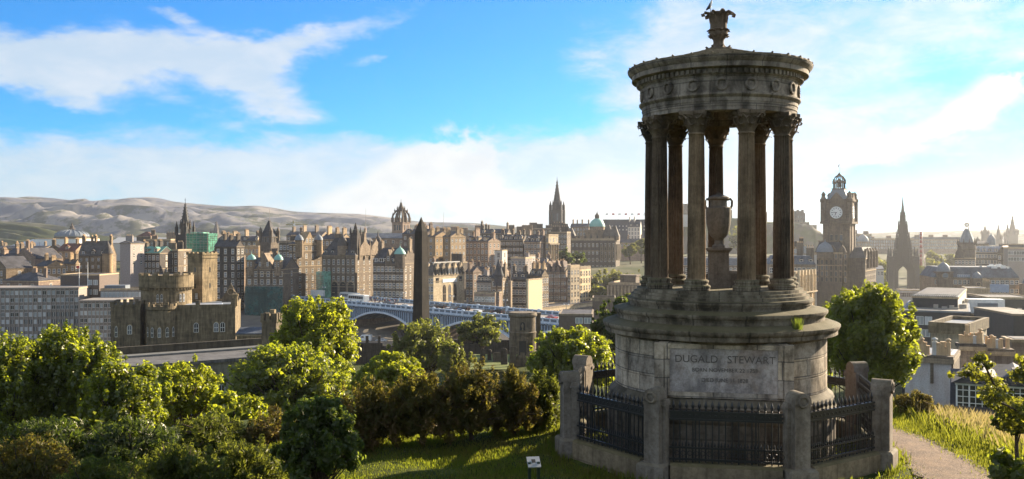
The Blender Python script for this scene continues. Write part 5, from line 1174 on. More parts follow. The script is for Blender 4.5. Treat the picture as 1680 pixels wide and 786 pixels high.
bld('chimney_house', 'dark narrow house with long chimney stack right above the arched hall', 733, 748, 760, 430, 431, -30, 'flat', 1, 4, 2, scols=1, mat=SAND_D, chim=((.5,.5,6,4),), D=10)
bld('college_tenement', 'broad grey stone block with a sunlit arched gable end', 764, 801, 821, 490, 396, -30, 'gable', 7, 6, 6, srows=6, scols=3, mat=SAND_P, chim=((.3,.4,4,5),(.98,.5,2,2)), strings=(24,), kind='sash')
bld('skyline_row', 'dark slate skyline row with stacks above the grey stone block', 785, 832, 838, 600, 383, -12, 'gable', 7, 2, 7, scols=1, mat=SAND_D, D=12, chim=((.05,.5,3,5),(.2,.5,3,3),(.95,.5,3,4)))
bld('skyline_row', 'stepped skyline row of stacks right of the dark slate skyline row', 832, 868, 874, 620, 384, -10, 'flat', 2, 2, 6, scols=1, mat=SAND, D=12, chim=((.1,.5,5,6),(.5,.5,4,5),(.85,.5,7,6)))
bld('tenement', 'dark slate roofed tenement row under the stepped skyline', 818, 858, 866, 520, 394, -16, 'gable', 9, 6, 7, scols=2, mat=SAND_D, chim=((.1,.5),(.5,.5),(.95,.5)), dorm=5, wh=1.6)
bld('tenement', 'gabled tenement with spiky dormers beside the pale porticoed block', 860, 886, 899, 510, 397, -20, 'gable', 11, 6, 5, scols=2, mat=SAND_P, chim=((.1,.5),(.95,.5)), dorm=3)
r, W, D, H = bld('porticoed_block', 'small pale block with sunlit end and columns beside the dark trees', 895, 900, 916, 515, 387, -30, 'flat', 3, 4, 1, srows=4, scols=3, mat=CREAM)
b = MB()
for k in range(4): b.cyl(.5, D*(k+.5)/4, H-14, .45, 9, 8)
b.box(0, .9, 0, D, H-5, H-4.2); b.build('portico', SAND_L, r)
bld('tenement', 'brown tenement behind the porticoed block below the tallest spire', 900, 930, 937, 590, 382, -14, 'flat', 2, 5, 6, scols=1, mat=SAND_D, chim=((.3,.5,5,4),(.8,.5,5,4)), D=14)
bld('white_house', 'small white rendered house below the slate roofed tenement row', 838, 862, 873, 440, 424, -25, 'flat', 2, 3, 4, scols=2, mat=HARL_P, rmat=TILE, chim=((.9,.5),), D=8)
bld('white_house', 'narrow white wall with dark openings behind the conical turret', 812, 824, 831, 460, 411, -25, 'flat', 1, 3, 1, scols=1, mat=HARL, D=6)
bld('white_house', 'pale house beside the small white rendered house', 862, 867, 874, 450, 420, -30, 'flat', 2, 4, 1, scols=2, mat=HARL, D=7)
bld('old_house', 'old brown house with attic windows just left of the stone stack', 782, 806, 817, 390, 463, -25, 'gable', 10, 3, 4, scols=1, mat=HARL_P, rmat=SLATE, dorm=4, chim=((.95,.5,2,3.5),), drop=12)
bld('old_house', 'low brown shop row with square windows above the bridge traffic', 778, 812, 819, 372, 482, -18, 'flat', 2, 2, 6, scols=1, mat=SAND_P, D=9, drop=9)
bld('old_house', 'pink gabled house beside the arched hall', 764, 776, 790, 405, 446, -32, 'gable', 8, 5, 2, scols=2, mat=SAND_P, rmat=SLATE, chim=((.5,.1,2,3),))
r, W, D, H = bld('turret_house', 'stone house with a dark conical turret roof above the bridge', 806, 824, 834, 385, 457, -20, 'gable', 8, 5, 2, scols=2, mat=SAND, chim=((.02,.5),(.98,.5,2,4)))
MB().lathe([(2.0,H-3),(2.0,H+1),(2.2,H+1.2),(1.4,H+4),(.05,H+8.5)], 12, -W*.4, 1).build('turret', SLATE, r)
bld('stack_tower', 'tall thin stone stack beside the turret house', 834, 838, 840, 378, 462, -15, 'flat', 1, 0, 0, scols=0, mat=SAND, D=2.5, drop=8, cat='chimney')
bld('old_house', 'dark stone house between the thin stack and the blank yellow gable', 839, 863, 869, 395, 458, -20, 'gable', 11, 5, 4, scols=1, mat=SAND_D, chim=((.1,.5),(.9,.5)), dorm=2)
bld('gable_house', 'house with a blank bright yellow lit gable wall', 864, 867, 890, 372, 459, -30, 'flat', 1, 0, 0, scols=0, mat=plain('yellow_render', (.62,.52,.33), .9), drop=7)
bld('old_house', 'row of pale gabled houses right behind the blank yellow gable', 868, 889, 900, 400, 452, -32, 'gable', 10, 4, 4, srows=4, scols=3, mat=SAND_B, chim=((.1,.5),(.5,.5),(.9,.5)))
bld('market_roof', 'long dark slate roof over the gabled street', 858, 892, 900, 460, 446, -12, 'gable', 9, 0, 0, scols=0, mat=SAND, D=14)
r, W, D, H = bld('gabled_shops', 'street of dark pointed gables beside the corner shop with pale bays', 896, 928, 940, 430, 446, -24, 'gable', 9, 6, 8, scols=2, mat=SAND_P, chim=((.1,.5),(.4,.5),(.7,.5)), wh=1.5)
for k in range(4): MB().prism([(-W+W*k/4+.3,H),(-W+W*(k+1)/4-.3,H),(-W+W*(k+.5)/4,H+5)], 'y', -.3, 5).build('gable', SAND_P, r)
bld('corner_shop', 'pale corner shop with tall sunlit bays facing the station, the nearer half', 931, 936, 951, 420, 439, -32, 'flat', 4, 5, 1, srows=5, scols=3, mat=CREAM, kind='dark')
bld('corner_shop', 'pale corner shop with banded sunlit windows facing the station, the farther half', 949, 952, 969, 432, 441, -32, 'flat', 4, 5, 1, srows=5, scols=4, mat=CREAM, kind='dark', strings=(9,20))
r, W, D, H = bld('market_hall', 'long low pale market building with a row of square windows behind the bridge', 836, 880, 990, 385, 508, -36, 'flat', 2, 0, 0, srows=1, scols=26, mat=CREAM, D=None, drop=8, kind='dark', ww=1.1, wh=2.2, first=1.4)
bld('market_hall', 'flat roofed pale building stepped behind the long market building', 850, 880, 960, 430, 494, -36, 'flat', 2, 0, 0, srows=1, scols=14, mat=CREAM, D=None, drop=8, kind='dark', ww=1.1, wh=1.6)

# the domed bank
def bank():
    Y = 640; r, W, D, H = bld('domed_bank', 'broad ornate bank headquarters with a green central dome', 930, 1010, 1030, Y, 394, -14, 'flat', 3, 5, 12, srows=5, scols=4, mat=SAND, D=24, wh=2.4, ww=1.2, pitch=5.2, strings=(18,33), first=2.4)
    z = lambda py: Z(py, Y)-r.location[2]; cx = -W*.42
    MB().cbox(cx, D*.4, H, 15, 14, z(379)-H).cbox(cx, D*.4, z(379), 16, 15, .8).build('dome_base', SAND, r)
    MB().lathe([(5.6,z(379)),(5.6,z(372)),(6.0,z(371.5))], 20, cx, D*.4).build('drum', SAND, r)
    MB().lathe([(5.7,z(372)),(5.5,z(368)),(4.4,z(363)),(2.4,z(359)),(1.6,z(358))], 20, cx, D*.4).build('dome', COPPER, r)
    MB().lathe([(1.6,z(358)),(1.6,z(354)),(1.9,z(353.6)),(1.0,z(351)),(.4,z(349)),(.1,z(345))], 10, cx, D*.4).build('lantern', SAND_D, r)
    for q, pk in ((-W*.94, 374), (-W*.04, 371), (-W*.17, 369)):
        MB().cbox(q, 4, H, 7, 7, z(388)-H).build('pavilion', SAND, r); MB().frus(q, 4, z(388), 7.4, 7.4, z(pk)-z(388), 2.2, 2.2).build('pavilion_roof', SLATE_W, r)
    p = MB()
    for k in range(9): pinnacle(p, -W+W*k/8, .4, H, .9, 5)
    for k in range(5): pinnacle(p, -.4, D*k/4, H, .9, 6)
    p.build('pinnacles', SAND_D, r)
    cl = MB()
    for k in range(8): cl.cyl(.55, D*(k+.5)/8, H-14, .42, 11, 8); cl.cyl(-W*.30+W*.28*k/7, -.55, H-14, .42, 11, 8)
    cl.build('columns', SAND_L, r)
bank()
# tall black spire
def hub():
    Y = 900; r = thing('hub_church', 'tallest black gothic spire on the skyline', 'church spire', (X(914, Y), Y, Z(400, Y)), radians(-20)); z = lambda py: Z(py, Y)-Z(400, Y)
    G = plain('black_gothic', (.055,.048,.045), .9); b = MB().cbox(0,0,0,10.5,10.5,z(345)).cbox(0,0,z(346),11,11,.8)
    for sx in (-1,1):
        for sy in (-1,1): b.cbox(sx*5.2, sy*5.2, 0, 2.6, 2.6, z(345)); pinnacle(b, sx*5.2, sy*5.2, z(346), 2.3, z(329)-z(346))
    b.build('tower', G, r)
    b = MB().lathe([(4.6,z(346)),(4.2,z(333)),(4.5,z(332.5))], 8, smooth=False)
    for i in range(8): a = i*pi/4; pinnacle(b, 4.6*cos(a), 4.6*sin(a), z(345), .9, z(328)-z(345))
    b.build('lantern_stage', G, r); s = MB(); spire(s, 0, 0, z(334), 4.0, z(293)-z(334)); s.tube([(0,0,z(294)),(0,0,z(290))], .25, .1, 4); s.build('spire', G, r)
    me = winset('dark', G, BLACK, GLASS)
    for k in (-2, 2): obj('window', me, r, (k, -5.26, z(362)), 0, (1.6,1,7)); obj('window', me, r, (5.26, k, z(362)), pi/2, (1.6,1,7))
hub()
bld('skyline_row', 'skyline row of stacks at the foot of the tallest black spire', 868, 930, 938, 700, 376, -8, 'flat', 2, 1, 10, scols=1, mat=SAND_D, D=16, chim=((.08,.5,6,5),(.25,.5,5,4),(.5,.5,5,3),(.75,.5,8,5),(.92,.5,5,4)))
bld('skyline_row', 'brown skyline house between the tallest spire and the domed bank', 936, 966, 972, 720, 372, -10, 'gable', 5, 2, 6, scols=1, mat=SAND, D=14, chim=((.1,.5,4,3),(.6,.5,4,3),(.95,.5,4,3)))
bld('skyline_row', 'skyline row with many stacks right of the crown steeple', 672, 700, 706, 640, 383, -12, 'gable', 5, 2, 5, scols=1, mat=SAND_P, D=12, chim=((.2,.5,3,3),(.6,.5,4,3),(.9,.5,3,3)))
bld('skyline_row', 'far skyline roofs behind the three tall tenements', 716, 790, 796, 760, 380, -8, 'flat', 2, 1, 9, scols=1, mat=SAND_P, D=14, chim=((.1,.5,5,3),(.35,.5,5,4),(.6,.5,5,3),(.9,.5,6,5)))
bld('skyline_row', 'skyline roofs between the dark pointed tower and the ornate block', 470, 528, 534, 620, 386, -10, 'gable', 6, 2, 8, scols=1, mat=SAND, D=14, chim=((.1,.5,4,3),(.4,.5,5,4),(.75,.5,5,4)))
bld('skyline_row', 'skyline roofs between the netted spire and the dark pointed tower', 354, 430, 436, 560, 395, -12, 'gable', 7, 2, 9, scols=1, mat=SAND, D=14, chim=((.05,.5,3,3),(.3,.5,5,3),(.55,.5,4,4),(.8,.5,4,3)))
bld('skyline_row', 'sunlit pale attic block left of the dark pointed tower', 402, 424, 432, 500, 405, -28, 'flat', 2, 2, 4, scols=2, mat=SAND_B, D=12, chim=((.5,.5,5,3),))
bld('skyline_row', 'brown square attic at the start of the netted spire skyline', 236, 280, 286, 620, 394, -10, 'flat', 2, 1, 5, scols=1, mat=SAND, D=14, chim=((.2,.5,4,3),(.85,.5,8,5)))
bld('skyline_row', 'dark hipped roof lantern above the museum roof', 224, 247, 250, 690, 388, -8, 'hip', 8, 0, 0, scols=0, mat=SAND_D, rmat=TILE, D=10, chim=((.95,.5,3,2),))
def far_spire(name, label, px, tip, base, hw, Y, mat, cat='church spire', tower=.45):
    r = thing(name, label, cat, (X(px, Y), Y, Z(base, Y)), radians(-20)); h = Z(tip, Y)-Z(base, Y); w = hw*2/F*Y
    b = MB().cbox(0,0,-20,w*.8,w*.8,20+h*tower)
    for sx in (-1,1):
        for sy in (-1,1): pinnacle(b, sx*w*.38, sy*w*.38, h*tower-.5, w*.16, h*.25)
    b.build('tower', mat, r); s = MB(); spire(s, 0, 0, h*tower, w*.36, h*(1-tower)); s.build('spire', mat, r); return r
FARST = plain('far_stone', (.14,.12,.105), .95)
far_spire('far_church', 'small distant tiered spire left of the dark pointed tower', 355, 362, 396, 8, 1300, FARST, tower=.35)
# tower crane
def crane():
    Y = 900; r = thing('tower_crane', 'thin yellow tower crane above the skyline', 'crane', (X(481, Y), Y, Z(400, Y)), radians(10)); z = lambda py: Z(py, Y)-Z(400, Y); m = plain('crane_yellow', (.30,.27,.13), .6)
    MB().cbox(0,0,0,1.6,1.6,z(370)).build('mast', m, r); MB().box(-7,14,-.5,.5,z(369.5),z(368)).tube([(0,0,z(364)),(13,0,z(368))], .15, .15, 4).tube([(0,0,z(364)),(-6,0,z(368))], .15, .15, 4).build('jib', m, r); MB().cbox(.9,0,z(371),2,1.6,2.2).build('cab', WHITE, r)
    MB().cbox(0,0,z(369),1,1,z(362)-z(369)).build('apex', m, r)
crane()
for px, top, Y, lab in ((728, 348, 760, 'thin radio mast on the roofs behind the three tall tenements'),):
    r = thing('radio_mast', lab, 'mast', (X(px, Y), Y, Z(384, Y))); MB().cyl(0,0,0,.28,Z(top,Y)-Z(384,Y),6,.1).build('pole', STEEL, r)
# ------------------------------------------------------------------ obelisk, round tomb, burial ground
def obelisk():
    Y = 215; r = thing('obelisk', 'tall black stone obelisk rising from the burial ground trees', 'obelisk', (X(691, Y), Y, Z(572, Y)), radians(-33)); z = lambda py: Z(py, Y)-Z(572, Y)
    m = stone('obelisk_stone', (.013,.011,.010), .3, .95, .3, bw=1.3, dark=(.008,.007,.007), hi=(.030,.025,.021), mortar=.4)
    MB().cbox(0,0,-4,5.2,5.2,5.5).cbox(0,0,1.5,4.4,4.4,2).build('base', m, r)
    MB().frus(0,0,0,3.05,3.05,z(380),2.12,2.12).lathe([(1.5,0),(.04,z(356)-z(380))], 4, 0, 0, z(380), False, a0=pi/4).build('shaft', m, r)
obelisk()
TOMB = stone('tomb_stone', (.15,.12,.088), .55, .5, .5, bw=1.1, radial=3, dark=(.05,.042,.033), hi=(.23,.185,.13))
def tomb():
    Y = 198; r = thing('round_tomb', 'round stone tomb tower with a niche and dark doorway in the burial ground', 'tomb', (X(857.5, Y), Y, Z(580, Y)), radians(-1)); z = lambda py: Z(py, Y)-Z(580, Y)
    MB().lathe([(3.05,-4),(3.05,.6),(2.9,.7),(2.9,z(547)),(2.98,z(546)),(2.98,z(544)),(2.8,z(543)),(2.8,z(520)),(3.1,z(518)),(3.15,z(515.5)),(3.0,z(514)),(2.95,z(512)),(2.7,z(512))], 48).build('drum', TOMB, r)
    d = MB().box(-.75,.75,-3.0,-2.6,0,z(557)); d.build('doorway', BLACK, r); MB().box(-1.1,1.1,-3.12,-2.6,z(556.8),z(553)).prism([(-1.2,z(553)),(1.2,z(553)),(0,z(549))], 'y', -3.15, -2.6).box(-1.0,-.76,-3.06,-2.6,0,z(556.8)).box(.76,1.0,-3.06,-2.6,0,z(556.8)).build('door_surround', TOMB, r)
    n = [(-.55,z(540)),(.55,z(540)),(.55,z(531))]+[(.55*cos(pi*k/8), z(531)+.6*sin(pi*k/8)) for k in range(1, 8)]+[(-.55,z(531))]
    ni = MB().prism(n, 'y', -2.86, -2.5).build('niche', BLACK, r); MB().lathe([(.22,0),(.1,.3),(.3,.8),(.28,1.1),(.1,1.3),(.05,1.5)], 10, 0, -2.95, z(539.5)).build('urn', TOMB, ni)
    MB().box(2.9,3.9,1,2.6,-3,z(517)).box(2.8,4.0,.9,2.7,z(517),z(514)).build('pillar', TOMB, r)
tomb()
def burial_ground():
    r = thing('burial_wall', 'dark low stone wall with tomb slabs left of the round tomb', 'wall', (X(836, 200), 200, Z(582, 200)), radians(-4)); W = 14
    z = lambda py: Z(py, 200)-Z(582, 200); b = MB().box(-W,0,0,.7,-3,z(560)).box(-W-.1,.1,-.1,.8,z(560),z(558)); 
    rng = random.Random(2)
    for k in range(9): x = -W+1+k*1.45; h = rng.uniform(2, 2.9); b.box(x, x+1, -.2, 0, 0, h); b.prism([(x-.1,h),(x+1.1,h),(x+.5,h+.4)], 'y', -.22, 0)
    b.build('masonry', stone('burial_stone', (.09,.075,.06), .6, .4, .4, bw=.9), r)
    r = thing('burial_wall', 'dark broken wall behind the tall brown gorse under the obelisk tree', 'wall', (X(665, 205), 205, Z(590, 205)), radians(6)); b = MB().box(-11,0,0,.8,-3,Z(567,205)-Z(590,205)).box(-11,-5,-.1,.9,Z(567,205)-Z(590,205),Z(562,205)-Z(590,205))
    for px in (-8.5,-5.8,-2.4): b.cbox(px,.4,Z(567,205)-Z(590,205),.6,.6,2.2)
    b.build('masonry', MATS['burial_stone'], r)
    st = [('slim pale headstone in the sunlit grass', 792, 586, 572, .45, 168), ('leaning dark slab standing before the round tomb', 827, 590, 571, .62, 170), ('tall grey gravestone with rounded top before the tomb pillar', 841, 592, 568, .6, 166), ('low broad tombstone at the edge of the sunlit grass', 815, 585, 578, .8, 176), ('small grey headstone beside the low broad tombstone', 803, 583, 573, .4, 180)]
    for lab, px, b0, t0, w, Y in st:
        h = Z(t0, Y)-Z(b0, Y); pts = [(-w,-1),(w,-1),(w,h*.8)]+[(w*cos(pi*k/6), h*.8+h*.2*sin(pi*k/6)) for k in range(1, 6)]+[(-w,h*.8)]
        o = MB().prism(pts, 'y', -.12, .12).build('gravestone', MATS['burial_stone'], None, (X(px, Y), Y, Z(b0, Y)), random.Random(px).uniform(-.4,.4)); o.rotation_euler[1] = random.Random(px+1).uniform(-.08,.08); tag(o, lab, 'gravestone')
    b = MB(); x0, x1 = X(775, 185), X(848, 185)
    V = [(X(770,160),160,Z(606,160)),(X(835,160),160,Z(606,160)),(X(850,196),196,Z(581,196)),(X(775,196),196,Z(581,196))]
    me = MB().add(V, [(0,1,2,3)]).mesh('burial_lawn', plain('mown_grass', (.10,.12,.022), .95)); struct(obj('burial_lawn', me))
burial_ground()

# ------------------------------------------------------------------ the blue bridge
BLUE = plain('pale_blue_paint', (.36,.46,.58), .45); BLUE_D = plain('slate_blue_paint', (.10,.14,.19), .5); BLUE_W = plain('whitish_blue_paint', (.55,.62,.70), .45)
def bridge():
    A = np.array((-107.0, 411.5)); B = np.array((30.0, 271.2)); d = B-A; L = np.linalg.norm(d); rz = atan2(d[1], d[0]); zt = -26.0
    r = thing('iron_bridge', 'pale blue iron arch road bridge crossing the railway valley', 'bridge', (A[0], A[1], zt), rz); r2 = lambda t: t*117.4+L_off
    L_off = np.linalg.norm(np.array((-67.5, 371.0))-A); Wd = 22
    MB().box(0, L, .3, Wd-.3, -1.9, -1.25).build('deck', CONC, r)
    for y0 in (0, Wd-.35):
        b = MB().mat(0).box(0, L, y0, y0+.35, -1.25, -.12).box(0, L, y0-.15, y0+.5, -.12, .05).box(0, L, y0-.22, y0+.55, -1.9, -1.5).mat(1).box(0, L, y0-.18, y0+.5, -1.5, -1.25)
        n = int(L/3.2)
        for k in range(n+1):
            x = L*k/n; b.mat(1).box(x-.22, x+.22, y0-.12, y0+.45, -1.25, .16)
            if k < n: b.mat(2).box(x+.45, x+L/n-.45, y0-.02, y0+.01, -1.0, -.35)
        for k in range(0, n+1, 5): b.mat(1).box(L*k/n-.5, L*k/n+.5, y0-.3, y0+.5, -1.9, .45)
        b.build('parapet', [BLUE, BLUE_W, BLUE_D], r)
    spans = [(.04, .348), (.51, .811), (.875, 1.176)]
    for (a, c) in [(-.43, -.12)]+spans:
        x0, x1 = r2(a), r2(c); zs, zc = -7.0, -3.1; n = 24
        arc = lambda q, lo=0.0: zs+(zc-zs)*(1-(2*q-1)**2)+lo
        for i, y0 in enumerate((.15, 5.2, 10.5, 16, Wd-1.2)):
            s = MB()
            for k in range(n):
                q0, q1 = k/n, (k+1)/n; xa, xb = x0+(x1-x0)*q0, x0+(x1-x0)*q1; za, zb_ = arc(q0), arc(q1)
                s.add([(xa,y0,za-.75),(xb,y0,zb_-.75),(xb,y0+.9,zb_-.75),(xa,y0+.9,za-.75),(xa,y0,za),(xb,y0,zb_),(xb,y0+.9,zb_),(xa,y0+.9,za)], [(3,2,1,0),(4,5,6,7),(0,1,5,4),(2,3,7,6)])
            rib = s.build('arch_rib', [BLUE_W, BLUE_D][0 if i in (0, 4) else 1], r)
            if i == 0:                           # spandrel with its small arcade
                p = MB(); 
                for k in range(n):
                    q0, q1 = k/n, (k+1)/n; xa, xb = x0+(x1-x0)*q0, x0+(x1-x0)*q1
                    p.mat(0).add([(xa,y0+.6,arc(q0)),(xb,y0+.6,arc(q1)),(xb,y0+.6,-1.9),(xa,y0+.6,-1.9)], [(0,1,2,3)])
                m_ = int((x1-x0)/1.25)
                for k in range(m_):
                    q = (k+.5)/m_; x = x0+(x1-x0)*q; h = -2.0-arc(q)
                    if h > 1.0:
                        p.mat(1).box(x-.12, x+.12, y0+.25, y0+.55, arc(q), -2.5); cc = (x1-x0)/m_
                        pts = [(x+cc/2-.5*cc*cos(pi*j/6), y0+.4, -2.75+.5*cc*sin(pi*j/6)) for j in range(7)]; p.tube(pts, .11, .11, 4)
                p.build('spandrel', [BLUE_D, BLUE], r)
    for (a, c) in ((-.12, .04), (.348, .51), (.811, .875), (1.176, 1.22), (-.5, -.43)):
        x0, x1 = r2(a), r2(c); p = MB().mat(0).box(x0+.2, x1-.2, .5, Wd-.5, -22, -1.9); p.mat(1); m_ = max(2, int((x1-x0)/1.5))
        for k in range(m_+1):
            x = x0+(x1-x0)*k/m_; p.box(x-.13, x+.13, .2, .5, -7, -2.9)
            if k < m_:
                cc = (x1-x0)/m_; p.tube([(x+cc/2-.5*cc*cos(pi*j/6), .35, -3.0+.5*cc*sin(pi*j/6)) for j in range(7)], .12, .12, 4)
        p.box(x0, x1, .1, .5, -7.5, -7).mat(2).box(x0-.4, x1+.4, .2, Wd-.2, -22, -7.6); p.build('pier', [BLUE_D, BLUE, SAND], r)
    for k in range(6):
        lamp = thing('street_lamp', f'slim double street lamp on the blue bridge', 'street lamp', (*(A+d*(.2+.14*k)+np.array((.72,.70))*.9), zt), rz, 'street lamps along the blue bridge')
        MB().cyl(0,0,-1.2,.12,6.2,6,.07).build('post', BLUE_D, lamp); MB().tube([(-.9,0,4.9),(0,0,5.1),(.9,0,4.9)], .06, .06, 4).build('arm', BLUE_D, lamp)
        for s in (-.9,.9): MB().lathe([(.05,0),(.22,.12),(.26,.35),(.12,.5)], 8, s, 0, 4.45).build('lantern', WHITE, lamp)
    return A, d/L, L, rz, zt
BA, BD, BL, BRZ, BZ = bridge()
BN = np.array((-BD[1], BD[0]))             # away from the camera across the deck
def on_bridge(px, across):
    """a point on the deck seen at pixel column px, `across` metres behind the near parapet"""
    k = (px-840)/F; o = BA+BN*across; t = (k*o[1]-o[0])/(BD[0]-k*BD[1]); p = o+BD*t; return (p[0], p[1], BZ-1.25)

# ------------------------------------------------------------------ vehicles
TYRE = plain('tyre', (.02,.02,.02), .9); CARGL = glassmat('car_glass', (.02,.024,.03), .08, .7); LAMPW = plain('lamp_lens', (.7,.7,.66), .2)
def paint(n, c): return plain('paint_'+n, c, .28, .1, .6)
def wheel_mesh(R, w):
    return MB().mat(0).lathe([(R*.62,-w/2),(R*.95,-w/2),(R,-w*.3),(R,w*.3),(R*.95,w/2),(R*.62,w/2)], 14).mat(1).lathe([(R*.62,-w*.42),(R*.2,-w*.48),(R*.2,w*.48),(R*.62,w*.42)], 14)
def vehicle(name, label, cat, prof, glass, width, wheels, R, mat, tuck=.82, group=None, extra=None):
    """prof: side outline (x, z); glass: list of (x0,x1,z0,z1) side panes; body tapers above the waist"""
    r = thing(name, label, cat, (0,0,0), 0, group); zs = [p[1] for p in prof]; zm = max(zs); waist = zm*.58
    yw = lambda z: width/2*(1 if z < waist else 1-(1-tuck)*(z-waist)/(zm-waist)); n = len(prof)
    vs = [(x, -yw(z), z) for x, z in prof]+[(x, yw(z), z) for x, z in prof]
    MB().add(vs, [tuple(range(n)), tuple(range(n, 2*n))[::-1]]+[(i, n+i, n+(i+1) % n, (i+1) % n) for i in range(n)]).build('body', mat, r)
    g = MB()
    for s in (-1, 1):
        for x0, x1, z0, z1, sl in glass: g.add([(x0-sl, s*(yw(z0)+.012), z0),(x1, s*(yw(z0)+.012), z0),(x1-(.06 if sl else 0), s*(yw(z1)+.012), z1),(x0, s*(yw(z1)+.012), z1)], [(0,1,2,3)])
    if extra:
        for q in extra: (x0, z0), (x1, z1) = q; dx, dz = (z1-z0), -(x1-x0); l = sqrt(dx*dx+dz*dz); sg = 1 if dz > 0 or (abs(dz) < 1e-3) else -1; ox, oz = dx/l*.012, dz/l*.012; ox, oz = (ox, oz) if (oz > 0 or abs(oz) < 1e-6) else (-ox, -oz); g.add([(x0+ox,-yw(z0)*.92,z0+oz),(x0+ox,yw(z0)*.92,z0+oz),(x1+ox,yw(z1)*.92,z1+oz),(x1+ox,-yw(z1)*.92,z1+oz)], [(0,1,2,3)])
    g.build('windows' if len(glass) > 3 else 'glass', CARGL, r)
    for x in wheels:
        for s in (-1, 1):
            o = wheel_mesh(R, .22).build('wheel', [TYRE, STEEL], r, (x, s*(width/2-.06), R)); o.rotation_euler = (pi/2, 0, 0)
    x0 = min(p[0] for p in prof); x1 = max(p[0] for p in prof)
    for s in (-1, 1):
        MB().cbox(x0+.01, s*width*.36, .62, .08, .32, .16).build('headlight', LAMPW, r); MB().cbox(x1-.01, s*width*.38, .68, .08, .26, .18).build('tail_light', plain('red_lens', (.35,.02,.02), .3), r)
    return r
CARP = [(-2.1,.3),(2.1,.3),(2.15,.75),(1.95,.98),(1.3,1.02),(.75,1.45),(-.65,1.47),(-1.15,1.0),(-2.0,.82),(-2.12,.6)]
CARG = [(-.62,.02,1.02,1.40,.38),(.1,.72,1.02,1.40,0),(.78,1.1,1.02,1.2,0)]
CABP = [(-2.2,.3),(2.25,.3),(2.3,1.0),(2.2,1.7),(-.35,1.75),(-.95,1.12),(-2.1,.98),(-2.25,.6)]
CABG = [(-.3,.45,1.1,1.62,.45),(.52,1.3,1.1,1.62,0),(1.38,2.1,1.1,1.62,0)]
BUSP = [(-5.9,.4),(5.9,.4),(5.95,2.9),(5.7,3.25),(-5.5,3.25),(-5.95,2.6),(-6.0,1.2)]
BUSG = [(-5.4+1.5*k, -4.0+1.5*k, 1.5, 2.65, 0) for k in range(7)]
VANP = [(-2.5,.35),(2.5,.35),(2.55,2.3),(2.4,2.4),(-1.2,2.4),(-1.8,1.45),(-2.45,1.2),(-2.55,.7)]
VANG = [(-1.05,-.2,1.4,2.0,.4)]
def put(r, p, ang, flip=False):
    r.location = p; r.rotation_euler = (0, 0, ang+(pi if flip else 0)); return r
def vehicles():
    put(vehicle('coach', 'long white coach standing at the far end of the blue bridge', 'coach', BUSP, BUSG, 2.5, (-3.8,3.6), .5, paint('white', (.78,.78,.76)), .95, extra=[((-5.95,1.4),(-5.6,3.1))]), on_bridge(588, 8), BRZ)
    put(vehicle('bus', 'white open bus behind the long white coach', 'bus', BUSP, BUSG, 2.5, (-3.8,3.6), .5, paint('offwhite', (.62,.62,.60)), .95, extra=[((-5.95,1.4),(-5.6,3.1))]), on_bridge(574, 13), BRZ)
    put(vehicle('car', 'white car driving on the blue bridge just left of the obelisk', 'car', CARP, CARG, 1.8, (-1.35,1.3), .33, paint('white', (.78,.78,.76)), .78, extra=[((-1.15,1.0),(-.65,1.47)),((.75,1.45),(1.3,1.02))]), on_bridge(664, 3.5), BRZ)
    put(vehicle('taxi', 'white taxi nearest the parapet over the middle arch', 'taxi', CABP, CABG, 1.8, (-1.4,1.4), .35, paint('white', (.78,.78,.76)), .85, extra=[((-.95,1.12),(-.35,1.75))]), on_bridge(781, 3.0), BRZ)
    cab = vehicle('taxi', 'black taxi in the queue along the blue bridge', 'taxi', CABP, CABG, 1.8, (-1.4,1.4), .35, paint('black', (.02,.02,.024)), .85, extra=[((-.95,1.12),(-.35,1.75))])
    q = [(709, 'black taxi queuing right beside the obelisk'), (724, 'second black taxi right of the obelisk'), (744, 'black taxi before the lit arched hall'), (762, 'black taxi at the end of the arched hall'), (800, 'black taxi just right of the white taxi'), (818, 'black taxi below the turret house'), (836, 'black taxi above the round tomb'), (853, 'black taxi behind the round tomb top')]
    for i, (px, lab) in enumerate(q):
        o = cab if i == 0 else copy_tree(cab); o['label'] = lab; o['group'] = 'taxis on the blue bridge'; put(o, on_bridge(px, 8.5+(i % 2)*3.2), BRZ)
    for i, (px, ac, nm, c, lab) in enumerate([(735, 4, 'silver', (.45,.45,.46), 'silver car passing the obelisk on the near lane'), (692+62, 4.2, 'blue', (.05,.09,.2), 'dark blue car below the lit arched hall'), (872, 4, 'grey', (.2,.2,.21), 'grey car on the bridge right of the round tomb'), (905, 8, 'red', (.35,.04,.03), 'red car at the near end of the blue bridge'), (640, 9, 'dark', (.04,.05,.06), 'dark car behind the crowd beside the coach')]):
        put(vehicle('car', lab, 'car', CARP, CARG, 1.8, (-1.35,1.3), .33, paint(nm, c), .78, extra=[((-1.15,1.0),(-.65,1.47)),((.75,1.45),(1.3,1.02))]), on_bridge(px, ac), BRZ)
    g = lambda px, py, Y: (X(px, Y), Y, float(ter(X(px, Y), Y))+.02)
    put(vehicle('van', 'white van parked in the street seen under the first arch', 'van', VANP, VANG, 1.9, (-1.6,1.6), .35, paint('white', (.78,.78,.76)), .92, extra=[((-1.8,1.45),(-1.2,2.4))]), g(599, 547, 340), radians(-10))
    put(vehicle('car', 'pale car in the street seen under the first arch', 'car', CARP, CARG, 1.8, (-1.35,1.3), .33, paint('pale', (.5,.5,.5)), .78), g(626, 549, 338), radians(-6))
vehicles()
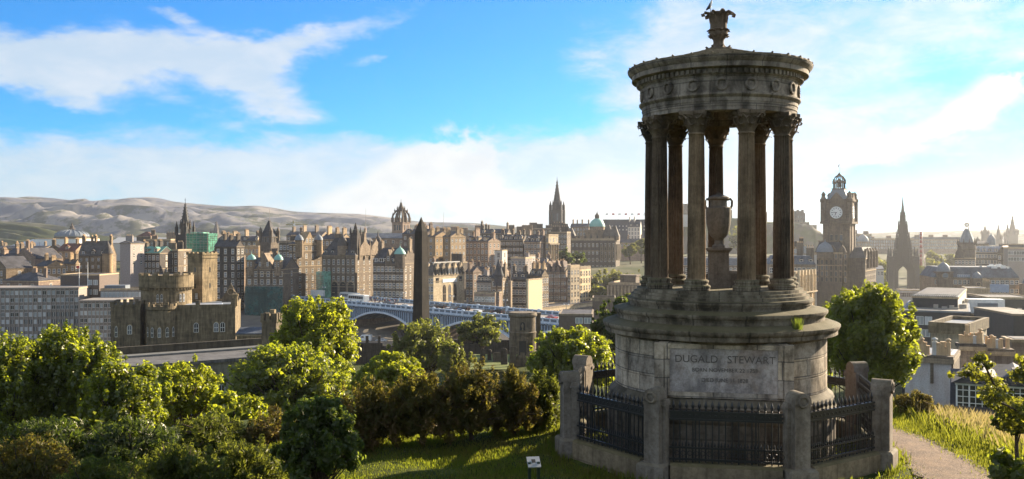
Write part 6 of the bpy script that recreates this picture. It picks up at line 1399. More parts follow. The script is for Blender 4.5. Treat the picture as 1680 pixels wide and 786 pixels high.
# street and retaining wall under the first arch
MB().box(-66, -36, 0, 12, -6, 2.6).build('masonry', SAND_B, thing('retaining_wall', 'sunlit stone retaining wall in the valley under the first arch', 'wall', (0, 322, -41.2), radians(-4)))
bld('lower_tenement', 'stone tenement seen through the first arch of the blue bridge', 570, 648, 655, 412, 497, -14, 'flat', 1, 3, 9, scols=1, mat=SAND, D=12, kind='arch', wh=2.2, drop=14)

def person_mesh(name, shirt, trousers):
    """one continuous figure grown from a skeleton"""
    me = bpy.data.meshes.new(name)
    J = [(0,0,.95),(0,0,1.2),(0,0,1.42),(0,0,1.52),(0,.01,1.64),(0,0,1.74), (.10,0,.90),(.11,.01,.50),(.12,.03,.08),(.12,-.10,.04), (-.10,0,.90),(-.11,-.02,.50),(-.13,.05,.08),(-.13,-.08,.04), (.19,0,1.40),(.24,.03,1.12),(.23,-.05,.88), (-.19,0,1.40),(-.24,.03,1.12),(-.23,-.05,.88)]
    R = [.15,.14,.15,.06,.10,.07, .10,.065,.045,.04, .10,.065,.045,.04, .065,.045,.035, .065,.045,.035]
    E = [(0,1),(1,2),(2,3),(3,4),(4,5),(0,6),(6,7),(7,8),(8,9),(0,10),(10,11),(11,12),(12,13),(2,14),(14,15),(15,16),(2,17),(17,18),(18,19)]
    me.from_pydata(J, E, []); ob = bpy.data.objects.new(name, me); col.objects.link(ob); md = ob.modifiers.new('s', 'SKIN')
    for i, v in enumerate(me.skin_vertices[0].data): v.radius = (R[i], R[i]*.8); v.use_root = i == 0
    ob.modifiers.new('d', 'SUBSURF').levels = 1
    dg = bpy.context.evaluated_depsgraph_get(); out = bpy.data.meshes.new_from_object(ob.evaluated_get(dg)); out.name = name; bpy.data.objects.remove(ob)
    out.materials.clear()
    for m in (plain('skin', (.45,.30,.22), .6), shirt, trousers, plain('hair', (.05,.035,.025), .8)): out.materials.append(m)
    for p in out.polygons:
        z = p.center[2]; y = p.center[1]; p.use_smooth = True
        p.material_index = 3 if z > 1.70 or (z > 1.58 and y > .04) else 0 if z > 1.50 or (z < .95 and abs(p.center[0]) > .19) else 1 if z > .95 else 2
    return out
def people():
    cl = [((.5,.5,.48),(.05,.06,.10)), ((.30,.05,.04),(.04,.04,.05)), ((.06,.10,.22),(.10,.09,.07)), ((.05,.05,.05),(.05,.05,.06)), ((.45,.38,.25),(.06,.07,.12))]
    ms = [person_mesh('person', plain('cloth_a%d' % i, a), plain('cloth_b%d' % i, b)) for i, (a, b) in enumerate(cl)]; rng = random.Random(5)
    for k in range(30):
        px = 604+50*(k+rng.uniform(.1,.9))/30; o = obj('person', ms[k % 5], None, on_bridge(px, rng.uniform(9, 19)), rng.uniform(0, 6.28), (1,1,rng.uniform(.93,1.05)))
        tag(o, 'person standing in the crowd on the blue bridge between the coach and the white car', 'person', 'crowd on the blue bridge')
people()

# ------------------------------------------------------------------ near buildings under the temple and farther ones behind it
r, W, D, H = bld('brown_block', 'plain brown flat roofed modern building with two square windows beside the round tomb', 917, 972, 975, 188, 516, -6, 'flat', 1, 0, 0, scols=0, mat=BROWN, D=12, base=560, drop=6)
for px in (950, 964): obj('window', winset('modern', CONC, WHITE, BLINDS), r, (X(px,188)-r.location[0], -.02, Z(531,188)-r.location[2]), 0, (1.5,1,1.2))
bld('brown_block', 'brown box shaped plant building on the market hall roof', 972, 1010, 1014, 260, 493, -6, 'flat', 0, 0, 0, scols=0, mat=BROWN, D=10)
r, W, D, H = bld('garden_pavilion', 'low classical stone building with a balustraded roof beside the temple steps', 998, 1050, 1075, 420, 467, -20, 'flat', 3, 1, 0, scols=0, mat=SAND, D=30)
MB().cbox(-W*.5, D*.4, H, W*.5, 8, 3.4).cbox(-W*.5, D*.4, H+3.4, W*.56, 9, .6).build('attic', SAND, r)
b = MB()
for k in range(10): b.cyl(-W+W*k/9, -.7, 0, .5, H-.6, 8)
b.build('columns', SAND_L, r)
bld('terrace', 'long dim row of roofs seen between the temple columns', 1090, 1290, 1330, 520, 436, -6, 'mansard', 12, 2, 30, scols=1, mat=SAND_P, rmat=SLATE_B, D=20, drop=20)
bld('terrace', 'pale flat roofed row behind the urn between the temple columns', 1085, 1280, 1310, 640, 424, -4, 'flat', 2, 1, 20, scols=1, mat=CONC_L, D=20, drop=20)

# stands and castle on its crag
def stands():
    Y = 820; r = thing('festival_stand', 'dark temporary grandstand with flags beside the castle', 'grandstand', (X(1060, Y), Y, Z(400, Y)), radians(-6)); z = lambda py: Z(py, Y)-Z(400, Y); W = 38
    MB().box(-W, 0, 0, 14, -6, z(362)).box(-W-.4, .4, -.5, 14.4, z(362), z(360)).build('stand', plain('stand_navy', (.05,.055,.075), .7), r)
    s = MB()
    for k in range(12): s.box(-W+1+W*k/12, -W+2.2+W*k/12, -.08, 0, z(372), z(370)); s.box(-W+1+W*k/12, -W+2.2+W*k/12, -.08, 0, z(378), z(376))
    s.build('seats', CONC_L, r)
    for k in range(7):
        f = thing('flag', 'small flag on a thin pole above the dark grandstand', 'flag', (r.location[0]-W*.95+W*.9*k/6, Y+1, Z(360, Y)), 0, 'flags above the dark grandstand'); MB().cyl(0,0,0,.12,5.5,5).build('pole', STEEL, f); MB().box(.1,2.2,-.04,.04,4.1,5.4).build('cloth', plain('red_cloth', (.45,.06,.05)) if k % 2 else WHITE, f)
    bld('white_house', 'white gabled houses below the dark grandstand', 1030, 1050, 1056, 780, 372, -16, 'gable', 10, 3, 4, scols=1, mat=HARL, D=10, chim=((.5,.5,3,3),))
    bld('terrace', 'grey row of houses below the white gabled houses', 1018, 1060, 1080, 740, 398, -10, 'gable', 6, 2, 8, scols=1, mat=SAND_P, D=12, chim=((.3,.5,3,3),(.8,.5,3,3)))
stands()
CAST = stone('castle_stone', (.19,.165,.14), .5, .8, .05, bw=2)
def castle():
    Y = 1050; rng = np.random.default_rng(4)
    xs = np.arange(1060, 1420, 6.0); top = np.interp(xs, [1060,1090,1120,1200,1260,1295,1328,1340,1350,1365,1385,1420], [398,372,355,358,364,366,369,378,388,402,430,455])
    V = []
    for t in np.linspace(0, 1, 14):
        pz = Z(470, Y)+(Z(top, Y)-Z(470, Y))*t**.75; V.append(np.stack([X(xs, Y)+rng.normal(0, 1.2, len(xs)), np.full(len(xs), Y-34*(1-t)-4)+rng.normal(0, 2.0, len(xs)), pz+rng.normal(0, .5, len(xs))*(t < .95)], -1))
    V.append(np.stack([X(xs, Y), np.full(len(xs), Y+70.0), Z(top, Y)-2], -1)); V.append(np.stack([X(xs, Y), np.full(len(xs), Y+110.0), np.full(len(xs), -40.0)], -1)); V = np.array(V)
    n, m = V.shape[:2]; i = np.arange(n-1)[:, None]*m+np.arange(m-1)[None]
    mt, t_, p = newmat('crag'); co = t_.n('ShaderNodeTexCoord').outputs['Object']; t_.put(p.inputs['Base Color'], t_.mix(t_.ss(t_.noise(co, .06, 6, .65), .42, .58), (.10,.085,.07), (.075,.085,.03))); p.inputs['Roughness'].default_value = 1
    struct(obj('crag', npmesh('crag', V.reshape(-1, 3), np.stack([i, i+1, i+m+1, i+m], -1).reshape(-1, 4), mt)))
    r = thing('castle', 'hazy castle with palace block and long walls on its crag', 'castle', (X(1210, Y), Y, -40)); xl = lambda px: X(px, Y)-X(1210, Y); z = lambda py: Z(py, Y)+40
    p = MB().box(xl(1297), xl(1324), 6, 20, 0, z(350)).prism([(xl(1297), z(350)), (xl(1324), z(350)), (xl(1318), z(346)), (xl(1303), z(346))], 'y', 6, 20)
    for px in (1298, 1306, 1314, 1322): p.cbox(xl(px), 12, z(352), 2.2, 3, z(343.5)-z(352))
    p.build('palace', CAST, r)
    me = winset('dark', CAST, BLACK, GLASS)
    for k in range(6):
        for j in range(2): obj('window', me, r, (xl(1300+4.2*k), 6, z(357+7*j)), 0, (1.2,1,2.2))
    w = MB().box(xl(1270), xl(1328), 0, 6, 0, z(366)).box(xl(1328), xl(1341), 2, 9, 0, z(369)); crenel(w, xl(1270), xl(1328), 0, 6, z(366), 1.2, 14, 1); w.build('curtain_wall', CAST, r)
    MB().box(xl(1222), xl(1262), 8, 30, 0, z(348)).prism([(xl(1222), z(348)), (xl(1262), z(348)), (xl(1242), z(341))], 'y', 8, 30).box(xl(1250), xl(1258), 4, 12, 0, z(352)).build('great_hall', CAST, r)
    MB().box(xl(1100), xl(1160), 6, 30, 0, z(334)).box(xl(1160), xl(1205), 10, 30, 0, z(344)).cbox(xl(1110), 14, z(334), 6, 6, 3).cbox(xl(1150), 14, z(334), 5, 5, 4).build('barracks', CAST, r)
    b = MB().lathe([(18,0),(17.5,z(362)),(17.9,z(362)),(17.9,z(360)),(16,z(360))], 30, xl(1204), 16); ring_crenel(b, 17.9, z(360), 1.4, 26, 1.5, xl(1204), 16); b.build('round_battery', CAST, r)
    bl = thing('grandstand', 'pale seating stand in front of the castle barracks', 'grandstand', (X(1132, 1000), 1000, Z(372, 1000))); s = MB()
    for k in range(6): s.box(-16, 10, k*1.4, k*1.4+1.6, 0, 2.2*k+2.4)
    s.build('tiers', CONC_L, bl)
castle()

# ------------------------------------------------------------------ hotel with the clock tower
HST = stone('hotel_stone', (.20,.155,.115), .5, .5, .12)
def clock_hotel():
    Y = 400; rz = -31; r, W, D, H = bld('clock_tower_hotel', 'tall hotel clock tower with leaded lantern above an ornate gabled hotel', 1350, 1394.5, 1404, Y, 366, rz, 'flat', 1, 0, 0, scols=0, mat=HST, D=12.5, drop=20, cat='hotel', parapet=False)
    z = lambda py: Z(py, Y)-r.location[2]; cx, cy = -W/2, D/2
    b = MB().cbox(cx, cy, z(367), W+2.2, D+2.2, .9).cbox(cx, cy, z(365), W+.2, D+.2, z(329)-z(365)).cbox(cx, cy, z(330), W+1.2, D+1.2, .9)
    for sx in (-1, 1):
        for sy in (-1, 1): x, y = cx+sx*(W/2-.2), cy+sy*(D/2-.2); b.lathe([(1.3,z(366)),(1.3,z(331)),(1.6,z(330)),(1.5,z(326)),(1.0,z(324)),(.8,z(320)),(1.0,z(319)),(.9,z(317)),(.1,z(313))], 8, x, y)
    for k in (-.28, .28): b.box(cx+W*k-.35, cx+W*k+.35, -.35, 0, z(480), z(368)); b.box(-.01, .35, cy+D*k-.35, cy+D*k+.35, z(480), z(368))
    b.prism([(cx-3.2, z(329)), (cx+3.2, z(329)), (cx, z(315))], 'y', -.5, 2.5).prism([(cy-3.2, z(329)), (cy+3.2, z(329)), (cy, z(315))], 'x', -2.5, .5)
    b.build('clock_stage', HST, r)
    ro = MB().frus(cx, cy, z(327), W-2.5, D-2.5, z(309)-z(327), 5.0, 5.0).build('roof', LEAD, r)
    l = MB().cbox(cx, cy, z(309.5), 5.6, 5.6, .5)
    for i in range(8): a = i*pi/4; l.tube([(cx+2.4*cos(a), cy+2.4*sin(a), z(309)), (cx+2.4*cos(a), cy+2.4*sin(a), z(297))], .32, .28, 6); l.tube([(cx+2.5*cos(a)*q, cy+2.5*sin(a)*q, z(297)+(z(285)-z(297))*h) for q, h in ((1,0),(.98,.35),(.72,.7),(.2,1))], .3, .25, 5); pinnacle(l, cx+2.7*cos(a), cy+2.7*sin(a), z(300), .5, 2.2)
    l.lathe([(2.9,z(298)),(3.0,z(297)),(2.6,z(296.4))], 16, cx, cy).lathe([(1.0,z(306)),(1.0,z(296)),(1.3,z(295)),(.3,z(291))], 10, cx, cy).lathe([(.9,z(286)),(1.0,z(285)),(.5,z(283)),(.2,z(281))], 10, cx, cy)
    l.build('lantern', HST, r)
    f = MB().cyl(cx, cy, z(283), .12, z(264)-z(283), 6, .05).build('flagpole', STEEL, r); MB().add([(cx-.1,cy,z(267)),(cx-.5,cy-.3,z(271)),(cx-.3,cy,z(272)),(cx+.1,cy+.1,z(266))], [(0,1,2,3)]).build('flag', plain('dark_cloth', (.06,.06,.10)), f)
    def face(axis):
        if axis == 'y': c0, u, n_ = (cx, -.12, z(348.5)), (1,0,0), (0,-1,0)
        else: c0, u, n_ = (.12, cy, z(348.5)), (0,1,0), (1,0,0)
        R = 2.35; U = np.array(u, float); N = np.array(n_, float); Wz = np.array((0,0,1.0)); C0 = np.array(c0, float)
        d = [C0+N*.15+U*R*cos(2*pi*k/36)+Wz*R*sin(2*pi*k/36) for k in range(36)]; fc = MB().add(d, [tuple(range(36))]).torus(C0+N*.1, R+.12, .22, 0, U, Wz, 36, 6); fo = fc.build('clock_face', plain('clock_white', (.72,.72,.70), .4), r)
        t = MB(); 
        def bar(a, r0, r1, w, h=.2):
            e = U*sin(a)+Wz*cos(a); s = U*cos(a)-Wz*sin(a); t.add([C0+N*h+e*r0-s*w, C0+N*h+e*r0+s*w, C0+N*h+e*r1+s*w, C0+N*h+e*r1-s*w], [(0,1,2,3)])
        for k in range(12):
            a = pi*k/6
            for off in {0: (-.05,.05,.0), 3: (-.05,.05), 6: (-.04,.05), 9: (-.04,.05)}.get(k, (-.035,.035)): bar(a+off, R*.70, R*.93, .07)
        t.build('numerals', BLACK, fo); t = MB(); bar(radians(270), -.3, R*.80, .10, .24); bar(radians(203), -.25, R*.52, .15, .26); t.build('hands', BLACK, fo)
    face('y'); face('x')
    me = winset('dark', SAND_L, BLACK, GLASS)
    for k in (-.18, 0, .18): put_win(r, me, 'f', cx+W*k, z(420), 1.1, 4.2); put_win(r, me, 'f', cx+W*k, z(395), 1.0, 2.6); put_win(r, me, 'f', cx+W*k, z(455), 1.1, 3.2)
    # hotel body
    x0 = MB().box(-W-2.0, -2, -6, -.01, 0, z(414)).box(.01, 6.5, -1, 26, 0, z(423)); x0.build('hotel_wing', HST, r)
    MB().frus((-W-4)/2, -3, z(414), W+.4, 6.4, 4.5, W-3, 2.5).frus(3.2, 12, z(423), 7, 27.5, 4.6, 3, 22).build('hotel_roof', SLATE, r)
    dm = MB().lathe([(3.6,z(424)),(3.6,z(414)),(3.9,z(413.5))], 16, cx-3.5, -6).build('domed_bay', HST, r); MB().lathe([(3.7,0),(3.5,1.4),(2.6,3.0),(1.2,4.0),(.3,4.5),(.1,5.6)], 18, cx-3.5, -6, z(413.5)).build('dome', LEAD, r)
    g = MB()
    for k in range(3): q = -W+1.2+k*(W-2)/2.3; g.prism([(q-1.8,z(414)),(q+1.8,z(414)),(q+1.2,z(408)),(q,z(402)),(q-1.2,z(408))], 'y', -6.3, -5.5)
    for k in range(4): q = 1+k*6.8; g.prism([(q-1.9,z(423)),(q+1.9,z(423)),(q+1.2,z(415)),(q,z(408)),(q-1.2,z(415))], 'x', 5.8, 6.8); g.lathe([(1.1,z(440)),(1.1,z(414)),(1.2,z(413)),(.1,z(406))], 8, 6.5, q+3.3)
    g.build('gables', HST, r); wm = winset('sash', SAND_L, BLACK, GLASS)
    for i in range(5):
        for k in range(7): obj('window', wm, r, (-W-1+k*1.95, -6, z(424+9.5*i)), 0, (.95,1,1.9))
        for k in range(10): obj('window', wm, r, (6.5, .3+k*2.5, z(432+9.5*i)), pi/2, (.95,1,1.9))
    for k in (-.5, -.02): MB().cbox(-W*.5+W*k, -1.5, z(414), 2.6, 1.6, z(396)-z(414)).cbox(-W*.5+W*k, -1.5, z(396.5), 3, 2, .5).build('chimney', HST, r)
    MB().box(-W-2.2,-1.9,-6.25,-6.01,z(416),z(414)).box(-W-2.2,-1.9,-6.2,-6.01,z(436),z(435)).box(6.51,6.75,-1,26,z(425),z(423)).box(6.51,6.7,-1,26,z(445),z(444)).build('cornice', SAND_L, r)
clock_hotel()
def register_front():
    Y = 300; r, W, D, H = bld('columned_house', 'pale classical front with paired columns just right of the temple columns', 1290, 1305, 1336, Y, 449, -38, 'flat', 3, 2, 0, srows=2, scols=5, mat=CREAM, D=None, drop=14, strings=(22,))
    z = lambda py: Z(py, Y)-r.location[2]; c = MB()
    for k in range(6): q = D*(k+.4)/6; c.cyl(.75, q, z(480), .32, z(452)-z(480), 10); c.box(.2, 1.15, q-.4, q+.4, z(452), z(449)); c.cbox(.75, q, z(449), .8, .7, 1.1); c.cyl(.75, q+.9, z(480), .32, z(452)-z(480), 10); c.cyl(.6, q, z(510), .34, z(484)-z(510), 10)
    c.box(.02, 1.2, 0, D, z(482), z(480)); c.build('columns', CREAM, r)
    bld('theatre_roof', 'long blue grey mansard roof with chimneys behind the pale classical front', 1262, 1338, 1345, 360, 434, -10, 'mansard', 14, 1, 10, scols=1, mat=SAND, rmat=SLATE_B, D=16, chim=((.72,.5,2.4,6),(.95,.5,3,4)), dorm=5)
    bld('gable_house', 'shaped gable and small turrets peeping over the blue grey mansard roof', 1292, 1318, 1324, 420, 404, -14, 'gablef', 8, 2, 3, scols=1, mat=SAND_D, D=12, chim=((.9,.3,1.8,3),))
    bld('brown_block', 'sunlit flat rooftop strip between the temple columns and the hotel', 1285, 1340, 1352, 380, 417, -8, 'flat', 1, 0, 0, scols=0, mat=CONC_L, D=14, chim=((.2,.5,3,3),(.5,.5,2,2),(.85,.5,4,3)))
register_front()

# gothic monument spire
GOTH = plain('gothic_soot', (.070,.060,.053), .9)
def gothic_monument():
    Y = 650; r = thing('gothic_monument', 'tall sooty gothic monument with tiers of pinnacles and open arches', 'monument', (X(1481, Y), Y, Z(490, Y)), radians(-18)); z = lambda py: Z(py, Y)-Z(490, Y)
    b = MB(); a0 = 4.6
    for sx in (-1,1):
        for sy in (-1,1):
            b.cbox(sx*a0, sy*a0, -6, 2.6, 2.6, z(432)+6); b.cbox(sx*8.6, sy*8.6, -6, 2.8, 2.8, z(440)+6); pinnacle(b, sx*8.6, sy*8.6, z(440), 2.4, z(404)-z(440)); pinnacle(b, sx*7.0, sy*9.4, z(442), 1.4, z(410)-z(442)); pinnacle(b, sx*9.4, sy*7.0, z(442), 1.4, z(410)-z(442))
            for k in range(7): q = k/6; b.cbox(sx*(8.2-3.6*q), sy*(8.2-3.6*q), z(440)+(q**1.5)*9-1, 1.5, 1.5, 2.2)
            pinnacle(b, sx*4.8, sy*4.8, z(432), 1.8, z(392)-z(432))
    for s in (-1,1):
        arc = [(-4,z(445)),(-4,z(432)),(4,z(432)),(4,z(445))]+[(3.3,z(445)),(3.0,z(443)),(2.0,z(440)),(0,z(436)),(-2.0,z(440)),(-3.0,z(443)),(-3.3,z(445))]
        b.prism(arc, 'y', s*4.6-1, s*4.6+1); b.prism(arc, 'x', s*4.6-1, s*4.6+1)
    b.box(-5, 5, -5, 5, z(433), z(430)); b.build('arches', GOTH, r)
    t = MB(); tiers = [(432, 408, 9.6), (408, 384, 7.4), (384, 365, 5.2), (365, 350, 3.0)]
    for i, (pb, pt, w) in enumerate(tiers):
        t.frus(0,0,z(pb),w*.86,w*.86,z(pt)-z(pb),w*.74,w*.74); t.cbox(0,0,z(pt),w*1.02,w*1.02,.6)
        for sx in (-1,1):
            for sy in (-1,1): pinnacle(t, sx*w*.52, sy*w*.52, z(pb), w*.17, (z(pt)-z(pb))*1.35)
            pinnacle(t, sx*w*.5, 0, z(pb), w*.14, (z(pt)-z(pb))*.95); pinnacle(t, 0, sx*w*.5, z(pb), w*.14, (z(pt)-z(pb))*.95)
    t.build('tiers', GOTH, r); s = MB(); spire(s, 0, 0, z(351), 1.35, z(321)-z(351), 8); s.lathe([(.9,z(349)),(1.3,z(348)),(.8,z(346))], 8).lathe([(.6,z(340)),(.95,z(339)),(.5,z(337))], 8).build('spire', GOTH, r)
gothic_monument()
def ferris():
    Y = 690; r = thing('ferris_wheel', 'white and red ferris wheel seen almost edge on beside the gothic monument', 'ferris wheel', (X(1511, Y), Y, Z(436, Y)), radians(66)); R = (Z(381, Y)-Z(433, Y))/2*.96; zc = Z(407, Y)-Z(436, Y)
    m = plain('wheel_white', (.50,.40,.38), .5); w = MB()
    for y in (-.9, .9): w.torus((0,y,zc), R, .22, 0, (1,0,0), (0,0,1), 40, 5); w.torus((0,y,zc), R*.82, .16, 0, (1,0,0), (0,0,1), 40, 4)
    for k in range(20):
        a = 2*pi*k/20; c, s = cos(a), sin(a)
        w.tube([(0,-.9,zc),(R*c,-.9,zc+R*s)], .12, .1, 4); w.tube([(0,.9,zc),(R*c,.9,zc+R*s)], .12, .1, 4); w.tube([(R*c,-.9,zc+R*s),(R*c,.9,zc+R*s)], .12, .12, 4)
    w.build('rim', m, r); g = plain('gondola_red', (.34,.10,.07), .5); gm = MB().lathe([(.3,-1.0),(.9,-.9),(1.0,0),(.9,.2),(.7,1.0),(.2,1.2)], 10).mesh('gondola', g)
    for k in range(20): a = 2*pi*(k+.5)/20; obj('gondola', gm, r, (R*1.03*cos(a), 0, zc+R*1.03*sin(a)-.6))
    l = MB()
    for y in (-2.2, 2.2):
        for s in (-1, 1): l.tube([(0,y*.5,zc),(s*6,y*1.6,-4)], .3, .4, 5)
    l.build('legs', m, r)
ferris()
# hazy ranges on the far side
bld('terrace', 'long faded terrace in the haze behind the ferris wheel', 1500, 1578, 1585, 1000, 393, -8, 'mansard', 4, 3, 26, scols=1, mat=SAND_P, D=16, chim=((.1,.5,5,3),(.4,.5,5,3),(.7,.5,5,3)))
bld('terrace', 'faded terrace in the haze between the clock tower and the gothic monument', 1398, 1500, 1506, 1000, 393, -8, 'flat', 2, 3, 26, scols=1, mat=SAND_P, D=16, chim=((.35,.5,5,3),(.62,.5,5,4),(.9,.5,5,3)))
r, W, D, H = bld('domed_gallery', 'faint domed building in the haze right of the clock tower', 1400, 1430, 1436, 900, 386, -10, 'flat', 2, 3, 8, scols=1, mat=SAND_P, D=20, chim=((.2,.5,4,5),(.8,.5,5,4)))
MB().lathe([(5.5,0),(5.2,2.5),(3.6,5),(1.2,6.4),(.2,7.6)], 20, -W*.55, -6, H-6).build('dome', LEAD, r)
bld('station_roof', 'low pale roof below the hazy trees beside the clock tower hotel', 1416, 1450, 1456, 560, 442, -16, 'gable', 5, 1, 6, scols=1, mat=CONC_L, D=18, rmat=SLATE_B)
def globe_tower():
    Y = 520; r, W, D, H = bld('globe_tower', 'corner tower with cone roof topped by an open globe held by figures', 1566, 1600, 1609, Y, 424, -28, 'flat', 1, 2, 6, scols=2, mat=SAND_D, D=16, cat='tower', drop=16)
    z = lambda py: Z(py, Y)-r.location[2]; cx, cy = -4.4, 5
    MB().lathe([(4.6,z(424)),(4.6,z(410)),(5.0,z(409)),(4.7,z(402)),(5.2,z(401)),(4.9,z(398))], 12, cx, cy).build('drum', SAND_D, r)
    for i in range(8): a = i*pi/4; p = MB(); 
    p = MB()
    for i in range(10): a = i*pi/5; pinnacle(p, cx+4.9*cos(a), cy+4.9*sin(a), z(402), .7, 4)
    p.build('pinnacles', SAND_D, r)
    MB().lathe([(4.3,z(398)),(3.6,z(392)),(1.6,z(378)),(1.3,z(376.5)),(1.7,z(376)),(.9,z(375.5))], 10, cx, cy, smooth=False).build('cone_roof', LEAD, r)
    g = MB(); zc = z(368.5)
    for i in range(4): a = i*pi/4; g.torus((cx,cy,zc), 1.15, .10, 0, (cos(a),sin(a),0), (0,0,1), 20, 4)
    g.torus((cx,cy,zc), 1.15, .12, 0, (1,0,0), (0,1,0), 20, 4); g.torus((cx,cy,zc), 1.2, .26, 0, (1,0,0), (0,.8,.6), 20, 5)
    for k in range(3): a = 2*pi*k/3; g.tube([(cx+.9*cos(a),cy+.9*sin(a),z(375.5)),(cx+.8*cos(a),cy+.8*sin(a),zc-1.4),(cx+.5*cos(a),cy+.5*sin(a),zc-.9)], .28, .12, 6)
    g.build('globe', plain('gilt_dark', (.20,.13,.07), .5), r)
    MB().prism([(-W,H),(-W+5,H),(-W+4.4,H+3.5),(-W+2.5,H+6.5),(-W+.6,H+3.5)], 'y', -.4, 1).build('gable', SAND_D, r)
globe_tower()
bld('department_store', 'brown rooftops with shed roof right behind the globe topped tower', 1600, 1650, 1662, 540, 414, -22, 'gable', 9, 2, 10, scols=3, mat=SAND_D, rmat=LEAD, D=16, dorm=0)
bld('gable_house', 'red gabled roof end beside the brown rooftops', 1636, 1652, 1662, 515, 416, -34, 'gablef', 12, 2, 2, srows=2, scols=3, mat=SAND_D, rmat=TILE)
r, W, D, H = bld('domed_gable_house', 'small dome and stepped gable in the haze behind the brown rooftops', 1604, 1622, 1634, 600, 400, -18, 'gable', 4, 1, 4, scols=1, mat=SAND_D, D=12)
MB().lathe([(2.6,-1),(2.7,1.6),(2.5,3.2),(1.6,5),(.5,6),(.1,7.4)], 12, 2, 3, H).build('dome', LEAD, r)
bld('flat_block', 'modern flat block with a green band at the picture edge', 1654, 1690, 1700, 500, 408, -18, 'flat', 2, 2, 8, scols=1, mat=CONC, kind='modern', D=14)
bld('flat_block', 'dark flat roof box above the green banded block', 1648, 1684, 1690, 540, 401, -14, 'flat', 1, 0, 0, scols=0, mat=DARKCLAD, D=12)
far_spire('cathedral_spire', 'pale far clock spire with small lantern in the haze', 1616, 369, 402, 6.5, 1150, FARST, tower=.55)
far_spire('cathedral_spire', 'slim hazy cathedral spire standing alone', 1638, 367, 402, 6.5, 1250, FARST, tower=.3)
far_spire('cathedral_spire', 'smaller hazy spire right against the biggest hazy spire', 1653, 366, 402, 6, 1250, FARST, tower=.4)
far_spire('cathedral_spire', 'biggest hazy cathedral spire at the picture edge', 1661, 352, 402, 9, 1230, FARST, tower=.35)
far_spire('far_church', 'pair of thin hazy church turrets beside the far clock spire', 1604, 388, 405, 4, 1000, FARST, tower=.6, cat='church tower')

# domed register building
def register_house():
    Y = 360; r, W, D, H = bld('domed_register', 'long classical building with slate mansard and small lead domes', 1533, 1672, 1680, Y, 456, -10, 'mansard', 17, 2, 18, scols=1, mat=SAND, rmat=SLATE_B, D=22, dorm=0, strings=(12,), cat='public building', wh=1.7, first=1.0)
    z = lambda py: Z(py, Y)-r.location[2]; xl = lambda px, yy=0: -W*(1672-px)/139.0
    for px, yy, pb, pt, R, lab in ((1549, 1, 448, 433, 2.5, 0), (1599, -3, 458, 448, 1.7, 1), (1616, 4, 448, 440, 1.5, 1), (1681, -4, 466, 452, 2.2, 0)):
        x = xl(px); w = R*2*1.15
        MB().cbox(x, yy, 0, w, w, z(pb)).cbox(x, yy, z(pb), w+.6, w+.6, .4).cbox(x, yy, z(pb+9), w+.3, w+.3, .3).build('dome_turret', SAND, r)
        MB().lathe([(R*1.02,0),(R,.35*R),(R*.8,.9*R),(R*.4,1.3*R),(.12,1.5*R),(.1,2.0*R)], 20, x, yy, z(pb)+.4).build('dome', LEAD, r)
        fc = MB().torus((x, yy-w/2-.06, z(pb+8) if lab else z(pb+5)), R*.50, .14, 0, (1,0,0), (0,0,1), 20, 5).build('roundel', SAND_L, r)
        MB().prism([(x+R*.45*cos(2*pi*k/20), (z(pb+8) if lab else z(pb+5))+R*.45*sin(2*pi*k/20)) for k in range(20)], 'y', yy-w/2-.05, yy-w/2+.02).build('clock_face', plain('dial_dark', (.03,.03,.035)) if lab else LEAD, r)
        if lab:
            zc = z(pb+8); t = MB()
            for k in range(12): a = pi*k/6; t.cbox(x+R*.36*sin(a), yy-w/2-.06, zc+R*.36*cos(a)-.05, .08, .03, .1)
            t.box(x-.04,x+.04,yy-w/2-.08,yy-w/2-.05,zc,zc+R*.3).box(x,x+R*.22,yy-w/2-.08,yy-w/2-.05,zc-.04,zc+.04).build('hands', plain('gilt', (.4,.3,.12)), fc)
    rng = random.Random(3); b = MB()
    for k in range(10): b.cbox(xl(1622+rng.uniform(0, 40)), rng.uniform(2, 9), z(441), rng.uniform(.6,2.2), 1.5, rng.uniform(.5,1.6))
    b.build('roof_plant', WHITE, r)
    MB().box(xl(1610), xl(1644), -8, -4, z(478), z(466)).build('sheeting', plain('blue_sheet', (.20,.28,.40), .6), r)
    w = winset('modern', SAND, WHITE, plain('blue_glass', (.16,.24,.36), .2))
    for k in range(6): put_win(r, w, 'f', xl(1573+3.4*k), z(457), .9, 1.4)
    bld('parapet_block', 'plain stone parapet front with corner stacks below the domed turrets', 1585, 1624, 1632, 300, 474, -20, 'flat', 1, 0, 0, scols=0, mat=SAND_L, D=12, chim=((.95,.2,1.2,2.2),(.95,.8,1.2,2.2)))
    bld('dark_roof_block', 'long dark flat roof in front of the domed register building', 1622, 1700, 1710, 240, 490, -8, 'flat', 2, 0, 0, scols=0, mat=DARKCLAD, D=16, drop=6)
register_house()
bld('street_market', 'pale stalls and kiosks crowding below the hazy tree', 1478, 1530, 1534, 430, 477, -12, 'flat', 1, 1, 14, scols=1, mat=CONC_L, D=10, kind='dark', wh=1.6, drop=6)

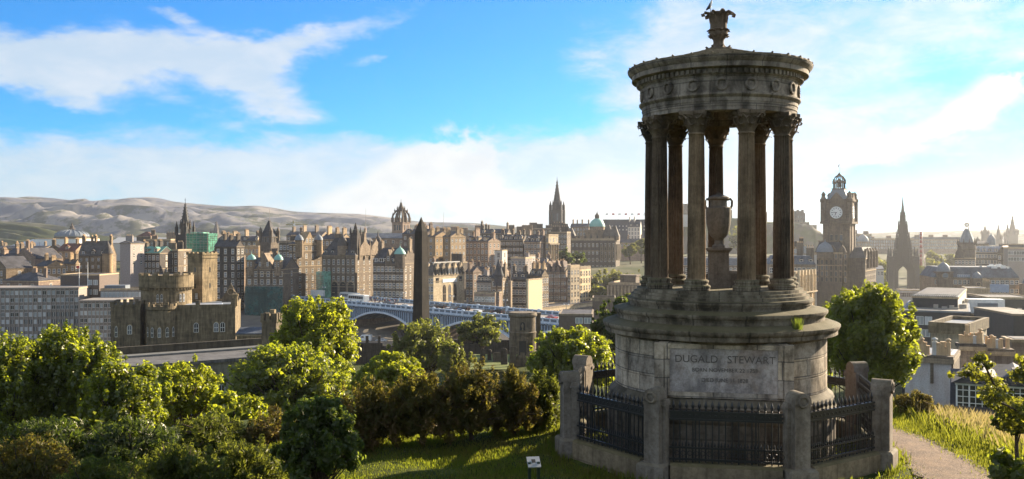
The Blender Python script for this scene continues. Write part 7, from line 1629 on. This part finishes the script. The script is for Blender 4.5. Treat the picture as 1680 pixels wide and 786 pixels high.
# modern roofs on the near side
r, W, D, H = bld('roof_plant_box', 'big dark louvred plant box with one sunlit pale end', 1497, 1571, 1585, 165, 487, -29, 'flat', 0, 0, 0, scols=0, mat=DARKCLAD, D=None, base=509, drop=0, parapet=False)
e = MB().box(.002, .06, 0, D, 0, H).box(-W, .06, -.06, -.003, H-.35, H-.05); 
for k in range(22): e.box(-W+W*k/22, -W+W*k/22+.12, -.1, -.06, H-.05, H+.35)
e.box(-W, .06, -.1, -.07, H+.3, H+.38); e.build('end_panel', CONC_L, r)
r, W, D, H = bld('office_roof', 'dark clad office with flat roof under the plant box', 1480, 1592, 1608, 158, 512, -26, 'flat', .5, 0, 0, scols=0, mat=DARKCLAD, rmat=FELT, D=26, parapet=True, ledge=LEAD)
z = lambda py: Z(py, 158)-r.location[2]
for px in (1510, 1524): obj('window', winset('modern', LEAD, WHITE, BLINDS), r, (-W*(1592-px)/112., -.02, z(536)), 0, (1.2,1,1.5))
for k in range(3): obj('window', winset('modern', LEAD, WHITE, BLINDS), r, (-W*(1592-1506-7*k)/112., -.02, z(556)), 0, (1.3,1,1.3))
fl = MB()
rng = random.Random(11)
for k in range(14): fl.cbox(-rng.uniform(.1,.8)*W, rng.uniform(4,22), H, rng.uniform(.4,1.2), rng.uniform(.4,1.0), rng.uniform(.3,.8))
fl.build('roof_vents', STEEL, r)
r, W, D, H = bld('roof_deck_block', 'wide flat grey roof deck with a white air conditioning unit', 1606, 1690, 1700, 170, 521, -14, 'flat', .4, 0, 0, scols=0, mat=DARKCLAD, rmat=FELT, D=30, drop=6)
MB().cbox(-W*.62, 10, H, 6.5, 3.4, 2.7).build('white_unit', WHITE, r); MB().cbox(-W*.60, 8.2, H+.4, 3.6, .3, 1.6).build('louvre', LEAD, r)
mn = MB()
for k in range(16): mn.cbox(-W*.95+k*.9, 4+rng.uniform(0,12), H, .35, .35, rng.uniform(.5,1.3))
mn.build('roof_vents', CONC_L, r)
bld('roof_deck_block', 'dark edge block with a sunlit flat roof cut by the picture edge', 1663, 1720, 1740, 140, 516, -4, 'flat', .6, 0, 0, scols=0, mat=DARKCLAD, rmat=FELT, D=14, drop=6)
r, W, D, H = bld('stair_tower', 'square stone stair tower with heavy parapet in front of the flat roofs', 1527, 1588, 1619, 118, 538, -38, 'flat', 0, 0, 0, scols=0, mat=stone('tower_ashlar', (.30,.26,.21), .5, .45, .4, bw=30), rmat=LEAD, D=None, drop=8, parapet=False)
MB().box(-W-.25,.25,-.25,.25,H-.9,H+.55).box(-.25,.248,.25,D+.25,H-.9,H+.55).box(-W-.248,-W+.25,.25,D+.25,H-.9,H+.55).box(-W+.25,-.25,D-.25,D+.248,H-.9,H+.54).build('parapet', stone('tower_parapet', (.14,.115,.08), .7, .5, .6), r)
obj('window', winset('dark', SAND, BLACK, GLASS), r, (0, D*.28, H-4.4), pi/2, (1.0,1,2.6)); b = MB().box(.002,.5,D*.45,D*.60,0,H-1).build('pilaster', SAND_L, r); MB().box(-W*.17,-W*.12,-.06,-.003,H-6,H-1.2).build('drainpipe', BLACK, r)
for i in range(4):
    for j in range(2): obj('window', winset('modern', SAND, WHITE, GLASS), r, (0, D*(.72+.15*j), H-2.6-1.2*i), pi/2, (.8,1,.9))
# chimney gables and the dormer roof
def pots(root, x0, x1, y, z, n, seed):
    rng = random.Random(seed)
    for k in range(n):
        x = x0+(x1-x0)*(k+.5)/n; h = rng.uniform(.65,1.0); rr = rng.uniform(.14,.18); b = MB().lathe([(rr*1.1,0),(rr*1.1,.08),(rr,.1),(rr*.92,h-.12),(rr*1.08,h-.1),(rr*1.08,h),(rr*.7,h)], 10, x, y+rng.uniform(-.05,.05), z)
        if rng.random() < .25: b.lathe([(rr*1.2,h+.15),(rr*1.1,h+.22),(.05,h+.3)], 10, x, y, z).lathe([(.1,h),(.1,h+.2)], 6, x, y, z)
        b.build('chimney_pot', POTS if rng.random() < .8 else CONC_L, root)
PINKW = stone('pink_harl', (.66,.59,.57), .2, 9, .5, bw=9, dark=(.42,.37,.35), bump=.1, vary=False)
DST = stone('dark_rubble', (.12,.10,.085), .5, .25, .8, bw=.5)
def near_roofs():
    Y = 66; r, W, D, H = bld('gable_wall_house', 'tall pale harled gable end crowned with two rows of clay chimney pots', 1485, 1561, 1572, Y, 588, -30, 'flat', 0, 0, 0, scols=0, mat=PINKW, rmat=LEAD, D=6, drop=6, parapet=False)
    MB().box(-W-.1,.12,-.12,1.2,H-.28,H+.12).box(-W*.45,-W*.38,-.1,-.003,H-1.9,H-.35).build('coping', DST, r); MB().box(.002,.12,0,D,0,H).build('corner_stones', DST, r)
    pots(r, -W*.80, -W*.50, .55, H+.12, 5, 1); pots(r, -W*.40, -W*.05, .55, H+.12, 6, 2)
    b = MB().prism([(-W-3,-1.8),(-W*.45,1.2),(.4,-4.6),(.4,-9),(-W-3,-9)], 'y', -4.6, -.2); o = b.build('lower_roof', SLATE, r); o.location = (0,0,H-4.2)
    Y = 76; r, W, D, H = bld('chimney_stack', 'long rubble chimney stack with a row of buff pots left of the grey rendered stack', 1576, 1616, 1620, Y, 568, -12, 'flat', 0, 0, 0, scols=0, mat=stone('buff_stack', (.27,.22,.18), .5, .3, .8, bw=.7), D=1.3, drop=3, parapet=False, rmat=DST)
    MB().box(-W-.1,.1,-.1,1.4,H-.15,H+.14).build('coping', DST, r); pots(r, -W*.98, -W*.05, .6, H+.14, 8, 3); pots(r, -W*.75, -W*.6, .5, H+.9, 1, 9)
    r, W, D, H = bld('chimney_stack', 'grey rendered chimney stack with pots behind the hawthorn branch', 1618, 1662, 1666, Y, 576, -12, 'flat', 0, 0, 0, scols=0, mat=stone('stack_render', (.26,.22,.20), .6, 9, .8, bw=9), D=1.4, drop=3, parapet=False, rmat=DST)
    MB().box(-W-.1,.1,-.1,1.5,H-.15,H+.14).build('coping', DST, r); pots(r, -W*.95, -W*.30, .6, H+.14, 7, 4); pots(r, -W*.16, -W*.06, .6, H+.14, 1, 5)
    bld('stone_gable', 'brown stone wall block at the picture edge beside the chimney stacks', 1660, 1700, 1710, 84, 558, -12, 'flat', .3, 0, 0, scols=0, mat=SAND_P, D=3, drop=5)
    # slate roof with dormers
    Y = 52; rz = -26; r, W, D, H = bld('dormer_house', 'slate roofed stone house with two big white dormer windows', 1562, 1760, 1770, Y, 700, rz, 'gable', 60, 0, 0, scols=0, mat=stone('house_stone', (.24,.20,.16), .5, .35, .8, bw=.8), rmat=SLATE, D=9.5, drop=5, cornice=False, over=.3)
    roof_z = lambda y: H+ (60/F*Y)*(y/(D/2))
    for px in (1606, 1668):
        k = (px-840)/F; u = np.array((cos(radians(rz)), sin(radians(rz)))); v = np.array((-u[1], u[0])); o = np.array(r.location[:2])+v*.9; t = (k*o[1]-o[0])/(u[0]-k*u[1])
        dw, dh = 1.25, 1.75; zb = H+.25
        d = MB().mat(0).box(t-dw, t+dw, .9, 4.6, zb, zb+dh).mat(1).prism([(t-dw-.25,zb+dh-.02),(t+dw+.25,zb+dh-.02),(t,zb+dh+.85)], 'y', .62, 5.2)
        dm = d.build('dormer', [plain('grey_lead_cheek', (.20,.22,.25), .5), SLATE], r)
        w = MB().mat(0).box(t-dw-.04,t+dw+.04,.82,.9,zb-.05,zb+.12).box(t-dw-.04,t+dw+.04,.82,.9,zb+dh-.16,zb+dh+.02)
        for a, b_ in ((-1.0,-.92),(-.45,-.38),(.38,.45),(.92,1.0)): w.box(t+dw*a,t+dw*b_,.80,.9,zb+.12,zb+dh-.16)
        for a in (-.685, -.14, .14, .685): w.box(t+dw*a-.02,t+dw*a+.02,.835,.9,zb+.12,zb+dh-.16)
        for q in (.3,.52,.74): w.box(t-dw,t+dw,.84,.9,zb+dh*q-.022,zb+dh*q+.022)
        w.mat(1).box(t-dw,t+dw,.87,.895,zb+.12,zb+dh-.16); w.build('window', [WHITE, GLASS], dm)
        MB().box(t-.22,t+.22,1.2,2.2,zb+dh+.6,zb+dh+.92).build('flashing', SLATE, dm)
    for px in (1602, 1656, 1668):
        k = (px-840)/F; u = np.array((cos(radians(rz)), sin(radians(rz)))); o = np.array(r.location[:2]); t = (k*o[1]-o[0])/(u[0]-k*u[1]); obj('window', winset('sash', SAND_L, WHITE, GLASS), r, (t, 0, H-2.2), 0, (1.0,1,1.75))
    MB().box(-W-.2,.2,-.5,-.36,H-.35,H-.2).build('gutter', BLACK, r)
    r, W, D, H = bld('slate_house', 'dark slate roof end behind the dormer house under the hawthorn branch', 1600, 1760, 1770, 62, 655, -20, 'gable', 34, 0, 0, scols=0, mat=SAND, D=9, drop=4)
near_roofs()

# ------------------------------------------------------------------ more roofs in between, so that no gap shows bare ground
FILL = [('slate roofed infill row below the netted spire', 238, 300, 306, 480, 446, 3, 6), ('dim infill row between the jail tower and the narrow dark tenement', 338, 384, 390, 470, 420, 6, 4), ('infill roofs under the domed corner building', 470, 536, 545, 460, 430, 6, 6),
        ('brown infill row below the three tall tenements', 690, 770, 780, 440, 440, 4, 8), ('infill row below the slate roofed tenement row', 836, 880, 890, 470, 440, 3, 6), ('infill row below the grey stone block', 770, 826, 836, 450, 446, 4, 6),
        ('low infill row behind the market hall', 900, 985, 992, 500, 470, 3, 9), ('infill row behind the low white houses', 874, 902, 910, 480, 432, 3, 4)]
for lab, x0, xc, x1, Y, top, rows, cols in FILL: bld('tenement', lab, x0, xc, x1, Y, top, -14, 'gable', 7, rows, cols, scols=2, mat=SAND_P, chim=((.2,.5),(.8,.5)), D=11)

# ------------------------------------------------------------------ haze over the town
def haze():
    m = bpy.data.materials.new('haze'); m.use_nodes = True; t = NT(m.node_tree); t.t.nodes.remove(t.t.nodes['Principled BSDF']); out = t.t.nodes['Material Output']
    v = t.n('ShaderNodeVolumePrincipled'); v.inputs['Color'].default_value = (.95,.965,1,1); v.inputs['Density'].default_value = HAZE; v.inputs['Anisotropy'].default_value = HAZE_G
    t.put(out.inputs['Volume'], v.outputs[0])
    o = MB().box(-4500, 4500, -200, 4400, -64, 142).build('haze', m); struct(o, 'stuff')
HAZE, HAZE_G = .000075, .6
haze()
